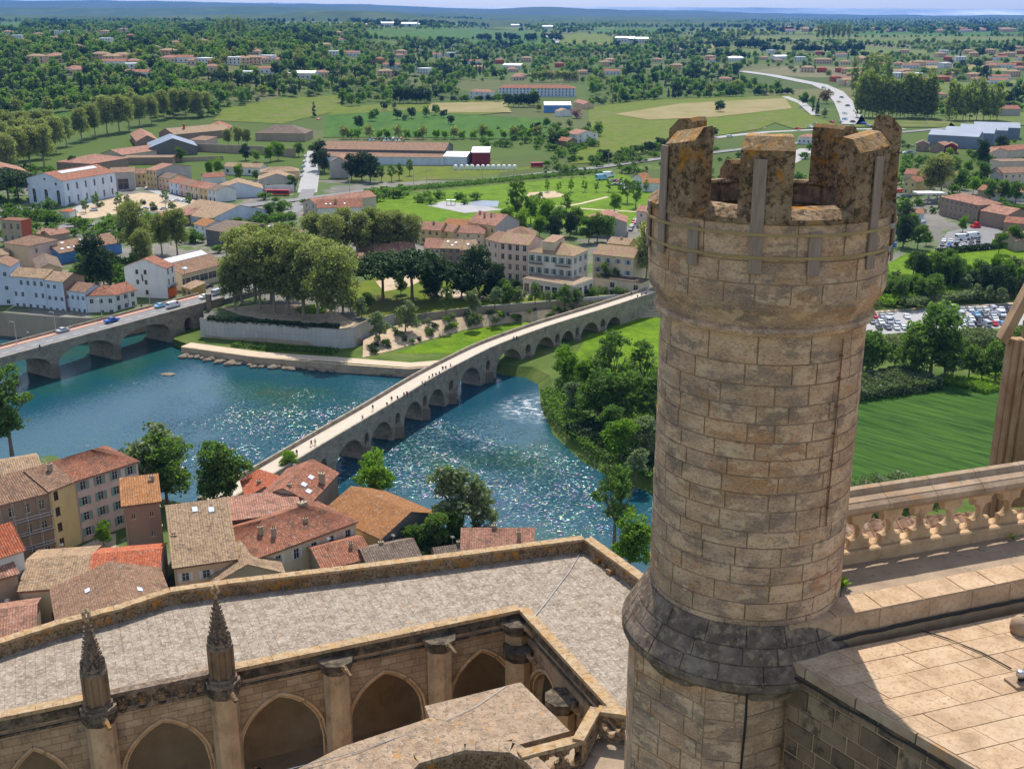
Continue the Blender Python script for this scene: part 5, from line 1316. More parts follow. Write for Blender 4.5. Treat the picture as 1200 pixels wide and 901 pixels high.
for k, (x, y, t) in enumerate(VP):
    p = PG(x, y)
    o = link('villa', VK[t], None, p, random.uniform(-.5, .5))
    side = 'on the wooded hillside at left' if x < 400 else ('beyond the fields in the middle distance' if x < 790 else 'in the suburb on the right')
    s_ = 1.35 if p.y < 3500 else 2.2; o.scale = (s_, s_, s_)
    tag(o, VL[t] + ' ' + side, 'house', 'villas ' + side)
    BOX.append((p.x-13, p.y-12, 1, 0, 26, 20))

# ------------------------------------------------------------------ the turret
TX, TY = 4.52, 19.9
RS, RC = 1.82, 2.08
rt = random.Random(3)
tur = empty('stone_turret', (TX, TY, 92), 0, 'round stone turret with ruined lichen covered battlements strapped with boards', 'turret')
def cyl(rad_f):
    def f(u, v, o):
        z, r = rad_f(v); a = u
        return Vector(((r+o)*math.cos(a), (r+o)*math.sin(a), z))
    return f
def ring_blocks(name, r, z0, z1, m, ch, bl, parent=tur, rfun=None, jit=.008, depth=.06, backing=True):
    b = MB()
    rf = rfun or (lambda v: (z0+v-92, r))
    surf = lambda u, v, o: (lambda q: Vector(((q[1]+o)*math.cos(u/r), (q[1]+o)*math.sin(u/r), q[0])))(rf(v))
    blocks(b, surf, 2*math.pi*r, z1-z0, ch, bl, .008, depth, .010, .16, rt, 0, jit)
    if backing:
        prof = [(rf(v)[1]-.022, rf(v)[0]) for v in [ (z1-z0)*i/24 for i in range(25)]]
        b.lathe(prof, n=64, m=1)
    return b.build(name, [m, M['mortar']], parent)
ring_blocks('shaft', RS, 94.3, 99.95, M['turret'], (.30,.39), (.45,1.0))
# moulding under the crown
b = MB()
b.lathe([(RS+.0,7.9),(RS+.10,7.94),(RS+.13,8.0),(RS+.10,8.06),(RS+.05,8.08),(RS+.07,8.14),(RS+.13,8.26),(RS+.22,8.40),(RC-.01,8.52)], n=96)
b.build('moulding', M['turret'], tur, smooth=False)
ring_blocks('crown_ring', RC, 100.5, 101.82, M['turret'], (.33,.42), (.5,.95))
# sloping sills between the merlons and the wall walk inside
b = MB(); b.lathe([(RC-.02,9.80),(RC+.03,9.82),(RC+.03,9.90),(RC-.16,10.02),(RC-.45,10.04),(RC-.48,10.0),(RC-.48,9.3)], n=96)
o = b.build('sill', M['lichen_stone'], tur); rough_up(o, .14, .018, 5)
b = MB(); b.lathe([(RC-.46,9.3),(.01,9.3)], n=32); b.build('floor', M['dark_stone'], tur)
ring_blocks('inner_wall', RC-.5, 101.3, 102.0, M['dark_stone'], (.3,.36), (.4,.7), backing=False)
def merlon(ang, wdt, h, slant=0, th=.46, z0=9.95, cap=True):
    """a block of the battlement with a weathered sloped top, built round the ring"""
    n = 6; b = MB(); da = wdt/RC/2
    g = lambda r, t, z: (r*math.cos(t), r*math.sin(t), z)
    ro, ri = RC+.0, RC-th
    prof = [(ro+.03,z0-.06),(ro,z0+.25),(ro,z0+h-.20),(ro-.20,z0+h),(ri+.05,z0+h+.02),(ri,z0+h-.05),(ri,z0)]
    rows = []
    for i in range(n+1):
        t = math.radians(ang)-da+2*da*i/n
        k = (i/n-.5)*slant
        rows.append([g(r, t, z + (k if z > z0+.1 else 0)) for r, z in prof])
    for i in range(n):
        for j in range(len(prof)-1): b.poly([rows[i][j], rows[i+1][j], rows[i+1][j+1], rows[i][j+1]])
    b.poly([p for p in rows[0]]); b.poly([p for p in rows[-1]][::-1])
    o = b.build('merlon', [M['lichen_stone'], M['bright_lichen']], tur); weld(o); rough_up(o, .12, .010, 5)
    for f in o.data.polygons:
        if f.normal.z > .45: f.material_index = 1
    # a joint half way up
    return o
MER = [(-105,.84,1.22,0),(-52,.80,1.20,.08),(-4,.66,1.16,-.5),(41,.84,1.12,0),(-150,.77,1.24,.12),(-226,.58,1.24,0),(-262,.5,.42,0)]
for a in MER: merlon(*a)
# boards and straps that hold the crown together
def board(ang, z0, z1, off=.02, w=.21, tilt=0):
    t = math.radians(ang); ur = Vector((math.cos(t), math.sin(t), 0)); ut = Vector((-ur.y, ur.x, 0))
    b = MB(); c = ur*(RC+off+.02) + Vector((0,0,(z0+z1)/2-92))
    b.obox((0,0,0), ut, ur, (ut*tilt+Vector((0,0,1))).normalized(), w/2, .018, (z1-z0)/2)
    o = b.build('board', M['wood'], tur, c); bevel(o, .006)
for a, z0, z1 in [(-107.5,101.02,102.84),(-159,101.12,102.92),(-51,101.02,102.84),(-137,101.05,101.72),(-82,101.0,101.72),(-24,101.0,101.85),(-178,101.1,101.9)]:
    board(a, z0, z1, tilt=rt.uniform(-.03,.01))
for z in (9.66, 9.29):
    b = MB(); b.lathe([(RC+.065,z-.024),(RC+.075,z-.024),(RC+.075,z+.024),(RC+.065,z+.024)], n=72); b.build('strap', M['strap'], tur)
for a, z, mm in ((-36,9.66,'metal'),(-37,9.29,'metal'),(-27,9.29,'blue_plastic')):
    t = math.radians(a); ur = Vector((math.cos(t), math.sin(t), 0)); b = MB(); b.obox(ur*(RC+.09)+Vector((0,0,z)), (-ur.y,ur.x,0), ur, (0,0,1), .055, .022, .035, 0); b.build('buckle', M[mm], tur)
# iron rod running down the shaft
b = MB(); t = math.radians(-55.5); ur = Vector((math.cos(t), math.sin(t), 0))
b.tube([ur*(RS+.035)+Vector((0,0,z)) for z in (7.8,6.8,5.8,4.9,4.35)], .013, 6)
for z in (7.5,7.1,6.6,6.1,5.6,5.1,4.7): b.obox(ur*(RS+.03)+Vector((0,0,z)), (-ur.y,ur.x,0), ur, (0,0,1), .022, .03, .014)
b.build('conductor_rod', mat('rusty_iron', [(.16,.07,.04),(.25,.13,.08)], 8, rough=.8), tur)
# sloping skirt
b = MB(); L_ = math.hypot(.53,.88)
rf = lambda v: (2.52-.90*(v/L_), RS+.02+.50*(v/L_))
surf = lambda u, v, o: Vector(((rf(L_-v)[1]+o*.8)*math.cos(u/2.0), (rf(L_-v)[1]+o*.8)*math.sin(u/2.0), rf(L_-v)[0]+o*.5))
blocks(b, surf, 2*math.pi*2.0, L_, (.30,.40), (.5,.9), .008, .05, .008, .16, rt, 0, .006)
b.lathe([(rf(v)[1]-.02, rf(v)[0]-.01) for v in [L_*i/8 for i in range(9)]]+[(RS+.52,1.61),(RS+.51,1.45),(RS+.36,1.30),(RS+.30,1.15)], n=72, m=0)
b.build('skirt', [M['dark_stone'], M['mortar']], tur)
# faceted lower stage
b = MB()
LP = [(-2.13,.6),(-2.15,-.75),(-1.0,-2.02),(-.28,-2.16),(.55,-1.75),(1.35,-1.5),(1.6,.6)]
for i in range(len(LP)-1):
    p, q = Vector(LP[i]), Vector(LP[i+1]); e = (q-p); ln = e.length; e.normalize(); n_ = Vector((e.y,-e.x))
    s_ = lambda u, v, o, p=p, e=e, n_=n_: Vector((*(p+e*u+n_*o), -6+v))
    blocks(b, s_, ln, 7.5, (.36,.46), (.5,.95), .012, .06, .01, 9, rt, 0, .006)
    b.poly([(*(p-n_*.02),-6),(*(q-n_*.02),-6),(*(q-n_*.02),1.6),(*(p-n_*.02),1.6)], 1)
b.build('lower_stage', [M['turret'], M['mortar']], tur)
cable = tag(None or empty('cable', (0,0,0)), 'black cable running down the lower turret wall and along the terrace edge', 'cable')
b = MB(); b.tube([(TX-.30,TY-2.24,93.5),(TX-.28,TY-2.22,92.8),(TX-.30,TY-2.21,91.8),(TX-.27,TY-2.22,89)], .022, 6); b.build('drop', M['black'], cable)

# ------------------------------------------------------------------ terrace at the right of the turret
ZT = 94.5
e0, e1 = P(982,662,ZT), P(1200,624,ZT)
ed = (e1-e0); ed.z = 0; ed.normalize(); en = Vector((-ed.y, ed.x, 0))      # along the rail; en points away from us
rz_b = math.atan2(ed.y, ed.x); o_b = e0 - ed*1.2
BL = (e1-e0).length + 3.2
bal = empty('stone_balustrade', tuple(o_b), rz_b, 'pierced quatrefoil balustrade with heavy sloped coping beside the turret', 'balustrade')
def quatre_panel(L, z0, z1, pitch, th, r, x_off=0, n=40, tall=1.0):
    """a slab pierced by quatrefoils: front and back faces plus deep reveals with a stepped moulding"""
    b = MB(); hz = (z1-z0)
    k = max(1, int(L/pitch)); cz = (z0+z1)/2
    def lobe(t, s):     # radius of the quatrefoil outline
        d, rr = r*.56*s, r*.445*s
        a = (t + math.pi/4) % (math.pi/2) - math.pi/4
        a2 = a
        q = rr*rr - (d*math.sin(a2))**2
        return d*math.cos(a2) + math.sqrt(max(0, q))
    for c in range(k):
        cx = x_off + pitch*(c+.5)
        ring = lambda s, y, extra=0: [(cx+(lobe(2*math.pi*i/n, s))*math.cos(2*math.pi*i/n), y, cz+tall*(lobe(2*math.pi*i/n, s))*math.sin(2*math.pi*i/n)) for i in range(n)]
        hw, hh = pitch/2, hz/2
        def sq(y):
            out = []
            for i in range(n):
                t = 2*math.pi*i/n; ca, sa = math.cos(t), math.sin(t)
                m_ = min(hw/abs(ca) if abs(ca) > 1e-6 else 9, hh/abs(sa) if abs(sa) > 1e-6 else 9)
                out.append((cx+ca*m_, y, cz+sa*m_))
            return out
        seq = [sq(0), ring(1.10, 0), ring(1.08, th*.13), ring(1.04, th*.14), ring(1.025, th*.28), ring(.98, th*.30), ring(.95, th*.5), ring(.98, th*.70), ring(1.025, th*.72), ring(1.04, th*.86), ring(1.08, th*.87), ring(1.10, th), sq(th)]
        for s0, s1 in zip(seq[:-1], seq[1:]):
            for i in range(n):
                j = (i+1) % n; b.poly([s0[i], s0[j], s1[j], s1[i]])
    b.poly([(x_off,0,z1),(x_off+k*pitch,0,z1),(x_off+k*pitch,th,z1),(x_off,th,z1)]); b.poly([(x_off,0,z0),(x_off,th,z0),(x_off+k*pitch,th,z0),(x_off+k*pitch,0,z0)])
    return b
qb = quatre_panel(BL, .20, 1.06, .74, .17, .315, -.5, 40, 1.2); o = qb.build('tracery', M['warm_stone'], bal, (0,.08,0)); weld(o)
b = MB(); b.box((-1.2,-.04,-.1),(BL,.42,.255)); o = b.build('plinth', M['warm_stone'], bal); bevel(o, .03)
b = MB()
prof = [(.02,1.02),(-.03,1.08),(-.06,1.12),(-.06,1.22),(.03,1.29),(.04,1.31),(.22,1.36),(.26,1.47),(.36,1.50),(.42,1.45),(.42,1.05),(.38,1.02)]
for x0, x1 in [(i*1.15-1.2, i*1.15-.06) for i in range(int((BL+1)/1.15)+1)]:
    for (y0, z0), (y1, z1) in zip(prof, prof[1:]+prof[:1]): b.poly([(x0,y0,z0),(x1,y0,z0),(x1,y1,z1),(x0,y1,z1)][::1])
    b.poly([(x0,y,z) for y, z in prof]); b.poly([(x1,y,z) for y, z in prof][::-1])
M['coping'] = mat('balustrade_coping', [(.25,.18,.125),(.34,.25,.175),(.42,.325,.24)], scale=2, detail=9, rough=.93, bump=.015, bscale=14, isl=.06, stains=[(2.2,(.40,.20,.06),.58,.68,.5),(5,(.20,.165,.13),.55,.65,.6)])
b.build('coping', M['coping'], bal)
# terrace floor and its step
def quadxy(pts, z): return [(p[0], p[1], z) for p in pts]
k0, k1 = P(928,734,ZT), P(1200,679,ZT); kd = (k1-k0); kd.z = 0; kd.normalize(); kn = Vector((-kd.y, kd.x, 0))
ter = empty('terrace', (0,0,0), 0, 'stone terrace walk with raised edge between the turret and the balustrade', 'terrace')
b = MB(); fl = [k0-kd*1+kn*.55, k1+kd*6+kn*.55, e1+ed*5+en*.1, e0-ed*3+en*.1]
b.poly(quadxy(fl, ZT-.01)); b.build('floor', M['rust_stone'], ter)
b = MB()
blocks(b, lambda u, v, o: Vector((*(k0+kd*(u-.05)+kn*v).to_2d(), ZT+.012+o)), 9.5, .62, (.62,.63), (.7,1.2), .008, .05, .015, 9, rt, 0, .003)
blocks(b, lambda u, v, o: Vector((*(k0+kd*(u-.05)-kn*o).to_2d(), ZT-.40+v)), 9.5, .40, (.4,.41), (.7,1.2), .008, .05, .015, 9, rt, 0, .003)
b.poly([(*(k0+kn*.01).to_2d(),ZT-1.5),(*(k0+kd*9.5+kn*.01).to_2d(),ZT-1.5),(*(k0+kd*9.5+kn*.01).to_2d(),ZT),(*(k0+kn*.01).to_2d(),ZT)], 1); b.poly(quadxy([k0+kn*.01,k0+kd*9.5+kn*.01,k0+kd*9.5+kn*.62,k0+kn*.62], ZT-.002), 1)
b.poly([(*k0.to_2d(),ZT-1.5),(*k0.to_2d(),ZT),(*(k0+kn*.62).to_2d(),ZT),(*(k0+kn*.62).to_2d(),ZT-1.5)], 1)
b.build('edge_step', [M['pave'], M['mortar']], ter)
# gutter with black membrane, then the paved roof lower down
ZR = 93.95
g0, g1 = P(930,757,ZR), P(1200,701,ZR)
r0, r1 = P(927,772,ZR), P(1205,716,ZR); r2 = P(1025,822,ZR); r3 = P(1150,901,ZR)
gut = MB(); gut.poly(quadxy([P(924,776,ZR-.25), P(1260,705,ZR-.25), P(1260,670,ZR-.25), P(924,735,ZR-.25)], ZR-.16)); 
tag(gut.build('gutter', M['black']), 'black lined gutter between terrace step and paved roof', 'gutter')
pr = empty('paved_roof', (0,0,0), 0, 'paved flat roof of pale slabs in the lower right corner', 'roof terrace')
d_ = (r3-r0); d_.z = 0; Ld = d_.length; d_.normalize(); dn = Vector((-d_.y, d_.x, 0))  # left edge, runs towards us; dn points to the right
u_ = (r1-r0); u_.z = 0; u_.normalize()
b = MB(); ca = math.cos(0)
surf = lambda u, v, o: Vector((*(r0+u_*(u + (v)*0)+Vector((d_.x,d_.y,0))*v).to_2d(), ZR+o))
vr = Ld+4
blocks(b, surf, 10, vr, (.52,.62), (.75,1.25), .006, .04, .006, 9, rt, 0, .004)
b.poly(quadxy([r0,r0+u_*10,r0+u_*10+d_*vr,r0+d_*vr], ZR-.012), 1)
b.build('slabs', [M['pave'], M['mortar']], pr)
b = MB(); blocks(b, lambda u, v, o: Vector((*(r0+d_*u - Vector((-d_.y,d_.x,0)).normalized()*(-o)*-1).to_2d(), 87+v)), Ld+4, 6.9, (.30,.42), (.4,.8), .014, .05, .012, 9, rt, 0, .012)
wn_ = Vector((d_.y, -d_.x, 0))
b = MB(); blocks(b, lambda u, v, o: Vector((*(r0+d_*u+wn_*o).to_2d(), 87+v)), Ld+4, ZR-87-.22, (.28,.42), (.4,.8), .016, .05, .012, 9, rt, 0, .012)
b.poly([(*(r0-wn_*.02).to_2d(),87),(*(r0+d_*(Ld+4)-wn_*.02).to_2d(),87),(*(r0+d_*(Ld+4)-wn_*.02).to_2d(),ZR-.02),(*(r0-wn_*.02).to_2d(),ZR-.02)], 1)
b.poly([(*(r0-wn_*.02).to_2d(),87),(*(r0-wn_*.02).to_2d(),ZR-.02),(*(r0+u_*8).to_2d(),ZR-.02),(*(r0+u_*8).to_2d(),87)], 1)
b.build('wall', [M['wall_dark'], M['mortar']], pr)
b = MB(); blocks(b, lambda u, v, o: Vector((*(r0+d_*u+wn_*(o+.05)).to_2d(), ZR-.21+v)), Ld+4, .212, (.21,.22), (.8,1.3), .008, .35, .012, 9, rt, 0, .004); b.build('edge_course', M['coping'], pr)
def sag(pts, r, n=6, jit=.012):
    fine = []
    for a, c in zip(pts[:-1], pts[1:]):
        a, c = Vector(a), Vector(c); k = max(1, int((c-a).length/.25))
        fine += [a.lerp(c, i/k)+Vector((rt.uniform(-jit,jit),)*3) for i in range(k)]
    fine.append(Vector(pts[-1])); b = MB(); b.tube(fine, r, n); return b
up_ = lambda p, dz, off=None: (p.x+(off.x if off else 0), p.y+(off.y if off else 0), p.z+dz)
c1 = [r0+d_*t+wn_*.09 for t in (0, 2, 4, Ld+3)]
sag([(q.x,q.y,ZR-.24) for q in c1], .024).build('wall_run', M['black'], cable)
q0 = k0 - kn*.06
sag([(q0.x-.3,q0.y-.02,ZR-.75),(q0.x-.28,q0.y,ZR-.05),(q0.x-.05,q0.y+.02,ZR+.1)]+[((k0+kd*t-kn*.05).x,(k0+kd*t-kn*.05).y,ZR+.13) for t in (.4,2,4,8)], .03).build('gutter_run', M['black'], cable)
sag([P(1080,738,ZR+.03),P(1110,748,ZR+.03),P(1150,764,ZR+.03),P(1185,783,ZR+.03)], .014, jit=.006).build('roof_run', M['black'], cable)
# small things on that roof
b = MB(); c = P(1196,741,ZR); b.lathe([(.16,0),(.20,.05),(.21,.14),(.19,.24),(.12,.32),(.02,.345)], n=20)
o = b.build('stone_ball', M['coping'], None, c, smooth=True); tag(o, 'rounded stone knob standing on the paved roof at the right edge', 'stone ball')
fl_ = empty('floodlight', tuple(P(1196,800,ZR)), .3, 'small silver floodlight on a flat base at the right edge of the paved roof', 'floodlight')
b = MB(); b.box((-.22,-.16,.0),(.22,.16,.05)); b.build('base', M['coping'], fl_)
for x in (-.03, .12):
    b = MB(); b.lathe([(.0,.0),(.05,.01),(.075,.05),(.075,.13),(.05,.15),(.0,.15)], n=16); b.build('lamp_head', M['metal'], fl_, (x,0,.1+abs(x)*.3), smooth=True)
b = MB(); b.box((-.05,-.03,.05),(.15,.03,.11)); b.build('bracket', M['black'], fl_)
# gable at the right frame edge
gy = 27.0
gab = empty('stone_gable', (0,0,0), 0, 'buttressed stone gable with moulded arch at the right frame edge', 'gable')
GP = lambda x, y: PV(x, y, (0,gy,0), Vector((0,1,0)))
def slab(name, px, y0, y1, m, parent, wob=0):
    f = [GP(*p) for p in px]; b = MB(); n = len(f)
    A = [(p.x, gy+y0, p.z) for p in f]; B = [(p.x, gy+y1, p.z) for p in f]
    b.poly(A); b.poly(B[::-1])
    for i in range(n): b.poly([A[i], B[i], B[(i+1) % n], A[(i+1) % n]])
    o = b.build(name, m, parent); bm = bmesh.new(); bm.from_mesh(o.data); bmesh.ops.recalc_face_normals(bm, faces=bm.faces); bm.to_mesh(o.data); bm.free()
    return o
M['gable_stone'] = mat('gable_limestone', [(.23,.145,.085),(.31,.21,.13),(.38,.27,.175)], scale=1.5, detail=8, rough=.92, bump=.012, bscale=14,
    isl=.08, stains=[(2.2,(.19,.145,.11),.56,.68,.6)])
a_, c_ = GP(1178,585), GP(1300,300)
b = MB(); 
x0_, x1_, zb_, zt_ = GP(1164,545).x, GP(1182,545).x, GP(1170,610).z, GP(1173,398).z
b = MB(); b.box((x0_, gy, zb_), (x1_, gy+.30, zt_)); o = b.build('pier', M['gable_stone'], gab); bevel(o, .04)
for xx in (.12, .30): b = MB(); b.tube([(x0_+xx, gy-.02, zb_), (x0_+xx, gy-.02, zt_)], .055, 8); b.build('pier_roll', M['gable_stone'], gab)
slab('coping', [(1172,397),(1207,331),(1240,270),(1246,280),(1212,341),(1179,404)], -.06, .26, M['gable_stone'], gab)
gs = MB(); w0 = GP(1181,600); w0.x = x1_-.02

blocks(gs, lambda u, v, o: Vector((w0.x+u, gy+.28-o, w0.z+v)), 4, 8.5, (.42,.5), (.6,.9), .012, .05, .01, 9, rt, 0, .004, skip=lambda u, v: v > 4.7 + u*1.5)
gs.poly([(w0.x,gy+.30,w0.z),(w0.x+4,gy+.30,w0.z),(w0.x+4,gy+.30,w0.z+10.5),(w0.x,gy+.30,w0.z+4.6)], 1); gs.build('wall', [M['gable_stone'], M['mortar']], gab)
for r_, y_, dd in ((.98,.02,.08),(.80,.06,.07),(.62,.12,.06)):   # moulded blind arch
    b = MB(); cc = GP(1222,470); pts = []
    for i in range(17):
        t = math.pi - i*math.pi/2/16; pts.append((cc.x+.25+r_*math.cos(t), gy+y_+.18, cc.z+.2+r_*1.15*math.sin(t)))
    pts = [(pts[0][0], pts[0][1], w0.z)] + pts
    b.tube(pts, dd, 8); b.build('arch_moulding', M['gable_stone'], gab)
# tiled roofs seen through the tracery
b = MB(); tiles(b, [(5,22.8,90.0),(16,24.6,90.0),(15.3,29.3,91.8),(4.3,27.6,91.8)], 0, .28, .07); tag(b.build('lower_roof', M['t_brown']), 'brown tiled roof glimpsed through the balustrade openings', 'roof')
# weeds
def weed(loc, n, s, label, seed):
    r_ = random.Random(seed); b = MB()
    for i in range(n):
        t = r_.uniform(0, 6.28); L = s*r_.uniform(.5,1); d = Vector((math.cos(t), math.sin(t), r_.uniform(.5,2))).normalized(); p = d*L*r_.uniform(.2,1); w = s*.14
        sd = d.cross(Vector((0,0,1))).normalized()*w
        b.poly([p-d*L*.2, p+sd, p+d*L*.3, p-sd])
    tag(b.build('weed', M['l_bright'], None, loc), label, 'weed')
weed(tuple(P(986,688,ZT)), 70, .28, 'green weed growing at the foot of the turret', 1); weed(tuple(P(1186,632,ZT)), 30, .16, 'small dark weed at the foot of the balustrade', 2)

# ------------------------------------------------------------------ cloister
ZC, ZP = 77.0, 77.75
outer = [P(-60,772,ZP), P(67,731,ZP), P(140,712.5,ZP), P(200,692.5,ZP), P(267,683,ZP), P(400,667.5,ZP), P(540,650,ZP), P(685,631,ZP)]
outR = [outer[-1], P(757,683,ZP), P(830,735,ZP)]
inner = [P(-60,855,ZC), P(610,715.5,ZC)]
f0, f1 = inner; fd = (f1-f0); fd.z = 0; FL = fd.length; fd.normalize(); fn = Vector((fd.y, -fd.x, 0))   # fn points to us
inR = [f1, P(707,821,ZC), P(760,880,ZC)]
clo = empty('cloister', (0,0,0), 0, 'gothic cloister with pointed arches, buttresses and paved roof terrace', 'cloister')
b = MB()
poly = [xy(p) for p in outer] + [xy(p) for p in outR[1:]] + [xy(p) for p in inR[::-1]] + [xy(f0)]
b.poly([(x, y, ZC-.02) for x, y in poly], 0, [(x, y) for x, y in poly])
o = b.build('roof_paving', M['roof_slab'], clo)
# uv along the wall so that the courses follow it
for l in o.data.loops:
    v = o.data.vertices[l.vertex_index].co; q = Vector((v.x, v.y, 0))-Vector((f0.x, f0.y, 0)); o.data.uv_layers[0].data[l.index].uv = (q.dot(fn), q.dot(fd))
bm = bmesh.new(); bm.from_mesh(o.data); bmesh.ops.triangulate(bm, faces=bm.faces)
for f in bm.faces:
    f.normal_update()
    if f.normal.z < 0: f.normal_flip()
bm.to_mesh(o.data); bm.free()
def parapet(name, pts, z0, z1, th, side, parent, mw='lichen_stone', mc='orange_lichen', over=.06, cap=.14):
    L = Line([xy(p) for p in pts]); n = max(2, int(L.len/.8)); tt = sorted(set([L.len*i/n for i in range(n+1)]+L.s)); w, c = MB(), MB()
    for a, e in zip(tt[:-1], tt[1:]):
        if e-a < .01: continue
        A = [L.pt(a,0), L.pt(e,0), L.pt(e,th*side), L.pt(a,th*side)]
        lo, hi = [(p.x,p.y,z0) for p in A], [(p.x,p.y,z1-cap) for p in A]
        w.poly([lo[0],lo[1],hi[1],hi[0]]); w.poly([lo[2],lo[3],hi[3],hi[2]])
        A = [L.pt(a+.006,-over*side), L.pt(e-.006,-over*side), L.pt(e-.006,(th+over)*side), L.pt(a+.006,(th+over)*side)]
        lo, hi = [(p.x,p.y,z1-cap+.002) for p in A], [(p.x,p.y,z1) for p in A]
        c.poly(hi); 
        for i in range(4): c.poly([lo[i],lo[(i+1)%4],hi[(i+1)%4],hi[i]])
        c.poly(lo)
    o = w.build(name, M[mw], parent); weld(o)
    o2 = c.build('coping', M[mc], parent)
    for q in (o, o2):
        bm = bmesh.new(); bm.from_mesh(q.data); bmesh.ops.recalc_face_normals(bm, faces=bm.faces); bm.to_mesh(q.data); bm.free()
    rough_up(o2, .3, .016, 3)
parapet('parapet', outer, 58, ZP, .38, 1, clo)
parapet('parapet', outR, 58, ZP, .42, 1, clo)
# courtyard front with pointed arches
def arcade(p0, dirv, length, spans, ztop, zbot, name, parent):
    """spans: (centre, half width, spring z, apex z)"""
    out = Vector((dirv.y, -dirv.x, 0)); b = MB()
    def top(s):
        for c, h, zs, za in spans:
            if abs(s-c) < h:
                x = (h-abs(s-c))      # pointed arch from two circle arcs
                rise = za-zs; rad = (h*h+rise*rise)/(2*h)
                k = rad - x
                return zs + math.sqrt(max(0, rad*rad-k*k))
        return None
    ts = {0, length}
    for c, h, zs, za in spans:
        for i in range(25): ts.add(c-h+2*h*i/24)
    ts = sorted(ts)
    W = lambda s, z, o=0: tuple(Vector((p0.x, p0.y, z)) + dirv*s + out*o)
    for a, e in zip(ts[:-1], ts[1:]):
        m = top((a+e)/2)
        if m is None: b.poly([W(a,zbot),W(e,zbot),W(e,ztop),W(a,ztop)], 0, [(a,zbot),(e,zbot),(e,ztop),(a,ztop)])
        else:
            za_, ze_ = top(a+1e-5), top(e-1e-5)
            b.poly([W(a,za_),W(e,ze_),W(e,ztop),W(a,ztop)], 0, [(a,za_),(e,ze_),(e,ztop),(a,ztop)])
            b.poly([W(a,za_),W(a,za_,-.7),W(e,ze_,-.7),W(e,ze_)], 0, [(a,0),(a,.7),(e,.7),(e,0)])
    for c, h, zs, za in spans:
        for q in (-1, 1): b.poly([W(c+q*h,zbot),W(c+q*h,zs),W(c+q*h,zs,-.7),W(c+q*h,zbot,-.7)][::q], 0, [(0,zbot),(0,zs),(.7,zs),(.7,zbot)][::q])
    b.build(name, M['facade'], parent)
    m = MB()
    for c, h, zs, za in spans:       # arch mouldings
        for k_, (dw, oo, rr) in enumerate(((.10,.03,.07),(-.06,-.12,.06))):
            rise = za-zs; hh = h+dw; ri = rise+dw*1.2; rad = (hh*hh+ri*ri)/(2*hh)
            for q in (-1, 1):
                pts = [W(c+q*hh, zbot, oo)]
                for i in range(13):
                    x = hh*i/12; kk = rad-x; pts.append(W(c+q*(hh-x), zs+math.sqrt(max(0, rad*rad-kk*kk)), oo))
                m.tube(pts, rr, 6, 0, False)
    m.build('arch_moulding', M['warm_stone'], parent)
def s_px(px, py, z): q = PV(px, py, f0, fn); return (q-f0).dot(fd), q.z
spans = []
for ax, ay, lx, ly, rx, ry in [(42,875,-2,905,86,898),(193,845,143,900,250,897),(330,816,280,868,381,850),(453,788,408,842,498,835),(567,763,527,815,603,805)]:
    sa, za = s_px(ax, ay, 0); sl, _ = s_px(lx, ly, 0); sr, _ = s_px(rx, ry, 0)
    spans.append(((sl+sr)/2, (sr-sl)/2, za-2.6, za))
sx0 = spans[0][0]-(spans[1][0]-spans[0][0])
spans.insert(0, (sx0, spans[0][1], spans[0][2], spans[0][3]))
za_m = sum(s[3] for s in spans)/len(spans)
spans = [(c, h, za_m-2.7, za_m) for c, h, zs, za in spans]
arcade(f0, fd, FL, spans, ZC-.55, 68.9, 'courtyard_wall', clo)
rd = (inR[1]-inR[0]); rd.z = 0; RL = rd.length+3; rd.normalize(); ro_ = Vector((rd.y, -rd.x, 0))
if ro_.x > 0: pass
arcade(inR[0], rd, RL, [(3.0,1.9,za_m-2.4,za_m-.1),(8.2,1.9,za_m-2.4,za_m-.1)], ZC-.55, 68.9, 'courtyard_wall', clo)
gap_ = (s_px(118,850,0)[0]+.5, s_px(262,815,0)[0]-.5)
for q, (pp, dv, ln) in enumerate(((f0, fd, FL), (inR[0], rd, RL))):
    b = MB(); out = Vector((dv.y, -dv.x, 0))
    for z0, z1, o0, o1 in ((ZC-.552,ZC-.02,-.35,.04),(ZC-.86,ZC-.76,-.02,.10)):
        A = [pp+out*o1, pp+dv*ln+out*o1, pp+dv*ln+out*o0, pp+out*o0]; b.prism([xy(p) for p in A], z0, z1)
    b.build('frieze', M['black_stone'], clo)
    b = MB(); k = int(ln/1.1)
    for i in range(k):
        if dv is fd and gap_[0] < ln*(i+.5)/k < gap_[1]:
            if b.v: o = b.build('coping', M['orange_lichen'], clo); rough_up(o, .25, .014, 3); b = MB()
            continue
        A = [pp+dv*(ln*i/k+.006)+out*.14, pp+dv*(ln*(i+1)/k-.006)+out*.14, pp+dv*(ln*(i+1)/k-.006)-out*.38, pp+dv*(ln*i/k+.006)-out*.38]; b.prism([xy(p) for p in A], ZC-.018, ZC+.16)
    o = b.build('coping', M['orange_lichen'], clo); rough_up(o, .25, .014, 3)
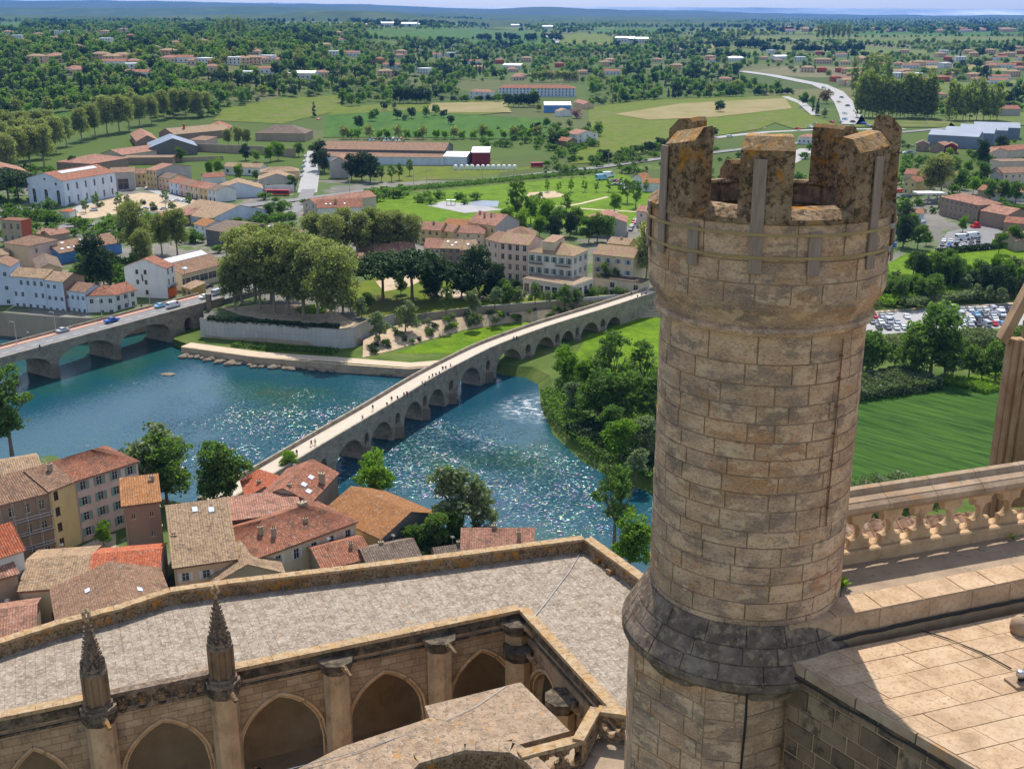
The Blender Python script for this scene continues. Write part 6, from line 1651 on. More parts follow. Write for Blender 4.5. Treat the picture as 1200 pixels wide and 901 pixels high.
# back wall and ceiling of the gallery
for pp, dv, ln in ((f0, fd, FL+6), (inR[0], rd, RL)):
    out = Vector((dv.y, -dv.x, 0)); b = MB(); a, e = pp-out*4.4, pp+dv*ln-out*4.4
    if dv is fd: e = pp+dv*(ln-1.2)-out*4.4
    b.poly([(a.x,a.y,68.9),(e.x,e.y,68.9),(e.x,e.y,ZC-.3),(a.x,a.y,ZC-.3)], 0, [(0,0),(ln,0),(ln,8),(0,8)])
    b.build('gallery_wall', M['plaster'], clo)
    b = MB(); q = [pp-out*.36, pp+dv*ln-out*.36, pp+dv*ln-out*4.4, pp-out*4.4]; b.poly([(p.x,p.y,ZC-.3) for p in q]); b.build('vault', M['warm_stone'], clo)
b = MB(); b.prism([xy(f0-fd*2+fn*14), xy(f1+fd*8+fn*14), xy(f1+fd*8-fn*4.5), xy(f0-fd*2-fn*4.5)], 68.5, 68.92); b.build('courtyard_floor', M['soil'], clo)
M['plaster_light'] = mat('buttress_ashlar', [(.30,.21,.13),(.42,.305,.195),(.50,.375,.25)], scale=1.2, detail=9, rough=.93, bump=.02, bscale=10, stretch=(1,1,.7), stains=[(1.6,(.14,.11,.08),.56,.68,.6),(5,(.19,.145,.105),.57,.66,.5)])
# buttresses with gargoyles, two carrying pinnacles
def oct_(r, c=(0,0), rot=22.5): return [(c[0]+r*math.cos(math.radians(rot+45*i)), c[1]+r*math.sin(math.radians(rot+45*i))) for i in range(8)]
def buttress(p, gar=True, r=.62, label=None, ztop=ZC-.5):
    b = MB(); b.prism([(p.x+x, p.y+y) for x, y in oct_(r)], 68.9, ztop-.35, top=True)
    b.prism([(p.x+x, p.y+y) for x, y in oct_(r+.1)], 70.2, 70.45); 
    b.build('buttress', M['plaster_light'], clo)
    b = MB(); b.prism([(p.x+x, p.y+y) for x, y in oct_(r+.10)], ztop-.349, ztop-.05); b.prism([(p.x+x, p.y+y) for x, y in oct_(r+.22)], ztop-.048, ztop+.22); b.build('buttress_cap', M['black_stone'], clo)
    if gar:
        a = p + fn*.4 + Vector((0,0,ztop+.02-p.z)); e = a + (fn*.9+fd*.35) ; m = MB()
        m.tube([a, a.lerp(e,.5)+Vector((0,0,.10)), e+Vector((0,0,-.12))], [.17,.14,.10], 7); o = m.build('gargoyle', M['lichen_stone'], clo); rough_up(o, .2, .03, 5)
def pinnacle(p, label):
    t = empty('pinnacle', (p.x, p.y, ZC-.62), math.atan2(fd.y, fd.x), label, 'pinnacle', None)
    b = MB(); b.prism(oct_(.70), 0, .28); b.prism(oct_(.80), .282, .52); b.prism(oct_(.66), .522, .70); o = b.build('base', M['dark_stone'], t); rough_up(o, .3, .03, 4)
    b = MB(); b.prism(oct_(.50), .70, 2.25)
    for i in range(8):
        x, y = oct_(.52)[i]; b.tube([(x,y,.72),(x,y,2.2)], .075, 6)
    b.build('shaft', M['facade'], t)
    b = MB()
    for i in range(8):      # gablets round the foot of the spire
        a = math.radians(45*i); ux = Vector((-math.sin(a), math.cos(a), 0)); ur = Vector((math.cos(a), math.sin(a), 0))
        q = ur*.50; b.poly([q-ux*.22+Vector((0,0,2.2)), q+ux*.22+Vector((0,0,2.2)), q+Vector((0,0,2.75))]); b.poly([q-ux*.22+Vector((0,0,2.2)), q+Vector((0,0,2.75)), Vector((0,0,2.75))]); b.poly([q+ux*.22+Vector((0,0,2.2)), Vector((0,0,2.75)), q+Vector((0,0,2.75))])
    b.prism(oct_(.60), 2.12, 2.28)
    b.build('gablets', M['dark_stone'], t)
    b = MB(); b.lathe([(.46,2.28),(.06,4.55)], n=8, a0=math.radians(22.5))
    for i in range(8):
        for k in range(9):
            z = 2.4+k*.235; r = .46-.40*(z-2.28)/2.27; a = math.radians(22.5+45*i); c = Vector((math.cos(a)*(r+.03), math.sin(a)*(r+.03), z)); s_ = .062-.003*k
            b.obox(c, (math.cos(a),math.sin(a),.5), (-math.sin(a),math.cos(a),0), (0,0,1), s_, s_*.8, s_*.8)
    b.build('spire', M['dark_stone'], t)
    b = MB(); b.lathe([(.07,4.5),(.10,4.58),(.06,4.64),(.05,4.72)], n=8)
    for i in range(4):
        a = math.radians(90*i+45)
        for z, rr in ((4.84,.15),(4.98,.11)): b.lathe([(.01,z-.08),(.08,z-.03),(.09,z+.02),(.05,z+.09),(.005,z+.10)], (rr*math.cos(a), rr*math.sin(a)), 7)
    b.lathe([(.02,4.9),(.09,5.0),(.08,5.1),(.01,5.18)], n=8)
    o = b.build('finial', M['orange_lichen'], t, smooth=False); rough_up(o, .1, .015, 8)
bs_ = []
for px, py in ((-28,880),(118,850),(262,815),(393,790),(513,765),(603,745)):
    s, _ = s_px(px, py, 0); p = Vector((f0.x, f0.y, 70)) + fd*s + fn*.28; bs_.append((px, s, p))
    buttress(p)
p2 = inR[0] + rd*2.9*1.9 - Vector((0,0,0)); 
for tt in (.9, 5.6): q = inR[0]+rd*tt*1.0; q = Vector((q.x-ro_.x*0, q.y, 70)) + (Vector((-rd.y, rd.x, 0)) if Vector((-rd.y, rd.x, 0)).x < 0 else Vector((rd.y, -rd.x, 0)))*.5; buttress(q, gar=(tt > .5), ztop=ZC-1.6)
pinnacle(bs_[1][2], 'crocketed pinnacle with golden finial nearest the left frame edge'); pinnacle(bs_[2][2], 'crocketed pinnacle with golden finial at the right end of the rosette balustrade')
# rosette balustrade between the pinnacles
s0, s1 = bs_[1][1]+.55, bs_[2][1]-.55
rb_ = empty('rosette_balustrade', tuple(Vector((f0.x, f0.y, ZC-.92))+fd*s0+fn*.12), math.atan2(fd.y, fd.x), 'dark balustrade of carved round rosettes between the two pinnacles', 'balustrade')
n_r = 5; pt_ = (s1-s0)/n_r
b = quatre_panel(s1-s0, .05, .95, pt_, .26, .40, 0, 32); o = b.build('tracery', M['dark_stone'], rb_); weld(o)
for i in range(n_r):
    b = MB(); c = (pt_*(i+.5), .14, .5)
    for k in range(6):
        a = math.radians(60*k); b.obox((c[0]+.13*math.cos(a), .12, c[2]+.13*math.sin(a)), (math.cos(a),0,math.sin(a)), (0,1,0), (-math.sin(a),0,math.cos(a)), .10, .05, .045)
    b.obox(c, (1,0,0), (0,1,0), (0,0,1), .06, .09, .06); b.build('rosette', M['lichen_stone'], rb_)
b = MB(); b.box((0,.17,.05),(s1-s0,.25,.95)); b.build('backing', M['warm_stone'], rb_)
b = MB(); b.box((-.1,-.08,.952),(s1-s0+.1,.34,1.12)); o = b.build('coping', M['dark_stone'], rb_); rough_up(o, .25, .015, 4)
# conduit and two small cameras on the cloister roof
b = MB(); pts = [P(684,641,ZC+.05), P(668,668,ZC+.05), P(640,705,ZC+.05), P(622,727,ZC+.05)]; b.tube(pts, .02, 6)
tag(b.build('conduit', M['metal']), 'thin grey conduit lying across the corner of the cloister roof', 'conduit')
for k, (x, y, w) in enumerate(((702,644,'left'), (674,643.5,'right'))):
    t = empty('security_camera', tuple(P(688-(k*13.5)+6,644,ZC)), 0, 'small white camera on the cloister roof ' + ('right' if k == 0 else 'left') + ' of the conduit', 'camera')
    b = MB(); b.box((-.2,-.12,0),(.2,.12,.06)); b.build('base', M['metal'], t)
    b = MB(); b.tube([(0,0,.06),(0,0,.22)], .04, 8); b.build('stem', M['black'], t)
    b = MB(); b.box((-.22,-.09,.2),(.14,.09,.36)); o = b.build('body', M['white'], t); bevel(o, .02)
    b = MB(); b.box((-.26,-.07,.22),(-.222,.07,.34)); b.build('lens', M['black'], t)
b = MB(); 
for px, py, s in ((705,655,.35),(719,668,.3),(733,668,.3),(712,661,.25)): c = P(px, py, ZC+.1); b.obox(c, (.8,.6,0), (-.6,.8,0), (0,0,1), s*1.3, s*.6, .12)
o = b.build('stone_fragment', M['lichen_stone']); tag(o, 'fallen stone fragments along the right parapet of the cloister roof', 'stones'); o['kind'] = 'stuff'; rough_up(o, .2, .05, 3)

# ------------------------------------------------------------------ chapel roof and parapets in front of the cloister
ZS = 80.0
def flatroof(name, label, px, z, zb, mtop, mside, cat='roof', th=.25):
    pts = [P(x, y, z) for x, y in px]
    t = empty(name, tuple(pts[0]), 0, label, cat); o_ = pts[0]
    b = MB(); q = [(p.x-o_.x, p.y-o_.y) for p in pts]
    b.prism(q, -th, 0, bottom=True); o = b.build('slab', M[mtop], t); rough_up(o, .5, .02, 2)
    c = Vector((sum(p[0] for p in q)/len(q), sum(p[1] for p in q)/len(q))); b = MB(); b.prism([tuple(c+(Vector(p)-c)*.97) for p in q], zb-z, -th+.01, top=False)
    me = b.build('wall', M[mside], t)
    return t
flatroof('chapel_roof', 'lichen spotted flat stone roof in front of the cloister arches', [(498,827),(610,799),(668,856),(608,872),(596,868),(520,888)], ZS, 68, 'slab_orange', 'warm_stone')
flatroof('walkway_roof', 'narrow stone walkway roof running to the lower left', [(300,925),(400,875),(505,840),(600,866),(520,884),(420,925)], ZS+.12, 68, 'slab_orange', 'warm_stone')
b = MB(); b.tube([P(330,903,ZS+.3),P(420,880,ZS+.18),P(520,845,ZS+.06),P(560,826,ZS+.05),P(592,804,ZS+.05)], .014, 6); tag(b.build('cable', M['metal']), 'pale cable crossing the lichen spotted roof', 'cable')
par = empty('sunken_parapet', (0,0,0), 0, 'angular stone parapet ring around a sunken chapel roof at the bottom edge', 'parapet')
parapet('wall', [P(470,915,ZS+.5), P(490,893,ZS+.5), P(545,877,ZS+.5), P(598,880,ZS+.5), P(618,892,ZS+.5), P(640,915,ZS+.5)], 76, ZS+.5, .5, 1, par, mw='lichen_stone', mc='slab_orange')
# little pierced balustrade at the bottom centre
def pierced(pa, pb, z0, h, label, n):
    a, e = Vector((pa.x, pa.y, z0)), Vector((pb.x, pb.y, z0)); d = e-a; L = d.length
    t = empty('pierced_balustrade', tuple(a), math.atan2(d.y, d.x), label, 'balustrade')
    b = quatre_panel(L, .12, h-.16, L/n, .26, min(L/n, h-.3)*.42, 0, 32); o = b.build('tracery', M['lichen_stone'], t); weld(o)
    b = MB(); b.box((-.05,-.08,h-.158),(L+.05,.34,h)); o = b.build('coping', M['orange_lichen'], t); rough_up(o, .2, .015, 4)
    b = MB(); b.box((0,-.05,-.5),(L,.31,.118)); b.build('plinth', M['dark_stone'], t)
pierced(P(702,832,ZS+.7), P(760,840,ZS+.7), ZS-.6, 1.3, 'pierced stone balustrade with one quatrefoil tight against the turret base', 2)
pierced(P(612,885,ZS+.6), P(684,866,ZS+.6), ZS-.6, 1.2, 'pierced stone balustrade stepping down beside the lichen spotted roof', 3)
pierced(P(682,866,ZS+.7), P(702,830,ZS+.7), ZS-.6, 1.3, 'short linking balustrade between the two pierced balustrades', 1)
b = MB(); b.prism([xy(P(600,905,79.4)), xy(P(690,860,79.4)), xy(P(770,850,79.4)), xy(P(770,960,79.4)), xy(P(600,960,79.4))], 68, 79.4); tag(b.build('small_terrace', M['rust_stone']), 'small shaded terrace behind the pierced balustrades', 'terrace')

# ------------------------------------------------------------------ trees
rg = np.random.default_rng(11)
def leaf_quads(centers, normals, size, var=.5, flat=0.0):
    n = len(centers)
    nn = normals + rg.normal(0, .65, (n,3)); nn[:,2] += flat
    nn /= np.linalg.norm(nn, axis=1, keepdims=True)+1e-9
    a = np.cross(nn, rg.normal(0, 1, (n,3))); a /= np.linalg.norm(a, axis=1, keepdims=True)+1e-9
    b = np.cross(nn, a)
    s = size*(1-var/2+var*rg.random((n,1)))
    asp = .55+.35*rg.random((n,1))
    v = np.stack([centers-a*s, centers-b*s*asp+nn*s*.12, centers+a*s*1.05, centers+b*s*asp-nn*s*.1], 1)
    return v.reshape(-1,3)
def crown_pts(lobes, n, shell=.55):
    """points through the outer volume of many small clumps that sit on larger lobes"""
    vol = np.array([l[3]*l[4]*l[5] for l in lobes])**.67; k = rg.choice(len(lobes), n, p=vol/vol.sum())
    L = np.array(lobes)[k]
    d = rg.normal(0, 1, (n,3)); d /= np.linalg.norm(d, axis=1, keepdims=True)
    r = shell + (1-shell)*rg.random((n,1))**.8
    c = L[:,:3] + d*r*L[:,3:6]
    return c, d
def clumpy(base, m, rs):
    """small clumps scattered over the surface of base lobes, so that the outline is uneven and has gaps"""
    out = []
    for (x,y,z,a,b,c) in base:
        k = max(3, int(m*(a*b*c)**.45))
        d = rg.normal(0, 1, (k,3)); d /= np.linalg.norm(d, axis=1, keepdims=True)
        for q in d:
            if q[2] < -.6: continue
            t = .62+.42*rg.random(); s = rs*(.6+.8*rg.random())
            out.append((x+q[0]*a*t, y+q[1]*b*t, z+q[2]*c*t, s*1.15, s*1.15, s*.85))
    return out
def np_mesh(name, verts, mats, k=4, mi=None, extra=None):
    me = bpy.data.meshes.new(name)
    nf = len(verts)//k
    V = verts; 
    me.vertices.add(len(V)); me.vertices.foreach_set('co', V.astype(np.float32).ravel())
    me.loops.add(nf*k); me.loops.foreach_set('vertex_index', np.arange(nf*k, dtype=np.int32))
    me.polygons.add(nf); me.polygons.foreach_set('loop_start', np.arange(0, nf*k, k, dtype=np.int32))
    me.polygons.foreach_set('loop_total', np.full(nf, k, dtype=np.int32))
    if mi is not None: me.polygons.foreach_set('material_index', mi.astype(np.int32))
    for m in (mats if isinstance(mats, list) else [mats]): me.materials.append(m)
    me.update(calc_edges=True); me.validate()
    return me
def limbs(h, r, forks, spread, top, seed, lean=0, droop=0):
    rr = random.Random(seed); b = MB()
    fork = h*forks
    pts = [(0,0,-.3)]; 
    for i in range(1, 5): pts.append((lean*i/4+rr.uniform(-.1,.1)*h*.04, rr.uniform(-.1,.1)*h*.04, fork*i/4))
    b.tube(pts, [r*1.25, r, r*.9, r*.85, r*.8], 8)
    n = rr.randint(4, 6); p0 = Vector(pts[-1])
    for i in range(n):
        a = 6.28*i/n+rr.uniform(-.4,.4); L = (top-fork)*rr.uniform(.7,1)
        p1 = p0+Vector((math.cos(a)*spread*.35, math.sin(a)*spread*.35, L*.4)); p2 = p0+Vector((math.cos(a)*spread*.75, math.sin(a)*spread*.75, L*.85))
        b.tube([p0-Vector((0,0,.2)), p1, p2], [r*.55, r*.38, r*.1], 6)
        for k in range(3):
            q = p1.lerp(p2, rr.uniform(.1,.8)); a2 = a+rr.uniform(-1.2,1.2)
            b.tube([q, q+Vector((math.cos(a2)*spread*.35, math.sin(a2)*spread*.35, L*rr.uniform(.1,.35)))], [r*.22, r*.05], 5)
    return b.mesh('trunk', M['bark'])
def kind_tree(base, m, rs, n, leaf, lm, trunk, bark='bark', flat=0.0, shell=.45):
    c, d = crown_pts(clumpy(base, m, rs), n, shell)
    cr = np_mesh('crown', leaf_quads(c, d, leaf, .7, flat), M[lm])
    trunk.materials.clear(); trunk.materials.append(M[bark])
    return (cr, trunk)
def lob(n, R_, z0, z1, rr, seed):      # lobes filling a crown
    q = np.random.default_rng(seed); out = []
    for i in range(n):
        a = q.random()*6.28; t = (i+.5)/n; z = z0+(z1-z0)*t; rad = R_*math.sin(math.pi*min(1, .18+.75*t))**.7*math.sqrt(q.random())*.72
        s = rr*(.75+.5*q.random()); out.append((math.cos(a)*rad, math.sin(a)*rad, z, s, s, s*.85))
    return out
K = {}
# unit heights are in metres at scale 1
for i in range(3): K['plane%d' % i] = kind_tree(lob(14, 7.8, 8.5, 25, 4.2, 20+i), 8, 1.35, 7500, .42, 'l_plane', limbs(27, .5, .3, 7, 23, 5+i), 'bark_pale')
for i in range(2): K['pine%d' % i] = kind_tree([(5.2*math.cos(a)*k, 5.2*math.sin(a)*k, 10.3-1.1*k+.6*math.sin(a*3), 3.1, 3.1, 3.1) for k in (.25,.7,1.15) for a in np.arange(0, 6.28, 6.28/(3 if k < .5 else 7))+i], 8, 1.1, 8000, .36, 'l_pine', limbs(14, .42, .55, 4.5, 12, 40+i), 'bark', .6)
for i in range(3): K['broad%d' % i] = kind_tree(lob(10, 4.6, 4, 11.5, 2.5, 60+i), 9, .85, 4600, .30, 'l_mid', limbs(12, .3, .3, 4, 10.5, 60+i))
for i in range(2): K['bright%d' % i] = kind_tree(lob(10, 4.2, 3.5, 10.5, 2.3, 70+i), 9, .8, 4200, .28, 'l_bright', limbs(11, .25, .3, 3.6, 9.5, 70+i))
for i in range(2): K['airy%d' % i] = kind_tree(lob(12, 5.0, 5, 15, 1.9, 80+i), 8, .7, 3600, .26, 'l_mid', limbs(15, .34, .3, 5.2, 14.5, 80+i), shell=.2)
for i in range(2): K['silver%d' % i] = kind_tree(lob(9, 3.4, 2.5, 8.5, 1.8, 90+i), 8, .65, 3000, .25, 'l_silver', limbs(9, .22, .3, 3, 8, 90+i))
for i in range(2): K['evergreen%d' % i] = kind_tree(lob(11, 4.0, 3, 13, 2.6, 100+i), 9, .85, 4600, .30, 'l_dark', limbs(13, .35, .15, 3.5, 11, 100+i))
for i in range(2): K['sapling%d' % i] = kind_tree(lob(6, 1.7, 2.2, 6, .9, 110+i), 6, .5, 620, .26, 'l_silver' if i else 'l_bright', limbs(6, .1, .3, 1.3, 5.5, 110+i), shell=.1)
def shrub_mesh(name, lm, n=520, leaf=.22, flat=1):
    base = lob(6, 1.5, .5, 1.8, 1.0, hash(name) % 97)
    c, d = crown_pts(clumpy(base, 8, .45), n, .3); c[:,2] = np.maximum(c[:,2], .02)
    return np_mesh(name, leaf_quads(c, d, leaf, .7), M[lm])
SH = [shrub_mesh('shrub', q) for q in ('l_mid','l_dark','l_bright','l_silver')]
# far kinds: one light mesh each (crown and trunk together)
def far_tree(lobes, m, rs, n, leaf, lm, trunk_h, tr=.25):
    c, d = crown_pts(clumpy(lobes, m, rs), n, .5); v = leaf_quads(c, d, leaf, .7)
    t = []
    for i in range(5):
        a0, a1 = 6.28*i/5, 6.28*(i+1)/5
        t += [(tr*math.cos(a0),tr*math.sin(a0),-.5),(tr*math.cos(a1),tr*math.sin(a1),-.5),(tr*.6*math.cos(a1),tr*.6*math.sin(a1),trunk_h),(tr*.6*math.cos(a0),tr*.6*math.sin(a0),trunk_h)]
    return np_mesh('tree', np.concatenate([v, np.array(t, float)]), [M[lm], M['bark']], 4, np.array([0]*(len(v)//4)+[1]*5))
FT = {}
FT['round'] = [far_tree(lob(7, 4.2, 3.5, 9.5, 2.8, 200+i), 5, 1.3, 420, .8, 'l_mid', 5) for i in range(3)]
FT['dark'] = [far_tree(lob(7, 4.2, 3.5, 10, 2.8, 210+i), 5, 1.3, 420, .8, 'l_dark', 5) for i in range(3)]
FT['pale'] = [far_tree(lob(7, 4.2, 4, 11, 2.8, 220+i), 5, 1.3, 420, .8, 'l_plane', 6) for i in range(2)]
FT['bright'] = [far_tree(lob(6, 3.4, 2.5, 7.5, 2.3, 230+i), 5, 1.1, 360, .7, 'l_bright', 4) for i in range(2)]
FT['cypress'] = [far_tree([(0,0,z,1.35*(1-((z-4)/9)**2*.8),1.35*(1-((z-4)/9)**2*.8),1.6) for z in np.arange(1.5,12.5,1.2)], 5, .7, 380, .5, 'l_dark', 3) for i in range(2)]
FT['poplar'] = [far_tree([(rg.normal(0,.5),rg.normal(0,.5),z,3.0-abs(z-11)*.12,3.0-abs(z-11)*.12,2.6) for z in np.arange(4,22,1.7)], 6, 1.0, 700, .7, 'l_poplar', 8) for i in range(3)]
FT['pine'] = [far_tree([(3*math.cos(a),3*math.sin(a),8.5,2.3,2.3,1.4) for a in np.arange(0,6.2,1.05)]+[(0,0,9.3,2.5,2.5,1.2)], 6, 1.0, 420, .7, 'l_pine', 8) for i in range(2)]
FT['silver'] = [far_tree(lob(6, 3.2, 2, 6, 2.2, 240+i), 5, 1.0, 300, .7, 'l_silver', 3) for i in range(2)]
FT['russet'] = [far_tree(lob(8, 6, 3, 9, 3, 250), 5, 1.3, 420, .8, 'l_russet', 4)]
FT['pinkbl'] = [far_tree(lob(6, 3.2, 2, 6, 2.2, 260), 5, 1.0, 300, .7, 'l_pinkbl', 3)]
NT = [0]
def tree(kind, p, s, label, group=None, name='tree', sz=None, rz=None):
    cr, tk = K[kind] if kind in K else K[kind + str(NT[0] % len([q for q in K if q.rstrip('0123456789') == kind]))]
    NT[0] += 1
    rz = random.uniform(0, 6.28) if rz is None else rz
    t = empty(name, tuple(p), rz, label, 'tree', group); sv = (s, s, (sz or s))
    for n_, m_ in (('crown', cr), ('trunk', tk)): o = link(n_, m_, t); o.scale = sv
    return t
def ftree(kind, p, s, label, group, name='tree', sz=None):
    m_ = random.choice(FT[kind]); o = link(name, m_, None, tuple(p), random.uniform(0, 6.28)); o.scale = (s, s, (sz or s)*random.uniform(.9,1.1))
    tag(o, label, 'tree', group); return o
def shrub(k, p, s, label, group=None, cat='shrub'):
    o = link('shrub', SH[k], None, tuple(p), random.uniform(0, 6.28)); o.scale = (s, s, s*random.uniform(.8,1.1)); tag(o, label, cat, group); return o
# the row of big planes on the embankment terrace, and those behind it
for x, y, s in [(305,363.5,1.0),(322,367,1.0),(338,369,1.02),(356,374.5,.98),(373,377,.98),(389,385,1.0)]:
    tree('plane', P(x, y, G), s*.98, 'tall plane tree in the front row on the embankment terrace', 'front row of plane trees', 'plane_tree')
for x, y, s in [(284,356,.98),(300,352,1.0),(318,353,1.0),(338,352,.98),(276,364,.7),(356,357,.95),(378,362,.9),(402,366,.85)]:
    tree('plane', P(x, y, G), s, 'plane tree standing behind the front row on the embankment terrace', 'plane trees behind the front row', 'plane_tree')
for x, y, s in [(372,306,.75),(388,309,.75),(404,303,.78),(420,305,.75),(436,300,.75),(452,302,.72),(468,299,.72),(482,301,.66)]:
    tree('plane', P(x, y, G), s, 'plane tree in the clump behind the pink roofs above the terrace', 'plane clump behind the terrace', 'plane_tree')
for x, y, s, l in [(160,308,.92,'big plane tree left of the long shop building'),(172,316,.62,'smaller plane tree tucked under the big one left of the shops'),(208,300,.72,'plane tree behind the white rooflight of the shops'),(190,298,.62,'plane tree between the two biggest ones near the garage')]:
    tree('plane', P(x, y, G), s, l, None, 'plane_tree')
tree('plane', P(757,337,G), .95, 'tall plane tree beside the turret at the end of the old bridge', None, 'plane_tree')
for x, y, s, l in [(449,351,1.28,'leftmost umbrella pine on the garden lawn'),(483,352,1.35,'broad umbrella pine second in the garden row'),(524,351,1.0,'dark umbrella pine third in the garden row')]:
    tree('pine', P(x, y, G), s, l, None, 'umbrella_pine')
for x, y, s, l in [(561,349,1.35,'large dark rounded evergreen left of the hotel'),(541,350,.95,'dark evergreen between the pines and the large rounded one'),(584,349,.85,'dark evergreen against the apartment wing'),(505,352,.7,'low dark evergreen between the umbrella pines'),
                   (113,334,1.35,'tall dark magnolia behind the river houses'),(122,335,.95,'lower half of dark evergreens beside the tall magnolia')]:
    tree('evergreen', P(x, y, G), s, l, None, 'evergreen_tree')
for x, y, k, s, l in [(444,402,'silver',1.05,'slender young tree at the corner of the embankment wall'),(475,390,'silver',1.1,'blue green conifer like tree on the garden slope'),(523,368,'airy',.6,'pale airy tree in the riverside garden'),(554,366,'silver',.85,'bluish tree below the large dark evergreen'),
                      (580,362,'silver',.8,'greyish tree left of the hotel terrace'),(607,356,'silver',.62,'small rounded pale olive tree by the hotel'),(597,357,'broad',.55,'small dark leaved tree by the hotel olive'),(627,357,'airy',.5,'light tree in front of the hotel arcade'),(640,357,'silver',.55,'grey tree in front of the hotel arcade'),
                      (662,366,'airy',.62,'airy tree against the retaining wall below the hotel'),(676,364,'airy',.5,'second airy tree against the retaining wall'),(708,338,'airy',.62,'young tree on the yard right of the hotel'),(722,337,'airy',.5,'shorter young tree on the yard right of the hotel'),
                      (424,372,'silver',.75,'dusty olive tree at the end of the plane terrace'),(411,366,'broad',.6,'shadowed tree behind the terrace end'),(432,364,'broad',.5,'small dark tree right of the terrace end'),(500,340,'broad',.55,'bush like tree behind the pines')]:
    on = (440 < x < 480 and y > 385) or (640 < x < 690 and y > 360)
    tree(k, slope_pt(x, .62) if on else P(x, y, G), s, l, None, 'garden_tree')
# trees on the near bank
for x, y, k, s, l in [(14,532,'airy',1.35,'dark leaning tree on the near bank at the left frame edge'),(-12,540,'broad',1.25,'dark dense tree at the left frame edge behind the leaning one'),(180,590,'silver',1.75,'tall grey green poplar like tree behind the pink grey house'),(196,592,'broad',1.2,'dark bushy tree beside the tall grey green one'),
                      (266,594,'broad',1.05,'round full green tree at the near end of the old bridge'),(252,597,'broad',.8,'lower green tree left of the bridge end'),(442,590,'bright',.95,'bright green round tree above the orange roof'),(540,628,'silver',1.55,'large grey green willow like tree by the water'),(556,628,'silver',1.15,'smaller grey green tree leaning right of the willow like one'),
                      (533,640,'bright',.62,'low bright tree at the foot of the willow like tree'),(508,648,'broad',.62,'dark rounded tree in the garden under the dark gable'),(486,652,'broad',.5,'low dark tree beside the dark gable wall'),(720,636,'airy',1.0,'slim dark tree against the water left of the turret'),(738,672,'bright',.95,'vivid yellow green tree beyond the parapet corner'),(338,556,'bright',.5,'small bright tree beside the bridge parapet near end'),(122,640,'bright',.42,'small street tree by the pink grey house')]:
    tree(k, P(x, y, NEAR if y > 560 else NEAR-2), s, l, None, 'riverside_tree', rz=1.0+x)
# island and right bank thicket
for x, y, k, s, l in [(716,474,'airy',1.32,'tall airy tree with dark branches on the river island'),(690,466,'bright',1.0,'bright green tree at the left of the island thicket'),(664,452,'bright',1.0,'leftmost bright tree of the island thicket'),(730,500,'broad',1.15,'dark green tree at the heart of the island thicket'),(700,498,'broad',1.15,'dark tree low on the island shore'),
                      (676,488,'silver',1.05,'grey willow leaning over the rapids'),(728,545,'bright',1.0,'yellow green tree at the waterline of the island'),(752,540,'silver',1.25,'grey leaved tree beside the turret on the island'),(768,505,'airy',1.05,'airy tree behind the turret edge'),(790,470,'airy',1.0,'airy tree mostly hidden behind the turret'),(752,462,'airy',1.0,'thin branched tree above the island thicket'),(745,562,'silver',.8,'drooping grey shrub like tree near the water'),(716,520,'broad',.8,'shadowed tree over the water on the island')]:
    tree(k, P(x, y, LOW), s, l, None, 'island_tree')
for x, y, k, s, l in [(1090,440,'broad',1.7,'tallest green tree in front of the car park'),(1072,442,'broad',1.15,'green tree just left of the tallest car park tree'),(1106,444,'broad',1.2,'green tree just right of the tallest car park tree'),(1180,440,'broad',1.2,'green tree beside the stone gable'),(1166,446,'broad',.9,'lower tree left of the stone gable'),(1186,412,'silver',.9,'pale tree partly covering the parked cars'),(1135,442,'broad',.75,'low rounded tree behind the field edge'),(1150,446,'broad',.62,'small dark tree behind the field edge'),(1116,444,'silver',.8,'grey willow at the field edge'),(1022,436,'broad',1.0,'dark tree next to the turret at the field edge'),(1010,440,'broad',1.0,'dark tree touching the turret at the field edge'),(1048,432,'silver',.9,'grey tree among the field edge hedge')]:
    tree(k, P(x, y, LOW), s, l, None, 'field_edge_tree')
for i in range(46):     # bushes on the slope above the car park
    x = 1012 + (i*37 % 200); y = 322 + (i*13 % 34)
    k = ['evergreen','broad','silver','broad','bright'][i*7 % 5]
    tree(k, P(x, y, G if y < 332 else LOW+2), random.uniform(.5,.85), 'bushy tree in the thicket between the lawn and the car park', 'thicket above the car park', 'thicket_tree')
# tall planes and trees further back, right
for x, y, s, l in [(1088,232,.95,'left one of the two tall planes by the filling station'),(1102,232,.98,'right one of the two tall planes by the filling station')]: tree('plane', P(x, y, G), s*.9, l, None, 'plane_tree')
for x, y, k, s in [(1125,222,'broad',.9),(1140,228,'bright',.85),(1152,216,'broad',1),(1135,205,'bright',.8),(1118,205,'broad',.9),(1160,236,'broad',.9),(1176,236,'broad',.9),(1190,238,'broad',.9),(1172,182,'evergreen',1),(1150,192,'evergreen',1.1),(1112,190,'bright',.8),(1062,268,'evergreen',.8),(1070,272,'broad',.7),(1058,290,'evergreen',1),(1075,292,'broad',.8),(1052,280,'bright',.8),(1128,272,'bright',.62),(1170,298,'broad',.7),(1188,292,'broad',.8),(1085,288,'broad',.5),(1196,262,'broad',.7)]:
    tree(k, P(x, y, G), s, 'garden tree among the houses right of the turret', 'trees among the right hand houses', 'garden_tree')
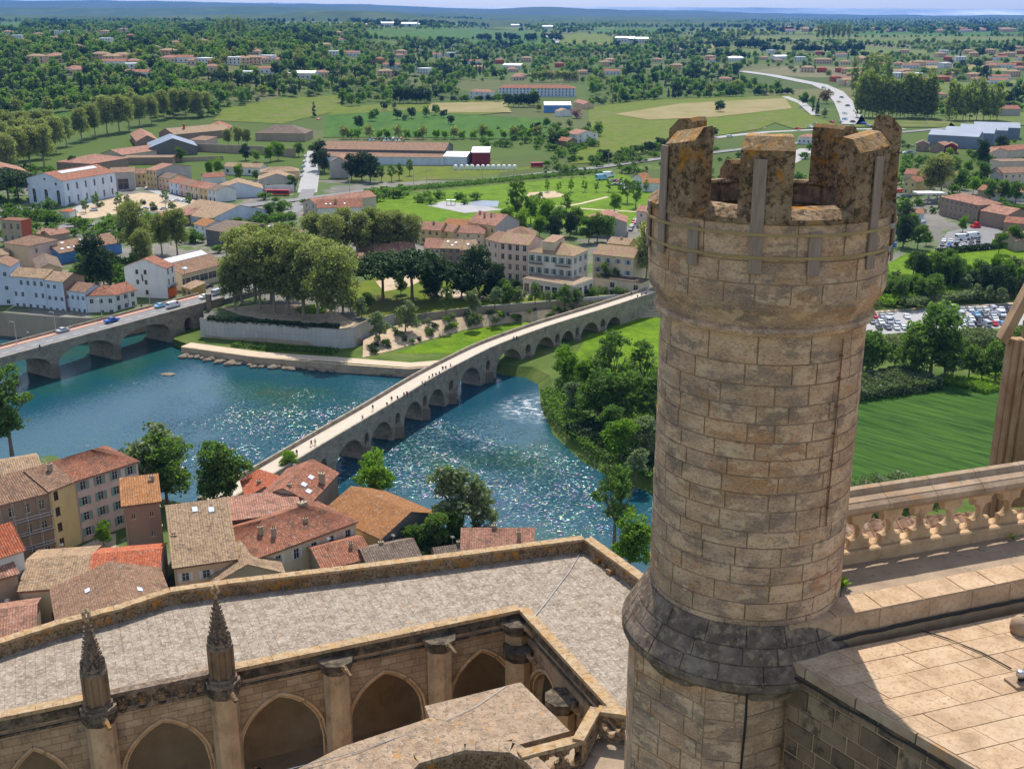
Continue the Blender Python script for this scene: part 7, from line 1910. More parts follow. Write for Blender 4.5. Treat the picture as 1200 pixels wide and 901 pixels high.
# around the park in the middle
for x, y, k, s in [(606,262,'airy',1.3),(622,262,'bright',1.1),(640,268,'bright',1.2),(596,272,'bright',1),(655,276,'broad',1.0),(612,276,'bright',1.0),(632,280,'bright',.9),(648,282,'evergreen',.8),(668,278,'evergreen',.8),(676,272,'broad',.9),(700,284,'broad',1.0),(690,285,'broad',.9),(712,284,'broad',.9),(720,250,'bright',.85),(745,244,'airy',.9),(735,238,'airy',.8),(664,252,'airy',.7),(632,247,'airy',.6)]:
    tree(k, P(x, y, G), s, 'park tree between the hotel and the railway', 'park trees behind the hotel', 'park_tree')
for i in range(16):
    x, y = 640+(i*29 % 130), 208+(i*17 % 34); tree('sapling', P(x, y, G), random.uniform(.8,1.2), 'newly planted sapling on the park lawn', 'saplings on the park lawn', 'sapling')
for x, y, s in [(447,213,.85),(459,213,.85),(468,211,.85),(480,206,.85)]: tree('airy', P(x, y, G), s*.75, 'thinly leaved tree in front of the depot wall', 'thin trees by the depot', 'depot_tree')
for x, y, s, l in [(374,200,1.3,'dark cedar beside the straight road'),(412,212,1.15,'dark pine beside the grey gabled house'),(424,212,1.2,'dark pine second from the grey gabled house'),(434,214,1.2,'dark pine nearest the depot'),(380,203,1.0,'second cedar by the straight road')]: tree('evergreen', P(x, y, G), s, l, None, 'pine_tree')
for x, y, k, s in [(281,212,'bright',.85),(326,188,'bright',1.1),(317,190,'bright',.95),(300,190,'bright',.7),(288,188,'evergreen',.8),(257,205,'bright',.9),(246,206,'bright',.8),(212,190,'broad',.75),(300,212,'broad',.5),(350,184,'broad',.8),(344,224,'broad',.7),(316,256,'broad',.6),(330,254,'broad',.6),(88,205,'evergreen',.8),(110,220,'evergreen',.6),(268,172,'plane',.5),(280,172,'plane',.55),(290,172,'plane',.5)]:
    tree(k, P(x, y, G), s, 'courtyard tree among the old sheds beyond the square', 'trees among the old sheds', 'courtyard_tree')
for x, y, s in [(10,234,1.3),(22,236,1.3),(0,238,1.2)]: tree('pine', P(x, y, G), s*.95, 'umbrella pine in front of the pale grey hall', 'pines before the pale grey hall', 'umbrella_pine')
for x, y, k, s in [(92,376,'bright',.8),(75,380,'bright',.7),(6,372,'broad',.5),(22,374,'broad',.5),(48,376,'silver',.4)]: tree(k, P(x, y, 1.0), s, 'bush on the bank below the pale river houses', 'bushes below the river houses', 'bush')
# along the canal at left
for x, y, s in [(4,192,.9),(18,190,.9),(34,188,.9),(50,186,.85),(66,180,.85),(78,172,.7),(96,166,.8),(112,162,.85),(126,158,.95),(140,156,.95),(152,154,.9),(164,148,.8),(178,146,.8),(22,200,.9),(2,206,.8),(192,140,.8),(204,138,.8),(218,138,.8),(232,138,.75),(244,136,.7),(12,182,.95),(28,178,.9),(44,176,.9),(-6,176,1.0),(58,172,.85),(36,198,.9),(52,196,.85),(10,208,.85)]:
    tree('plane', PG(x, y), s*1.18, 'canal side plane tree beyond the old quarter', 'plane trees along the canal', 'plane_tree')

# shrubs, hedges, reeds
for i in range(70):
    shrub([0,3,1,3,0,2][i % 6], slope_pt(random.uniform(432, 730), random.uniform(.06,.98)), random.uniform(.4,.95), 'low shrub planted on the sandy garden slope', 'shrubs in the riverside garden')
for i in range(26):
    shrub([0,1,0,3][i % 4], P(565+i*7.2, 352-i*.35+random.uniform(-2.5,2.5), G), random.uniform(.7,1.25), 'clipped shrub in the planting in front of the hotel', 'shrubs before the hotel')
def hedge(name, label, px, z, h, w, lm, n, leaf=.3, kind='stuff', cat=None):
    L = Line([xy(P(x, y, z)) for x, y in px]); c = []
    for i in range(n):
        t = rg.random()*L.len; p = L.pt(t, (rg.random()-.5)*w); c.append((p.x, p.y, z + h*(rg.random()**.6)*(.75+.35*mnoise.noise(Vector((t*.3, 3, 0))))))
    c = np.array(c); d = rg.normal(0, 1, c.shape); d[:,2] = abs(d[:,2])
    o = link(name, np_mesh(name, leaf_quads(c, d, leaf, .7), M[lm])); o['kind'] = kind
    if label: tag(o, label, cat)
    return o
hedge('terrace_hedge', 'long dark clipped hedge in front of the plane trees on the terrace', [(244,376),(300,379.5),(360,384.5),(398,386)], G+.3, 2.2, 2.4, 'l_dark', 5200, .3, 'thing', 'hedge')
hedge('bank_ivy', None, [(274,404),(330,409),(395,413)], LOW+.1, 1.3, 5, 'l_mid', 2600, .3)
hedge('lawn_edge_hedge', 'dark hedge along the right of the car lot', [(1098,298),(1140,294),(1180,290),(1220,287)], G, 3, 3, 'l_dark', 3400, .4, 'thing', 'hedge')
hedge('hedge', 'long grey green hedge above the car park', [(1060,358),(1110,352),(1160,346),(1240,338)], LOW+2, 3.6, 5, 'l_silver', 6000, .4, 'thing', 'hedge')
hedge('reeds', None, [(985,462),(1010,458),(1050,452),(1085,447)], LOW, 4.2, 16, 'l_reed', 9000, .42)
hedge('reeds', None, [(1012,414),(1080,410),(1130,404),(1168,400)], LOW, 5.0, 12, 'l_reed', 9000, .42)
hedge('undergrowth', None, [(995,604),(1010,596),(1040,586),(1080,578)], LOW, 4.5, 14, 'l_reed', 5200, .36)
hedge('undergrowth', None, [(1100,446),(1140,452),(1165,460)], LOW, 2.0, 8, 'l_bright', 2600, .3)
hedge('undergrowth', None, [(650,462),(664,490),(700,524),(740,545),(790,565)], LOW-.6, 3.2, 9, 'l_mid', 7500, .36)
hedge('undergrowth', None, [(660,446),(700,450),(760,470),(800,500)], LOW, 3.4, 22, 'l_mid', 9000, .4)
hedge('undergrowth', None, [(690,500),(730,520),(790,545)], LOW, 3.4, 16, 'l_dark', 7500, .4)
hedge('undergrowth', None, [(0,378),(60,378),(110,378),(160,368)], .6, 3.0, 7, 'l_dark', 4200, .4)
hedge('undergrowth', None, [(430,226),(480,222),(560,215),(640,207),(700,202)], G, 2.0, 12, 'l_mid', 6000, .55)
hedge('undergrowth', None, [(300,262),(330,258),(345,256)], G, 4, 8, 'l_mid', 1600, .5)
hedge('garden_bushes', None, [(455,648),(490,642),(520,650),(540,648)], NEAR, 3.0, 14, 'l_mid', 5200, .32)
hedge('undergrowth', None, [(1012,352),(1060,345),(1120,338),(1200,330)], LOW+2.5, 3.0, 22, 'l_bright', 6500, .45)
hedge('undergrowth', None, [(1012,340),(1060,330),(1120,327),(1200,318)], G, 2.2, 8, 'l_mid', 4500, .45)

# the wooded country beyond: the nearest and clearest trees are things, the rest one mass of woodland
FIELD_PX = [[(378,162),(384,135),(400,126),(560,119),(600,122),(640,140),(655,152),(610,164),(480,162)],[(690,126),(760,118),(930,112),(940,124),(920,140),(840,160),(770,176),(700,192),(668,193),(690,160)],[(4,148),(4,138),(125,130),(185,125),(186,134),(40,152)],[(0,36),(0,27),(25,27),(24,36)],
    [(420,45),(430,36),(560,34),(640,40),(660,46),(640,54),(560,52),(470,48)],[(400,32),(420,26),(560,25),(600,29),(560,32)],[(640,52),(660,42),(700,38),(720,46),(715,54)],[(826,64),(840,53),(1010,54),(1090,60),(1080,66),(900,66)],[(860,50),(880,43),(1060,41),(1200,44),(1200,52),(1000,52)],[(1010,108),(1040,92),(1120,96),(1200,104),(1200,116),(1110,118)],[(1140,100),(1160,94),(1240,95),(1240,102)],
    [(868,80),(905,80),(985,97),(1008,122),(1014,150),(985,150),(950,121),(900,103),(866,97)],[(800,166),(800,158),(1070,148),(1070,156)],[(362,230),(354,226),(364,180),(370,136),(382,134),(374,180)],[(376,198),(376,166),(640,166),(640,198)],[(1086,165),(1086,140),(1200,136),(1200,165)],[(250,142),(262,128),(330,116),(400,112),(400,130),(330,146)],[(290,68),(295,60),(340,64),(345,72)],[(690,40),(700,34),(960,33),(960,40)],[(1110,152),(1120,134),(1240,132),(1240,146)],[(1000,150),(1010,136),(1110,140),(1120,150)],[(150,22),(140,26),(240,26),(240,22)],[(300,30),(310,22),(420,22),(400,30)],
    [(535,119),(540,98),(690,98),(690,119)],[(632,140),(632,120),(690,118),(690,140)],[(428,33),(428,26),(492,26),(492,33)],[(870,130),(900,114),(960,140),(985,150),(930,152)],[(655,58),(640,42),(652,40),(664,56)],[(1170,75),(1180,68),(1240,68),(1240,75)]]
def in_poly(x, y, pl):
    c = False; j = len(pl)-1
    for i in range(len(pl)):
        if (pl[i][1] > y) != (pl[j][1] > y) and x < (pl[j][0]-pl[i][0])*(y-pl[i][1])/(pl[j][1]-pl[i][1])+pl[i][0]: c = not c
        j = i
    return c
def blocked(x, y): return any(in_poly(x, y, pl) for pl in FIELD_PX)
def old_town(x, y):     # the built up quarters, planted by hand above
    if y > 128 and x < 430 and y > 205-(x-40)*.18: return True
    if y > 165 and x < 1400 and x > 400: return True
    if y > 168: return True
    return False
GRP = {('round',0): 'round green tree in the valley woods on the left', ('dark',0): 'dark evergreen in the valley woods on the left', ('pale',0): 'pale spring green tree in the valley woods on the left', ('bright',0): 'bright green tree in the valley woods on the left', ('cypress',0): 'dark cypress on the wooded hillside at left', ('pine',0): 'umbrella pine on the wooded hillside at left', ('silver',0): 'silvery tree in the valley woods on the left',
       ('round',1): 'round green tree in the fields beyond the depot', ('dark',1): 'dark evergreen in the fields beyond the depot', ('pale',1): 'pale spring green tree in the fields beyond the depot', ('bright',1): 'bright green tree in the fields beyond the depot', ('cypress',1): 'dark cypress near the sanatorium', ('pine',1): 'umbrella pine near the sanatorium', ('silver',1): 'silvery tree in the fields beyond the depot',
       ('round',2): 'round green tree among the suburb on the right', ('dark',2): 'dark evergreen among the suburb on the right', ('pale',2): 'pale spring green tree among the suburb on the right', ('bright',2): 'bright green tree among the suburb on the right', ('cypress',2): 'dark cypress among the suburb on the right', ('pine',2): 'umbrella pine among the suburb on the right', ('silver',2): 'silvery tree among the suburb on the right'}
NF = [0]
def fput(kind, x, y, s, sz=None):
    z_ = 0 if x < 420 else (1 if x < 770 else 2)
    if NF[0] >= 175: return False
    l = GRP[(kind, z_)]; ftree(kind, PG(x, y), s, l, l.replace('tree', 'trees').replace('evergreen', 'evergreens').replace('cypress ', 'cypresses ').replace('pine ', 'pines '), 'cypress' if kind == 'cypress' else 'tree', sz); NF[0] += 1
    return True
# poplar and plane rows seen clearly on the right
for x in np.arange(1004, 1092, 4.6): ftree('poplar', PG(x, 138+(x-1004)*.02), random.uniform(1.5,1.85), 'tall poplar in the long row right of the dual carriageway', 'row of poplars', 'poplar')
for x in np.arange(1112, 1170, 8): ftree('poplar', PG(x, 142), random.uniform(1.45,1.75), 'tall poplar in the shorter row above the metal sheds', 'shorter row of poplars', 'poplar')
for x, y in [(1000,112),(1012,108),(1024,104),(1030,99),(1018,98),(1036,106),(1040,110)]: ftree('poplar', PG(x, y), 1.9, 'large poplar in the clump behind the long row', 'clump of large poplars', 'poplar')
for x in np.arange(958, 1000, 6): ftree('poplar', PG(x, 46.5), 2.0, 'distant poplar in the block plantation on the plain', 'distant poplar block', 'poplar')
for x in np.arange(256, 288, 6): ftree('poplar', PG(x, 42), 1.7, 'distant poplar in the pale block on the left hill', 'pale poplar block on the hill', 'poplar')
for x in np.arange(625, 680, 7): ftree('pale', PG(x, 96.5), 1.3, 'round plane tree in the row behind the sanatorium', 'planes behind the sanatorium', 'plane_tree')
ftree('russet', PG(969,122), 1.5, 'large russet brown tree beside the dual carriageway', None); ftree('pinkbl', PG(675,139), 1.5, 'tree with pink blossom near the bright blue shed', None)
ftree('dark', PG(844,132), 1.1, 'lone dark tree in the middle of the big meadow', None)
for x in np.arange(400, 640, 11): fput('bright' if (x//11) % 3 else 'pale', x+random.uniform(-3,3), 163.5, .9)
for x, y in [(462,128),(450,130),(440,139),(466,141),(475,142),(482,140),(500,138),(510,136),(520,139),(528,147),(436,143),(420,152),(655,150),(640,150),(628,158),(646,160),(660,168),(650,172),(668,150),(690,150),(700,160),(694,166)]: fput(random.choice(['dark','round','dark','silver']), x, y, random.uniform(.7,1.1))
for x in np.arange(468, 500, 5): fput('dark', x, 122, 1.5)
for x in np.arange(596, 630, 6): fput('dark', x, 126, 1.25)
for i in range(9): fput('cypress', 533+i*4.2, 91-i*.4, 1.3)
for i in range(12): fput('cypress', 15+i*13+random.uniform(-4,4), 112+random.uniform(-3,3), 1.5)
for i in range(8): fput('cypress', 268+i*8+random.uniform(-3,3), 105+random.uniform(-2,2), 1.2)
rr = random.Random(5); tries = 0
while NF[0] < 175 and tries < 4000:
    tries += 1
    x, y = rr.uniform(-20, 1220), rr.uniform(100, 140)
    if blocked(x, y) or old_town(x, y): continue
    p = PG(x, y)
    if inside_house(p.x, p.y, 5): continue
    fput(rr.choice(['round','dark','pale','round','dark','silver','bright']), x, y, rr.uniform(.8,1.3))
# the mass
base_v = {}
for k in FT:
    for i, me in enumerate(FT[k]):
        if k in ('russet','pinkbl'): continue
        n_ = len(me.vertices); a_ = np.empty(n_*3, np.float32); me.vertices.foreach_get('co', a_); a_ = a_.reshape(-1,4,3)[:-5]
        base_v.setdefault(k, []).append(a_)
acc = {k: [] for k in base_v}
def put_mass(k, p, s, sz=1, keep=1.0):
    a_ = base_v[k][rr.randrange(len(base_v[k]))]
    if keep < 1: a_ = a_[rg.random(len(a_)) < keep]; 
    t = rr.uniform(0, 6.28); c_, s_ = math.cos(t), math.sin(t)
    q = a_ @ np.array([[c_,s_,0],[-s_,c_,0],[0,0,1]]).astype(np.float32)
    q = q*np.array([s,s,s*sz], np.float32)
    if keep < 1: ctr = q.mean(1, keepdims=True); q = ctr+(q-ctr)*(1/math.sqrt(keep))
    acc[k].append(q + np.array([p.x,p.y,p.z], np.float32))
row = 137.0
while row > 19:
    step = max(3.0, 10.5 - (137-row)*.058)
    x = -60.0
    while x < 1260:
        x += step*rr.uniform(.55, 1.3)
        y = row + rr.uniform(-2.4, 2.4)*min(1, (row-14)/50)
        if blocked(x, y) or (old_town(x, y)): continue
        dens = .5+.5*mnoise.noise(Vector((x/70, y/11, 2.2)))+ (.22 if x < 420 else (.15 if x < 760 else .10))
        if y < 50 and x > 560: dens -= .05
        if dens < .36: continue
        p = PG(x, y)
        if p.y > 19000 or inside_house(p.x, p.y, 4): continue
        if any(abs(x-vx) < 8 and -1 < y-vy < (9 if vy > 60 else 5) for vx, vy, _ in VP): 
            if rr.random() < .9: continue
        z3 = mnoise.noise(Vector((x/45, y/9, 7.7)))
        k = rr.choice(['dark','dark','round','pine','cypress','round']) if z3 > .15 else (rr.choice(['round','round','silver','bright','round','pale']) if z3 > -.25 else rr.choice(['pale','round','bright','silver']))
        far = p.y/1600
        put_mass(k, p, rr.uniform(.65,1.2)*(1+.16*min(4, far)), rr.uniform(.85,1.1)*(1.15 if k in ('dark','round') else .9), min(1, max(.12, .9/far)))
    row -= max(.95, (row-12)*.050)
for y0, x0, x1, k, n_ in [(31,420,720,'dark',70),(27,60,470,'dark',110),(38,760,1200,'dark',90),(33,820,1200,'dark',80),(24,0,300,'dark',80),(57,820,900,'dark',30),(62,890,1010,'dark',40),(63,600,780,'round',70),(48,560,660,'dark',40),(30,430,600,'dark',70)]:
    for i in range(n_):
        x = rr.uniform(x0, x1); p = PG(x, y0+rr.uniform(-1,1))
        if p.y < 20000: put_mass(k, p, rr.uniform(1.2,2.0), 1, .2)
for ln in [[(418,47),(660,47.5)],[(400,33.5),(600,32)],[(826,52.5),(1010,53.5),(1090,59.5)],[(860,49.5),(1200,52.5)],[(690,41),(960,41)],[(640,56),(722,55)],[(1010,109),(1120,97)],[(480,49),(560,53),(660,55)],[(826,66),(1080,67)],[(1000,45),(1200,43)],[(290,73),(345,73)],[(0,38),(24,37)],[(690,194),(770,177),(840,161)],[(690,125),(760,117),(930,111)],[(500,121),(600,119)],[(1110,131),(1240,130)],[(1140,104),(1240,104)],[(640,63),(800,61)],[(420,58),(640,60)]]:
    for (x0, y0), (x1, y1) in zip(ln[:-1], ln[1:]):
        n_ = int(abs(x1-x0)/4)+3
        for i in range(n_):
            if rr.random() < .25: continue
            t = (i+rr.random())/n_; p = PG(x0+(x1-x0)*t, y0+(y1-y0)*t+rr.uniform(-.3,.3)); f = p.y/1600
            put_mass(rr.choice(['dark','round','silver','dark','bright']), p, rr.uniform(.5,.85)*(1+.12*min(5, f)), .9, min(1, max(.15, .8/f)))
for k in acc:
    if acc[k]:
        o = link('woodland', np_mesh('woodland', np.concatenate(acc[k]).reshape(-1,3).astype(np.float64), FT[k][0].materials[0])); o['kind'] = 'stuff'
# small gardens and scrub scattered through the built-up valley floor
for (x0, x1, y0, y1, n_) in [(1000,1220,160,250,150),(640,790,176,206,50),(800,960,168,250,60),(0,110,262,300,26),(250,420,232,300,30),(560,700,150,176,60),(-20,60,200,262,30),(90,145,300,336,34),(110,200,262,286,26),(225,330,262,292,26),(0,70,248,264,20),(130,190,312,330,14),(1000,1060,200,300,40),(430,560,228,240,20)]:
    cc = []
    for i in range(n_):
        p = P(rr.uniform(x0, x1), rr.uniform(y0, y1), G)
        if inside_house(p.x, p.y, 2.5): continue
        m_ = SH[rr.choice([0,0,1,2])]; a_ = np.empty(len(m_.vertices)*3, np.float32); m_.vertices.foreach_get('co', a_); a_ = a_.reshape(-1,4,3)[::2]
        s = rr.uniform(.8,2.3); ct_ = (a_*s).mean(1, keepdims=True); cc.append(ct_+(a_*s-ct_)*1.4+np.array([p.x,p.y,p.z], np.float32))
    o = link('undergrowth', np_mesh('undergrowth', np.concatenate(cc).reshape(-1,3).astype(np.float64), M['l_mid'])); o['kind'] = 'stuff'

# ------------------------------------------------------------------ vehicles
def car_mesh(kind, col):
    """returns (body, glass, wheel) meshes; x is forward"""
    L, Wd = dict(car=(4.2,1.76), van=(5.2,2.0), pickup=(5.0,1.85))[kind]
    prof = dict(car=[(-2.1,.35),(-2.1,.82),(-1.95,.92),(-1.25,1.0),(-.75,1.44),(.35,1.46),(1.0,1.02),(1.95,.80),(2.1,.55),(2.1,.35)],
                van=[(-2.6,.4),(-2.6,1.95),(-2.45,2.1),(1.2,2.1),(1.9,1.25),(2.5,1.05),(2.6,.7),(2.6,.4)],
                pickup=[(-2.5,.45),(-2.5,1.05),(-.7,1.05),(-.55,1.6),(.6,1.62),(1.15,1.1),(2.35,1.0),(2.5,.7),(2.5,.45)])[kind]
    b = MB(); n = len(prof); hw = Wd/2
    tp = lambda z: hw*(1-.16*max(0, (z-.9))/.9)
    A = [(x, -tp(z), z) for x, z in prof]; B = [(x, tp(z), z) for x, z in prof]
    b.poly(A); b.poly(B[::-1])
    for i in range(n): b.poly([A[i], B[i], B[(i+1) % n], A[(i+1) % n]][::-1])
    body = b
    g = MB()
    if kind == 'car': side, fr, re = [(-1.1,1.06),(-.72,1.36),(.30,1.38),(.85,1.06)], ((.38,1.42),(.96,1.06)), ((-1.2,1.04),(-.78,1.40))
    elif kind == 'van': side, fr, re = [(.55,1.3),(.55,1.85),(1.25,1.85),(1.7,1.3)], ((1.24,2.02),(1.84,1.34)), ((-2.61,1.2),(-2.61,1.8))
    else: side, fr, re = [(-.5,1.12),(-.45,1.52),(.55,1.53),(1.0,1.12)], ((.64,1.56),(1.1,1.14)), ((-.68,1.12),(-.58,1.55))
    for s in (-1, 1):
        q = [(x, s*(tp(z)+.012), z) for x, z in side]; g.poly(q if s < 0 else q[::-1])
    for (x0, z0), (x1, z1) in (fr, re):
        o = .015 if x1 > 0 else -.015
        g.poly([(x0+o,-tp(z0)*.9,z0),(x1+o,-tp(z1)*.9,z1),(x1+o,tp(z1)*.9,z1),(x0+o,tp(z0)*.9,z0)])
    return body, g, Wd, L
WH = MB(); 
for r0, r1, y0, y1, mi in ((.33,.33,-.11,.11,0),(.33,.0,.11,.11,0),(.33,0,-.11,-.11,0),(.2,0,.115,.13,1),(.2,0,-.115,-.13,1)):
    for i in range(12):
        a, c = 6.283*i/12, 6.283*(i+1)/12
        WH.poly([(r0*math.cos(a),y0,r0*math.sin(a)),(r0*math.cos(c),y0,r0*math.sin(c)),(r1*math.cos(c),y1,r1*math.sin(c)),(r1*math.cos(a),y1,r1*math.sin(a))], mi)
WHM = WH.mesh('wheel', [M['black'], M['metal']])
CM = {}
def vehicle(kind, col, p, rz, label, group=None, cat=None):
    k = (kind, col)
    if k not in CM:
        b, g, w, L = car_mesh(kind, col); hl = MB()
        for s in (-.6, .6): hl.box((L/2-.06,s-.15,.62),(L/2+.012,s+.15,.76))
        CM[k] = (b.mesh('body', M[col]), g.mesh('glass', M['glass']), hl, w, L)
        CM[k] = CM[k][:2] + (hl.mesh('headlight', M['skylight']), w, L)
    bm_, gm, hl, w, L = CM[k]
    t = empty(kind if kind != 'car' else 'parked_car', tuple(p), rz, label, cat or ('van' if kind == 'van' else 'car'), group)
    link('body', bm_, t); link('glass', gm, t); link('headlight', hl, t)
    for sx in (-1, 1):
        for sy in (-1, 1): link('wheel', WHM, t, (sx*L*.31, sy*(w/2-.12), .33))
    return t
CS = {}
def small_car(kind, col, p, rz, label, group, name='parked_car'):
    k = (kind, col)
    if k not in CS:
        b, g, w, L = car_mesh(kind, col)
        for f, q in zip(g.f, g.m): b.f.append(tuple(i+len(b.v) for i in f)); b.m.append(1)
        b.v += g.v
        for sx in (-1, 1):
            for sy in (-1, 1):
                x, y = sx*L*.31, sy*(w/2-.05); pts = [(x+.33*math.cos(i*.785), y+sy*.06, .33+.33*math.sin(i*.785)) for i in range(8)]; b.poly(pts, 2)
        CS[k] = b.mesh('parked_car', [M[col], M['glass'], M['black']])
    o = link(name, CS[k], None, tuple(p), rz); tag(o, label, 'van' if kind == 'van' else 'car', group); return o
nba = math.atan2((NB_B-NB_A).y, (NB_B-NB_A).x)
for kind, col, x, y, d, l in [('car','p_silver',74,389,0,'silver hatchback driving across the road bridge'),('pickup','p_blue',131,377.5,0,'dark blue pickup on the road bridge'),('car','p_lightblue',188,360,0,'light blue car behind the white van at the bridge head'),('van','p_white',203.5,360,0,'white van leaving the road bridge'),
                              ('car','p_white',240,349.5,0,'small white car by the stone pillar past the bridge'),('van','p_silver',256,345,0,'pale van half hidden by the plane trees past the bridge'),('car','p_black',244,338,0,'black car parked before the long shop building')]:
    vehicle(kind, col, P(x, y, 9.93), nba+d, l)
cols = ['p_white','p_silver','p_blue','p_black','p_grey','p_red','p_white','p_silver','p_lightblue','p_grey','p_black','p_white']
cn = lambda c: {'p_white':'white','p_silver':'silver','p_blue':'blue','p_black':'black','p_grey':'grey','p_red':'red','p_yellow':'yellow','p_lightblue':'light blue'}[c]
rc = random.Random(9)
def lot(rows, z, where, grp, rz0=1.57, kinds=('car',)*9+('van',), dx=None):
    for y, x0, x1, st in rows:
        x = x0
        while x < x1:
            if rc.random() < .9:
                c = rc.choice(cols); k = rc.choice(kinds)
                p = P(x, y+rc.uniform(-.4,.4), z)
                small_car(k, c, p, rz0+rc.uniform(-.08,.08)+(3.14 if rc.random() < .4 else 0), '%s %s parked %s' % (cn(c), k, where), '%s %ss parked %s' % (cn(c), k, where))
            x += st*rc.uniform(.95,1.1)
lot([(372.5,1024,1066,9.4),(379,1022,1068,9.4),(385.5,1030,1066,9.4)], LOW+.06, 'at the left end of the riverside car park', 'l')
lot([(364.5,1108,1196,9.2),(370,1106,1196,9.2),(376,1108,1190,9.2),(381.5,1118,1180,9.2)], LOW+.06, 'in the middle of the riverside car park', 'm')
lot([(284,1106,1150,8),(288.5,1104,1160,8),(292,1110,1160,8)], G+.08, 'in the lot below the long stone house', 'c', 1.2)
lot([(163,436,472,4.2),(166,434,474,4.2)], G+.1, 'behind the long depot', 'd')
lot([(213,716,738,4.5),(217,720,740,4.5),(222,728,744,5)], G+.1, 'in the small lot near the blue vans', 'b', .6)
lot([(226,1046,1068,7),(232,1050,1070,7),(172,1048,1070,5),(180,1050,1075,5)], G+.1, 'by the filling station', 'f', .3)
lot([(258,745,748,3),(262,743,746,3),(266,741,744,3),(270,739,742,3)], G+.1, 'in the lane beside the pink house', 'p', 1.2)
lot([(247,100,112,9),(246,170,200,11),(236,196,226,10),(241,66,90,9),(270,316,345,10)], G+.1, 'on the square beside the terrace', 's', .4)
for x, y, c in [(358,184,'p_white'),(357,190,'p_white'),(356,196,'p_lightblue'),(354.5,202,'p_grey'),(353,207,'p_white')]: small_car('car', c, P(x, y, G+.12), 1.5, cn(c)+' car standing at the left of the straight road', cn(c)+' cars on the straight road')
for x, y, c in [(965,104,'p_silver'),(986,116,'p_black'),(983,121.5,'p_yellow'),(993,126,'p_black'),(990,135,'p_white'),(990,142,'p_lightblue'),(999,145,'p_black'),(985,144,'p_white'),(1011,147,'p_blue'),(1017,149,'p_silver'),(1024,151,'p_black'),(975,145.5,'p_red'),(949,151,'p_white'),(956,148,'p_lightblue'),(935,153.5,'p_red')]:
    o = small_car('car', c, PG(x, y)+Vector((0,0,.7)), 1.9, cn(c)+' car on the dual carriageway or its junction', cn(c)+' cars around the dual carriageway', 'distant_car'); o.scale = (1.5,1.5,1.5)
small_car('van', 'p_white', P(855,161,G+.2), 0, 'white van alone on the far road behind the turret', None)
for k, (x, y, c) in enumerate([(705,211,'p_lightblue'),(713,208,'p_white')]): o = small_car('van', c, P(x, y, G), .5, cn(c)+' lorry box in the yard right of the park', None, 'lorry'); o.scale = (1.5,1.5,1.7); o['category'] = 'lorry'
for x, y in [(1128,281),(1141,279)]: small_car('van', 'p_white', P(x, y, G+.1), .3, 'big white van in the lot below the long stone house' if x < 1130 else 'second big white van right of the first below the stone house', None).scale = (1.35,1.2,1.3)
def bus(p, rz, col, label, L=12):
    t = empty('bus', tuple(p), rz, label, 'bus'); b = MB(); b.box((-L/2,-1.25,.4),(L/2,1.25,2.95)); o = b.build('body', M[col], t); bevel(o, .12)
    b = MB(); b.box((-L/2+.3,-1.27,1.45),(L/2-.3,-1.255,2.4)); b.box((L/2+.005,-1.1,1.3),(L/2+.02,1.1,2.5)); b.build('windows', M['glass'], t)
    b = MB(); b.box((-L/2+.1,-1.2,2.951),(L/2-.1,1.2,3.1)); b.build('roof', M['p_red'] if col == 'p_red' else M['p_white'], t)
    for x in (-L*.3, L*.32):
        for y in (-1.1, 1.1): link('wheel', WHM, t, (x, y, .42)).scale = (1.3,1.3,1.3)
    return t
bus(P(325,229,G+.15), -.05, 'p_red', 'red city bus waiting by the railway bridge', 14); bus(P(254,233.5,G+.15), .12, 'p_white', 'white bus with red stripe beside the terrace', 14)
t = bus(P(629,196,G+.1), .15, 'p_red', 'red fire engine like truck on the depot yard', 8); bus(P(373.5,143,G+.2), 1.5, 'p_red', 'red lorry at the far end of the straight road', 9)
# domed tanks beside the depot
for i, x in enumerate([499.5,510,534,541,547.5,553.5,560,566,572,578,584.5,590.5,597,603]):
    b = MB(); r_ = 1.35; b.lathe([(r_*.92,0),(r_,.3),(r_,2.0),(r_*.95,2.4),(r_*.75,2.9),(r_*.4,3.2),(.01,3.3)], n=16)
    o = b.build('domed_tank', [M['white']], None, tuple(P(x, 193 if i < 2 else 199, G)), smooth=True)
    tag(o, 'white domed tank apart on the grass before the depot' if i < 2 else 'white domed tank in the row before the depot yard', 'tank', 'pair of domed tanks' if i < 2 else 'row of domed tanks')
# posts: railway masts, lamp posts
def post(p, h, label, group, arm=0, name='lamp_post', r=.14):
    b = MB(); b.tube([(0,0,0),(0,0,h*.5),(0,0,h)], [r,r*.8,r*.6], 6)
    if arm: b.tube([(0,0,h-.4),(arm*.5,0,h+.1),(arm,0,h)], .08, 5)
    o = b.build(name, M['metal'], None, tuple(p), random.uniform(-.3,.3)); tag(o, label, 'post', group); return o
for x, y in [(90,262),(140,256),(195,251),(250,245),(313,237),(345,233),(410,226),(485,217.5),(500,217),(565,212),(648,202),(664,200),(713,194),(740,191),(806,182),(860,176),(1050,156),(1085,152)]:
    post(P(x, y, G), 9, 'grey catenary mast beside the railway line', 'railway masts', 2.2, 'railway_mast', .2)
for x, y in [(20,400),(120,372),(66,388),(176,357)]: post(P(x, y+3, 9.9), 7, 'slim lamp post on the far pavement of the road bridge', 'lamp posts on the road bridge', -1.4)
for x, y, l in [(50.5,256,'tall pale column in front of the pale grey hall'),(151,359,'lamp post at the bridge end by the white bungalow'),(218,341,'thin pole beside the ochre fronted shop')]: post(P(x, y, G+1), 9, l, None, 0, 'column', .3 if x < 60 else .15)
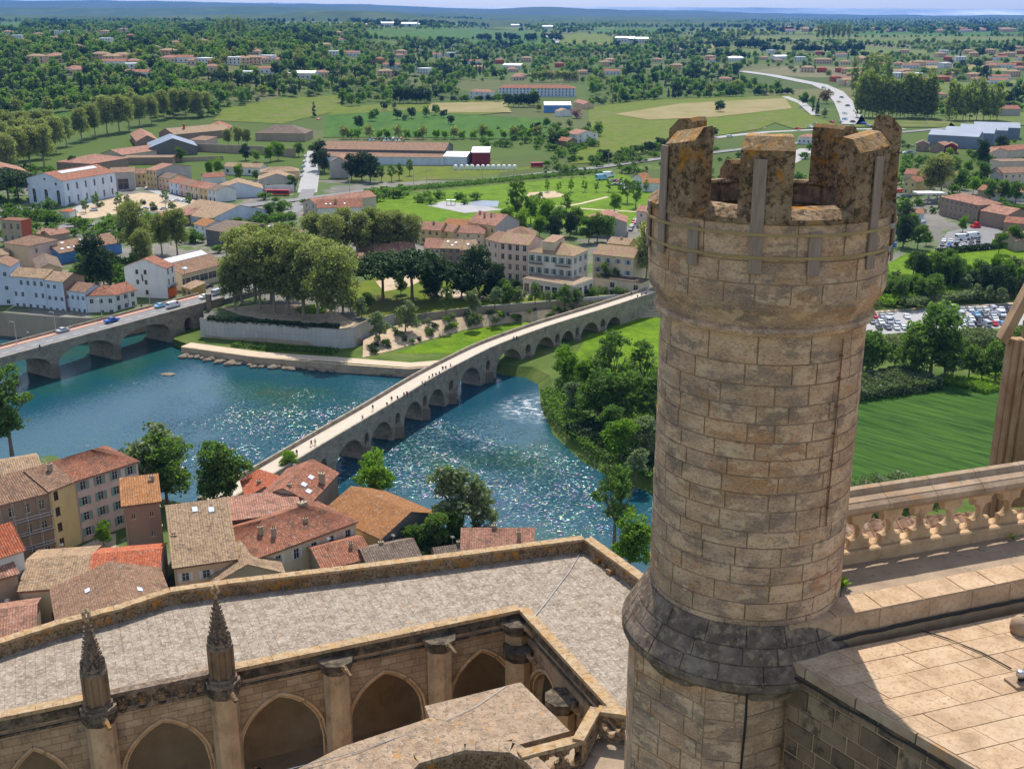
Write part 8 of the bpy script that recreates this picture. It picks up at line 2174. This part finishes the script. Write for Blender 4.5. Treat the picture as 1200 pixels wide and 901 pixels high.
b = MB(); b.box((-.8,-.8,-4),(.8,.8,3.4)); b.box((-.95,-.95,3.4),(.95,.95,3.8)); tag(b.build('stone_pillar', M['bridge_stone'], None, tuple(P(245,357,9.9))), 'square pale stone pillar at the far end of the road bridge parapet', 'pillar')
fl = empty('flag', tuple(PV(168,322,P(170,314,19),Vector((.3,-.95,0)).normalized())), 0, 'dark flag hanging on the white corner house', 'flag')
b = MB(); b.tube([(0,0,0),(-.3,-1.6,.6)], .05, 6); b.build('pole', M['white'], fl)
b = MB(); b.poly([(-.1,-.7,.25),(-.3,-1.6,.55),(-.1,-1.5,-2.2),(.2,-.9,-2.0)]); b.build('cloth', M['c_black'], fl)
for x, l in ((526,'left one of two small open shelters on the play area'),(531,'right one of two small open shelters on the play area')):
    t = empty('shelter', tuple(P(x, 240.5, G)), 0, l, 'shelter'); b = MB(); b.box((-1.3,-1,2.6),(1.3,1,2.8)); b.build('roof', M['white'], t)
    for q in (-1, 1):
        for r_ in (-.8, .8): b = MB(); b.tube([(q*1.1,r_,0),(q*1.1,r_,2.6)], .08, 6); b.build('post', M['iron'], t)
t = empty('filling_station_canopy', tuple(P(1087,238,G)), .1, 'flat pale canopy of the filling station below the tall planes', 'canopy'); b = MB(); b.box((-7.5,-4,5),(7.5,4,5.9)); b.build('roof', M['sh_white'], t)
for q in (-5, 0, 5): b = MB(); b.box((q-.25,-.25,0),(q+.25,.25,5)); b.build('post', M['metal'], t)
b = MB(); b.box((0,0,0),(3.4,.15,2.6)); tag(b.build('green_sign', plain('green_sign', (.02,.22,.10), .5), None, tuple(P(1060.5,224,G+.5)-Vector((0,1.5,-1)))), 'plain green sign panel before the yellow house', 'sign')
b = MB(); b.box((-2.2,-1.3,0),(2.2,1.3,1.3)); b.box((-.4,-1.1,1.3),(1.4,1.1,2.7)); o = b.build('tractor', M['p_red'], None, tuple(P(1143,267,G)), .4); bevel(o, .15); tag(o, 'small red digger parked before the long stone house', 'digger')
o = MB(); o.lathe([(2.0,-.3),(1.8,.25),(1.0,.55),(.01,.65)], n=12); o = o.build('river_rock', M['bridge_stone'], None, tuple(P(197,439,0))); o.scale = (1.2,.8,.7); rough_up(o, .5, .25, .9); tag(o, 'pale flat rock standing out of the river near the road bridge', 'rock')
for i in range(60):     # boulders along the quay
    x = 214+i*4.6; y = (417+.136*(x-212) if x < 300 else 429+.048*(x-300))+random.uniform(-2.5,1.5); s = random.uniform(.7,1.6)
    if i == 0:
        bb = MB(); bb.lathe([(.9,-.5),(1.0,.1),(.6,.6),(.01,.7)], n=9); bo = bb.build('boulder', M['bridge_stone']); rough_up(bo, .6, .2, 1.3); o = bo
    else: o = bo.copy(); C.objects.link(o)
    o.location = P(x, y, .35); o.scale = (s*1.2,s,s*.8); o.rotation_euler = (0,0,random.uniform(0,6)); tag(o, 'rough boulder at the waterline of the far quay', 'boulder', 'boulders along the quay')

# ------------------------------------------------------------------ people: one continuous skinned body each
def body(pose, name):
    st = dict(walk=(.30,-.26,.22,-.22), stand=(.05,-.05,.06,-.04), lean=(.12,-.2,.3,.25))[pose]
    fl_, bl_, fa, ba = st
    V = [(0,0,.93),(0,0,1.12),(0,.01,1.38),(0,.01,1.50),(0,.03,1.58),(0,.04,1.70),
         (.10,0,.90),(.11,fl_*.55,.50),(.11,fl_,.09),(.11,fl_+.14,.03), (-.10,0,.90),(-.11,bl_*.35,.50),(-.11,bl_-.05,.12),(-.11,bl_+.08,.03),
         (.20,.0,1.40),(.25,ba*.4,1.14),(.24,ba+.05,.90),(.24,ba+.08,.80), (-.20,.0,1.40),(-.25,fa*.4,1.14),(-.24,fa+.05,.90),(-.24,fa+.08,.80)]
    E = [(0,1),(1,2),(2,3),(3,4),(4,5),(0,6),(6,7),(7,8),(8,9),(0,10),(10,11),(11,12),(12,13),(2,14),(14,15),(15,16),(16,17),(2,18),(18,19),(19,20),(20,21)]
    Rr = [.15,.145,.17,.06,.09,.075,.10,.065,.045,.04,.10,.065,.045,.04,.065,.05,.04,.035,.065,.05,.04,.035]
    me = bpy.data.meshes.new(name); me.from_pydata(V, E, []); o = bpy.data.objects.new(name, me); C.objects.link(o)
    sk = o.modifiers.new('skin', 'SKIN'); sv = me.skin_vertices[0].data
    for i, r_ in enumerate(Rr): sv[i].radius = (r_, r_*.8 if i < 3 else r_)
    sv[0].use_root = True
    o.modifiers.new('sub', 'SUBSURF').levels = 1
    bpy.context.view_layer.update()
    m2 = bpy.data.meshes.new_from_object(o.evaluated_get(bpy.context.evaluated_depsgraph_get()))
    bpy.data.objects.remove(o); m2.name = name
    return m2
PB = {k: body(k, 'person') for k in ('walk','stand','lean')}
PC = {}
def person(p, rz, pose, top, leg, label, group=None, h=1.0):
    k = (pose, top, leg)
    if k not in PC:
        m = PB[pose].copy(); m.materials.clear()
        for q in (top, leg, 'skin', 'hair'): m.materials.append(M[q])
        for f in m.polygons:
            z, x = f.center.z, abs(f.center.x)
            f.material_index = 3 if z > 1.69 or (z > 1.6 and f.center.y < .01) else (2 if z > 1.5 or (x > .19 and z < .88) else (0 if z > .95 or (x > .17 and z > .88) else (1 if z > .07 else 3)))
            f.use_smooth = True
        PC[k] = m
    o = link('person', PC[k], None, tuple(p), rz); o.scale = (1.08*h, 1.08*h, h); tag(o, label, 'person', group); return o
tops = ['c_black','c_navy','c_black','c_red','c_white','c_beige','c_black','c_navy']; cl = {'c_black':'black','c_navy':'navy','c_red':'red','c_white':'white','c_beige':'beige','c_denim':'denim'}
dirb = math.atan2(78, 35) - math.pi/2
PP = [(339,535,'first group of walkers at the near end of the old bridge'),(343,537,'first group of walkers at the near end of the old bridge'),(348,534,'first group of walkers at the near end of the old bridge'),(365,523,'pair walking on the lower half of the old bridge'),(369.5,521.5,'pair walking on the lower half of the old bridge'),(425,494,'lone figure at the lower parapet of the old bridge'),(437,481,'lone figure in mid span near the upper parapet'),
      (453.6,478,'figures in the middle of the old bridge'),(459,471,'figures in the middle of the old bridge'),(466,470.5,'figures in the middle of the old bridge'),(473.5,466.5,'figures in the middle of the old bridge'),(477,465,'figures in the middle of the old bridge'),(495,453,'cluster of walkers near the bend of the old bridge'),(498.5,452.5,'cluster of walkers near the bend of the old bridge'),(503,446.5,'cluster of walkers near the bend of the old bridge'),(507,444,'cluster of walkers near the bend of the old bridge'),(511,443,'cluster of walkers near the bend of the old bridge'),(515,441.5,'cluster of walkers near the bend of the old bridge'),(519,435.5,'last three walkers before the bend of the old bridge'),(522.5,435,'last three walkers before the bend of the old bridge'),(528,432.5,'last three walkers before the bend of the old bridge'),
      (602,400,'couple on the far half of the old bridge'),(605.5,399.5,'couple on the far half of the old bridge'),(747,350.5,'people gathered at the far end of the old bridge'),(752,349,'people gathered at the far end of the old bridge'),(757,347.5,'people gathered at the far end of the old bridge'),(740,347,'people gathered at the far end of the old bridge')]
for i, (x, y, w) in enumerate(PP):
    tp = tops[i % 8]; lg = ['c_denim','c_black','c_navy'][i % 3]; w1 = w.replace('first group of walkers','walking').replace('pair walking','walking').replace('figures in','walking in').replace('cluster of walkers','walking').replace('last three walkers','walking').replace('couple on','strolling on').replace('people gathered','standing').replace('lone figure','standing alone')
    person(P(x, y, 9.37), dirb + (0 if i % 3 else math.pi)+random.uniform(-.3,.3), 'walk' if i % 4 else 'stand', tp, lg, '%s top, %s trousers, person %s' % (cl[tp], cl[lg], w1), w, random.uniform(.94,1.05))
person(P(47,410,10.0), 0, 'walk', 'c_black', 'c_black', 'person in dark clothes walking on the near pavement of the road bridge'); person(P(33,394,10.05), 0, 'stand', 'c_white', 'c_denim', 'person in white top at the far parapet of the road bridge')
person(P(166,362,10.05), 1, 'walk', 'c_navy', 'c_black', 'person in navy walking by the white bungalow at the bridge head')
person(P(70,660,NEAR+.08), 1, 'walk', 'c_white', 'c_denim', 'person in white top and denim crossing the small square'); person(P(112,657,NEAR+.08), 2, 'stand', 'c_red', 'c_black', 'person in red top beside the low wall on the small square')
person(P(302,930,68.93), .5, 'stand', 'c_black', 'c_black', 'person in black standing in shadow under a cloister arch'); person(P(524,426.5,LOW+.1), 1, 'walk', 'c_white', 'c_denim', 'person in white walking on the quay by the old bridge')
person(slope_pt(556,.5), 1, 'walk', 'c_red', 'c_denim', 'person in red on the upper garden path'); person(slope_pt(563,.52), 2, 'walk', 'c_beige', 'c_navy', 'person in beige on the upper garden path')
wall_along('low_wall', [(61,650),(100,632),(122,622)], NEAR, NEAR, NEAR+1.2, .4, M['w_beige'], 'low sandy wall along the small square before the pink grey house')

for x, y, l in [(432,30.5,'left'),(452,30.3,'middle'),(472,30.2,'right')]:
    o = link('greenhouse', VK[5], None, PG(x, y), 0); o.scale = (5,2.5,1.1); tag(o, l + ' of three long white greenhouses on the far plain', 'greenhouse')
for i in range(20):
    x, y = [(96,250),(120,240),(142,243),(168,240),(190,236),(204,242),(222,240),(150,236),(108,246),(180,244)][i % 10]
    p = P(x+random.uniform(-6,6), y+random.uniform(-3,3), G)
    if i % 2: shrub(i % 4, p, random.uniform(.7,1.3), 'low shrub in the planting beds of the square', 'shrubs on the square')
    else: tree('sapling', p, random.uniform(.9,1.2), 'young tree planted on the square', 'young trees on the square', 'sapling')
for x, y, k, s, l in [(548,347,'evergreen',.62,'dark laurel left of the apartment wing'),(572,350,'evergreen',.55,'dark laurel below the apartment wing'),(590,352,'broad',.6,'leafy tree below the apartment wing balconies'),(604,350,'evergreen',.5,'dark laurel near the hotel terrace corner'),(470,345,'broad',.5,'small leafy tree under the first umbrella pines'),(512,346,'evergreen',.6,'dark laurel between the umbrella pines')]:
    tree(k, P(x, y, G), s, l, None, 'garden_tree')
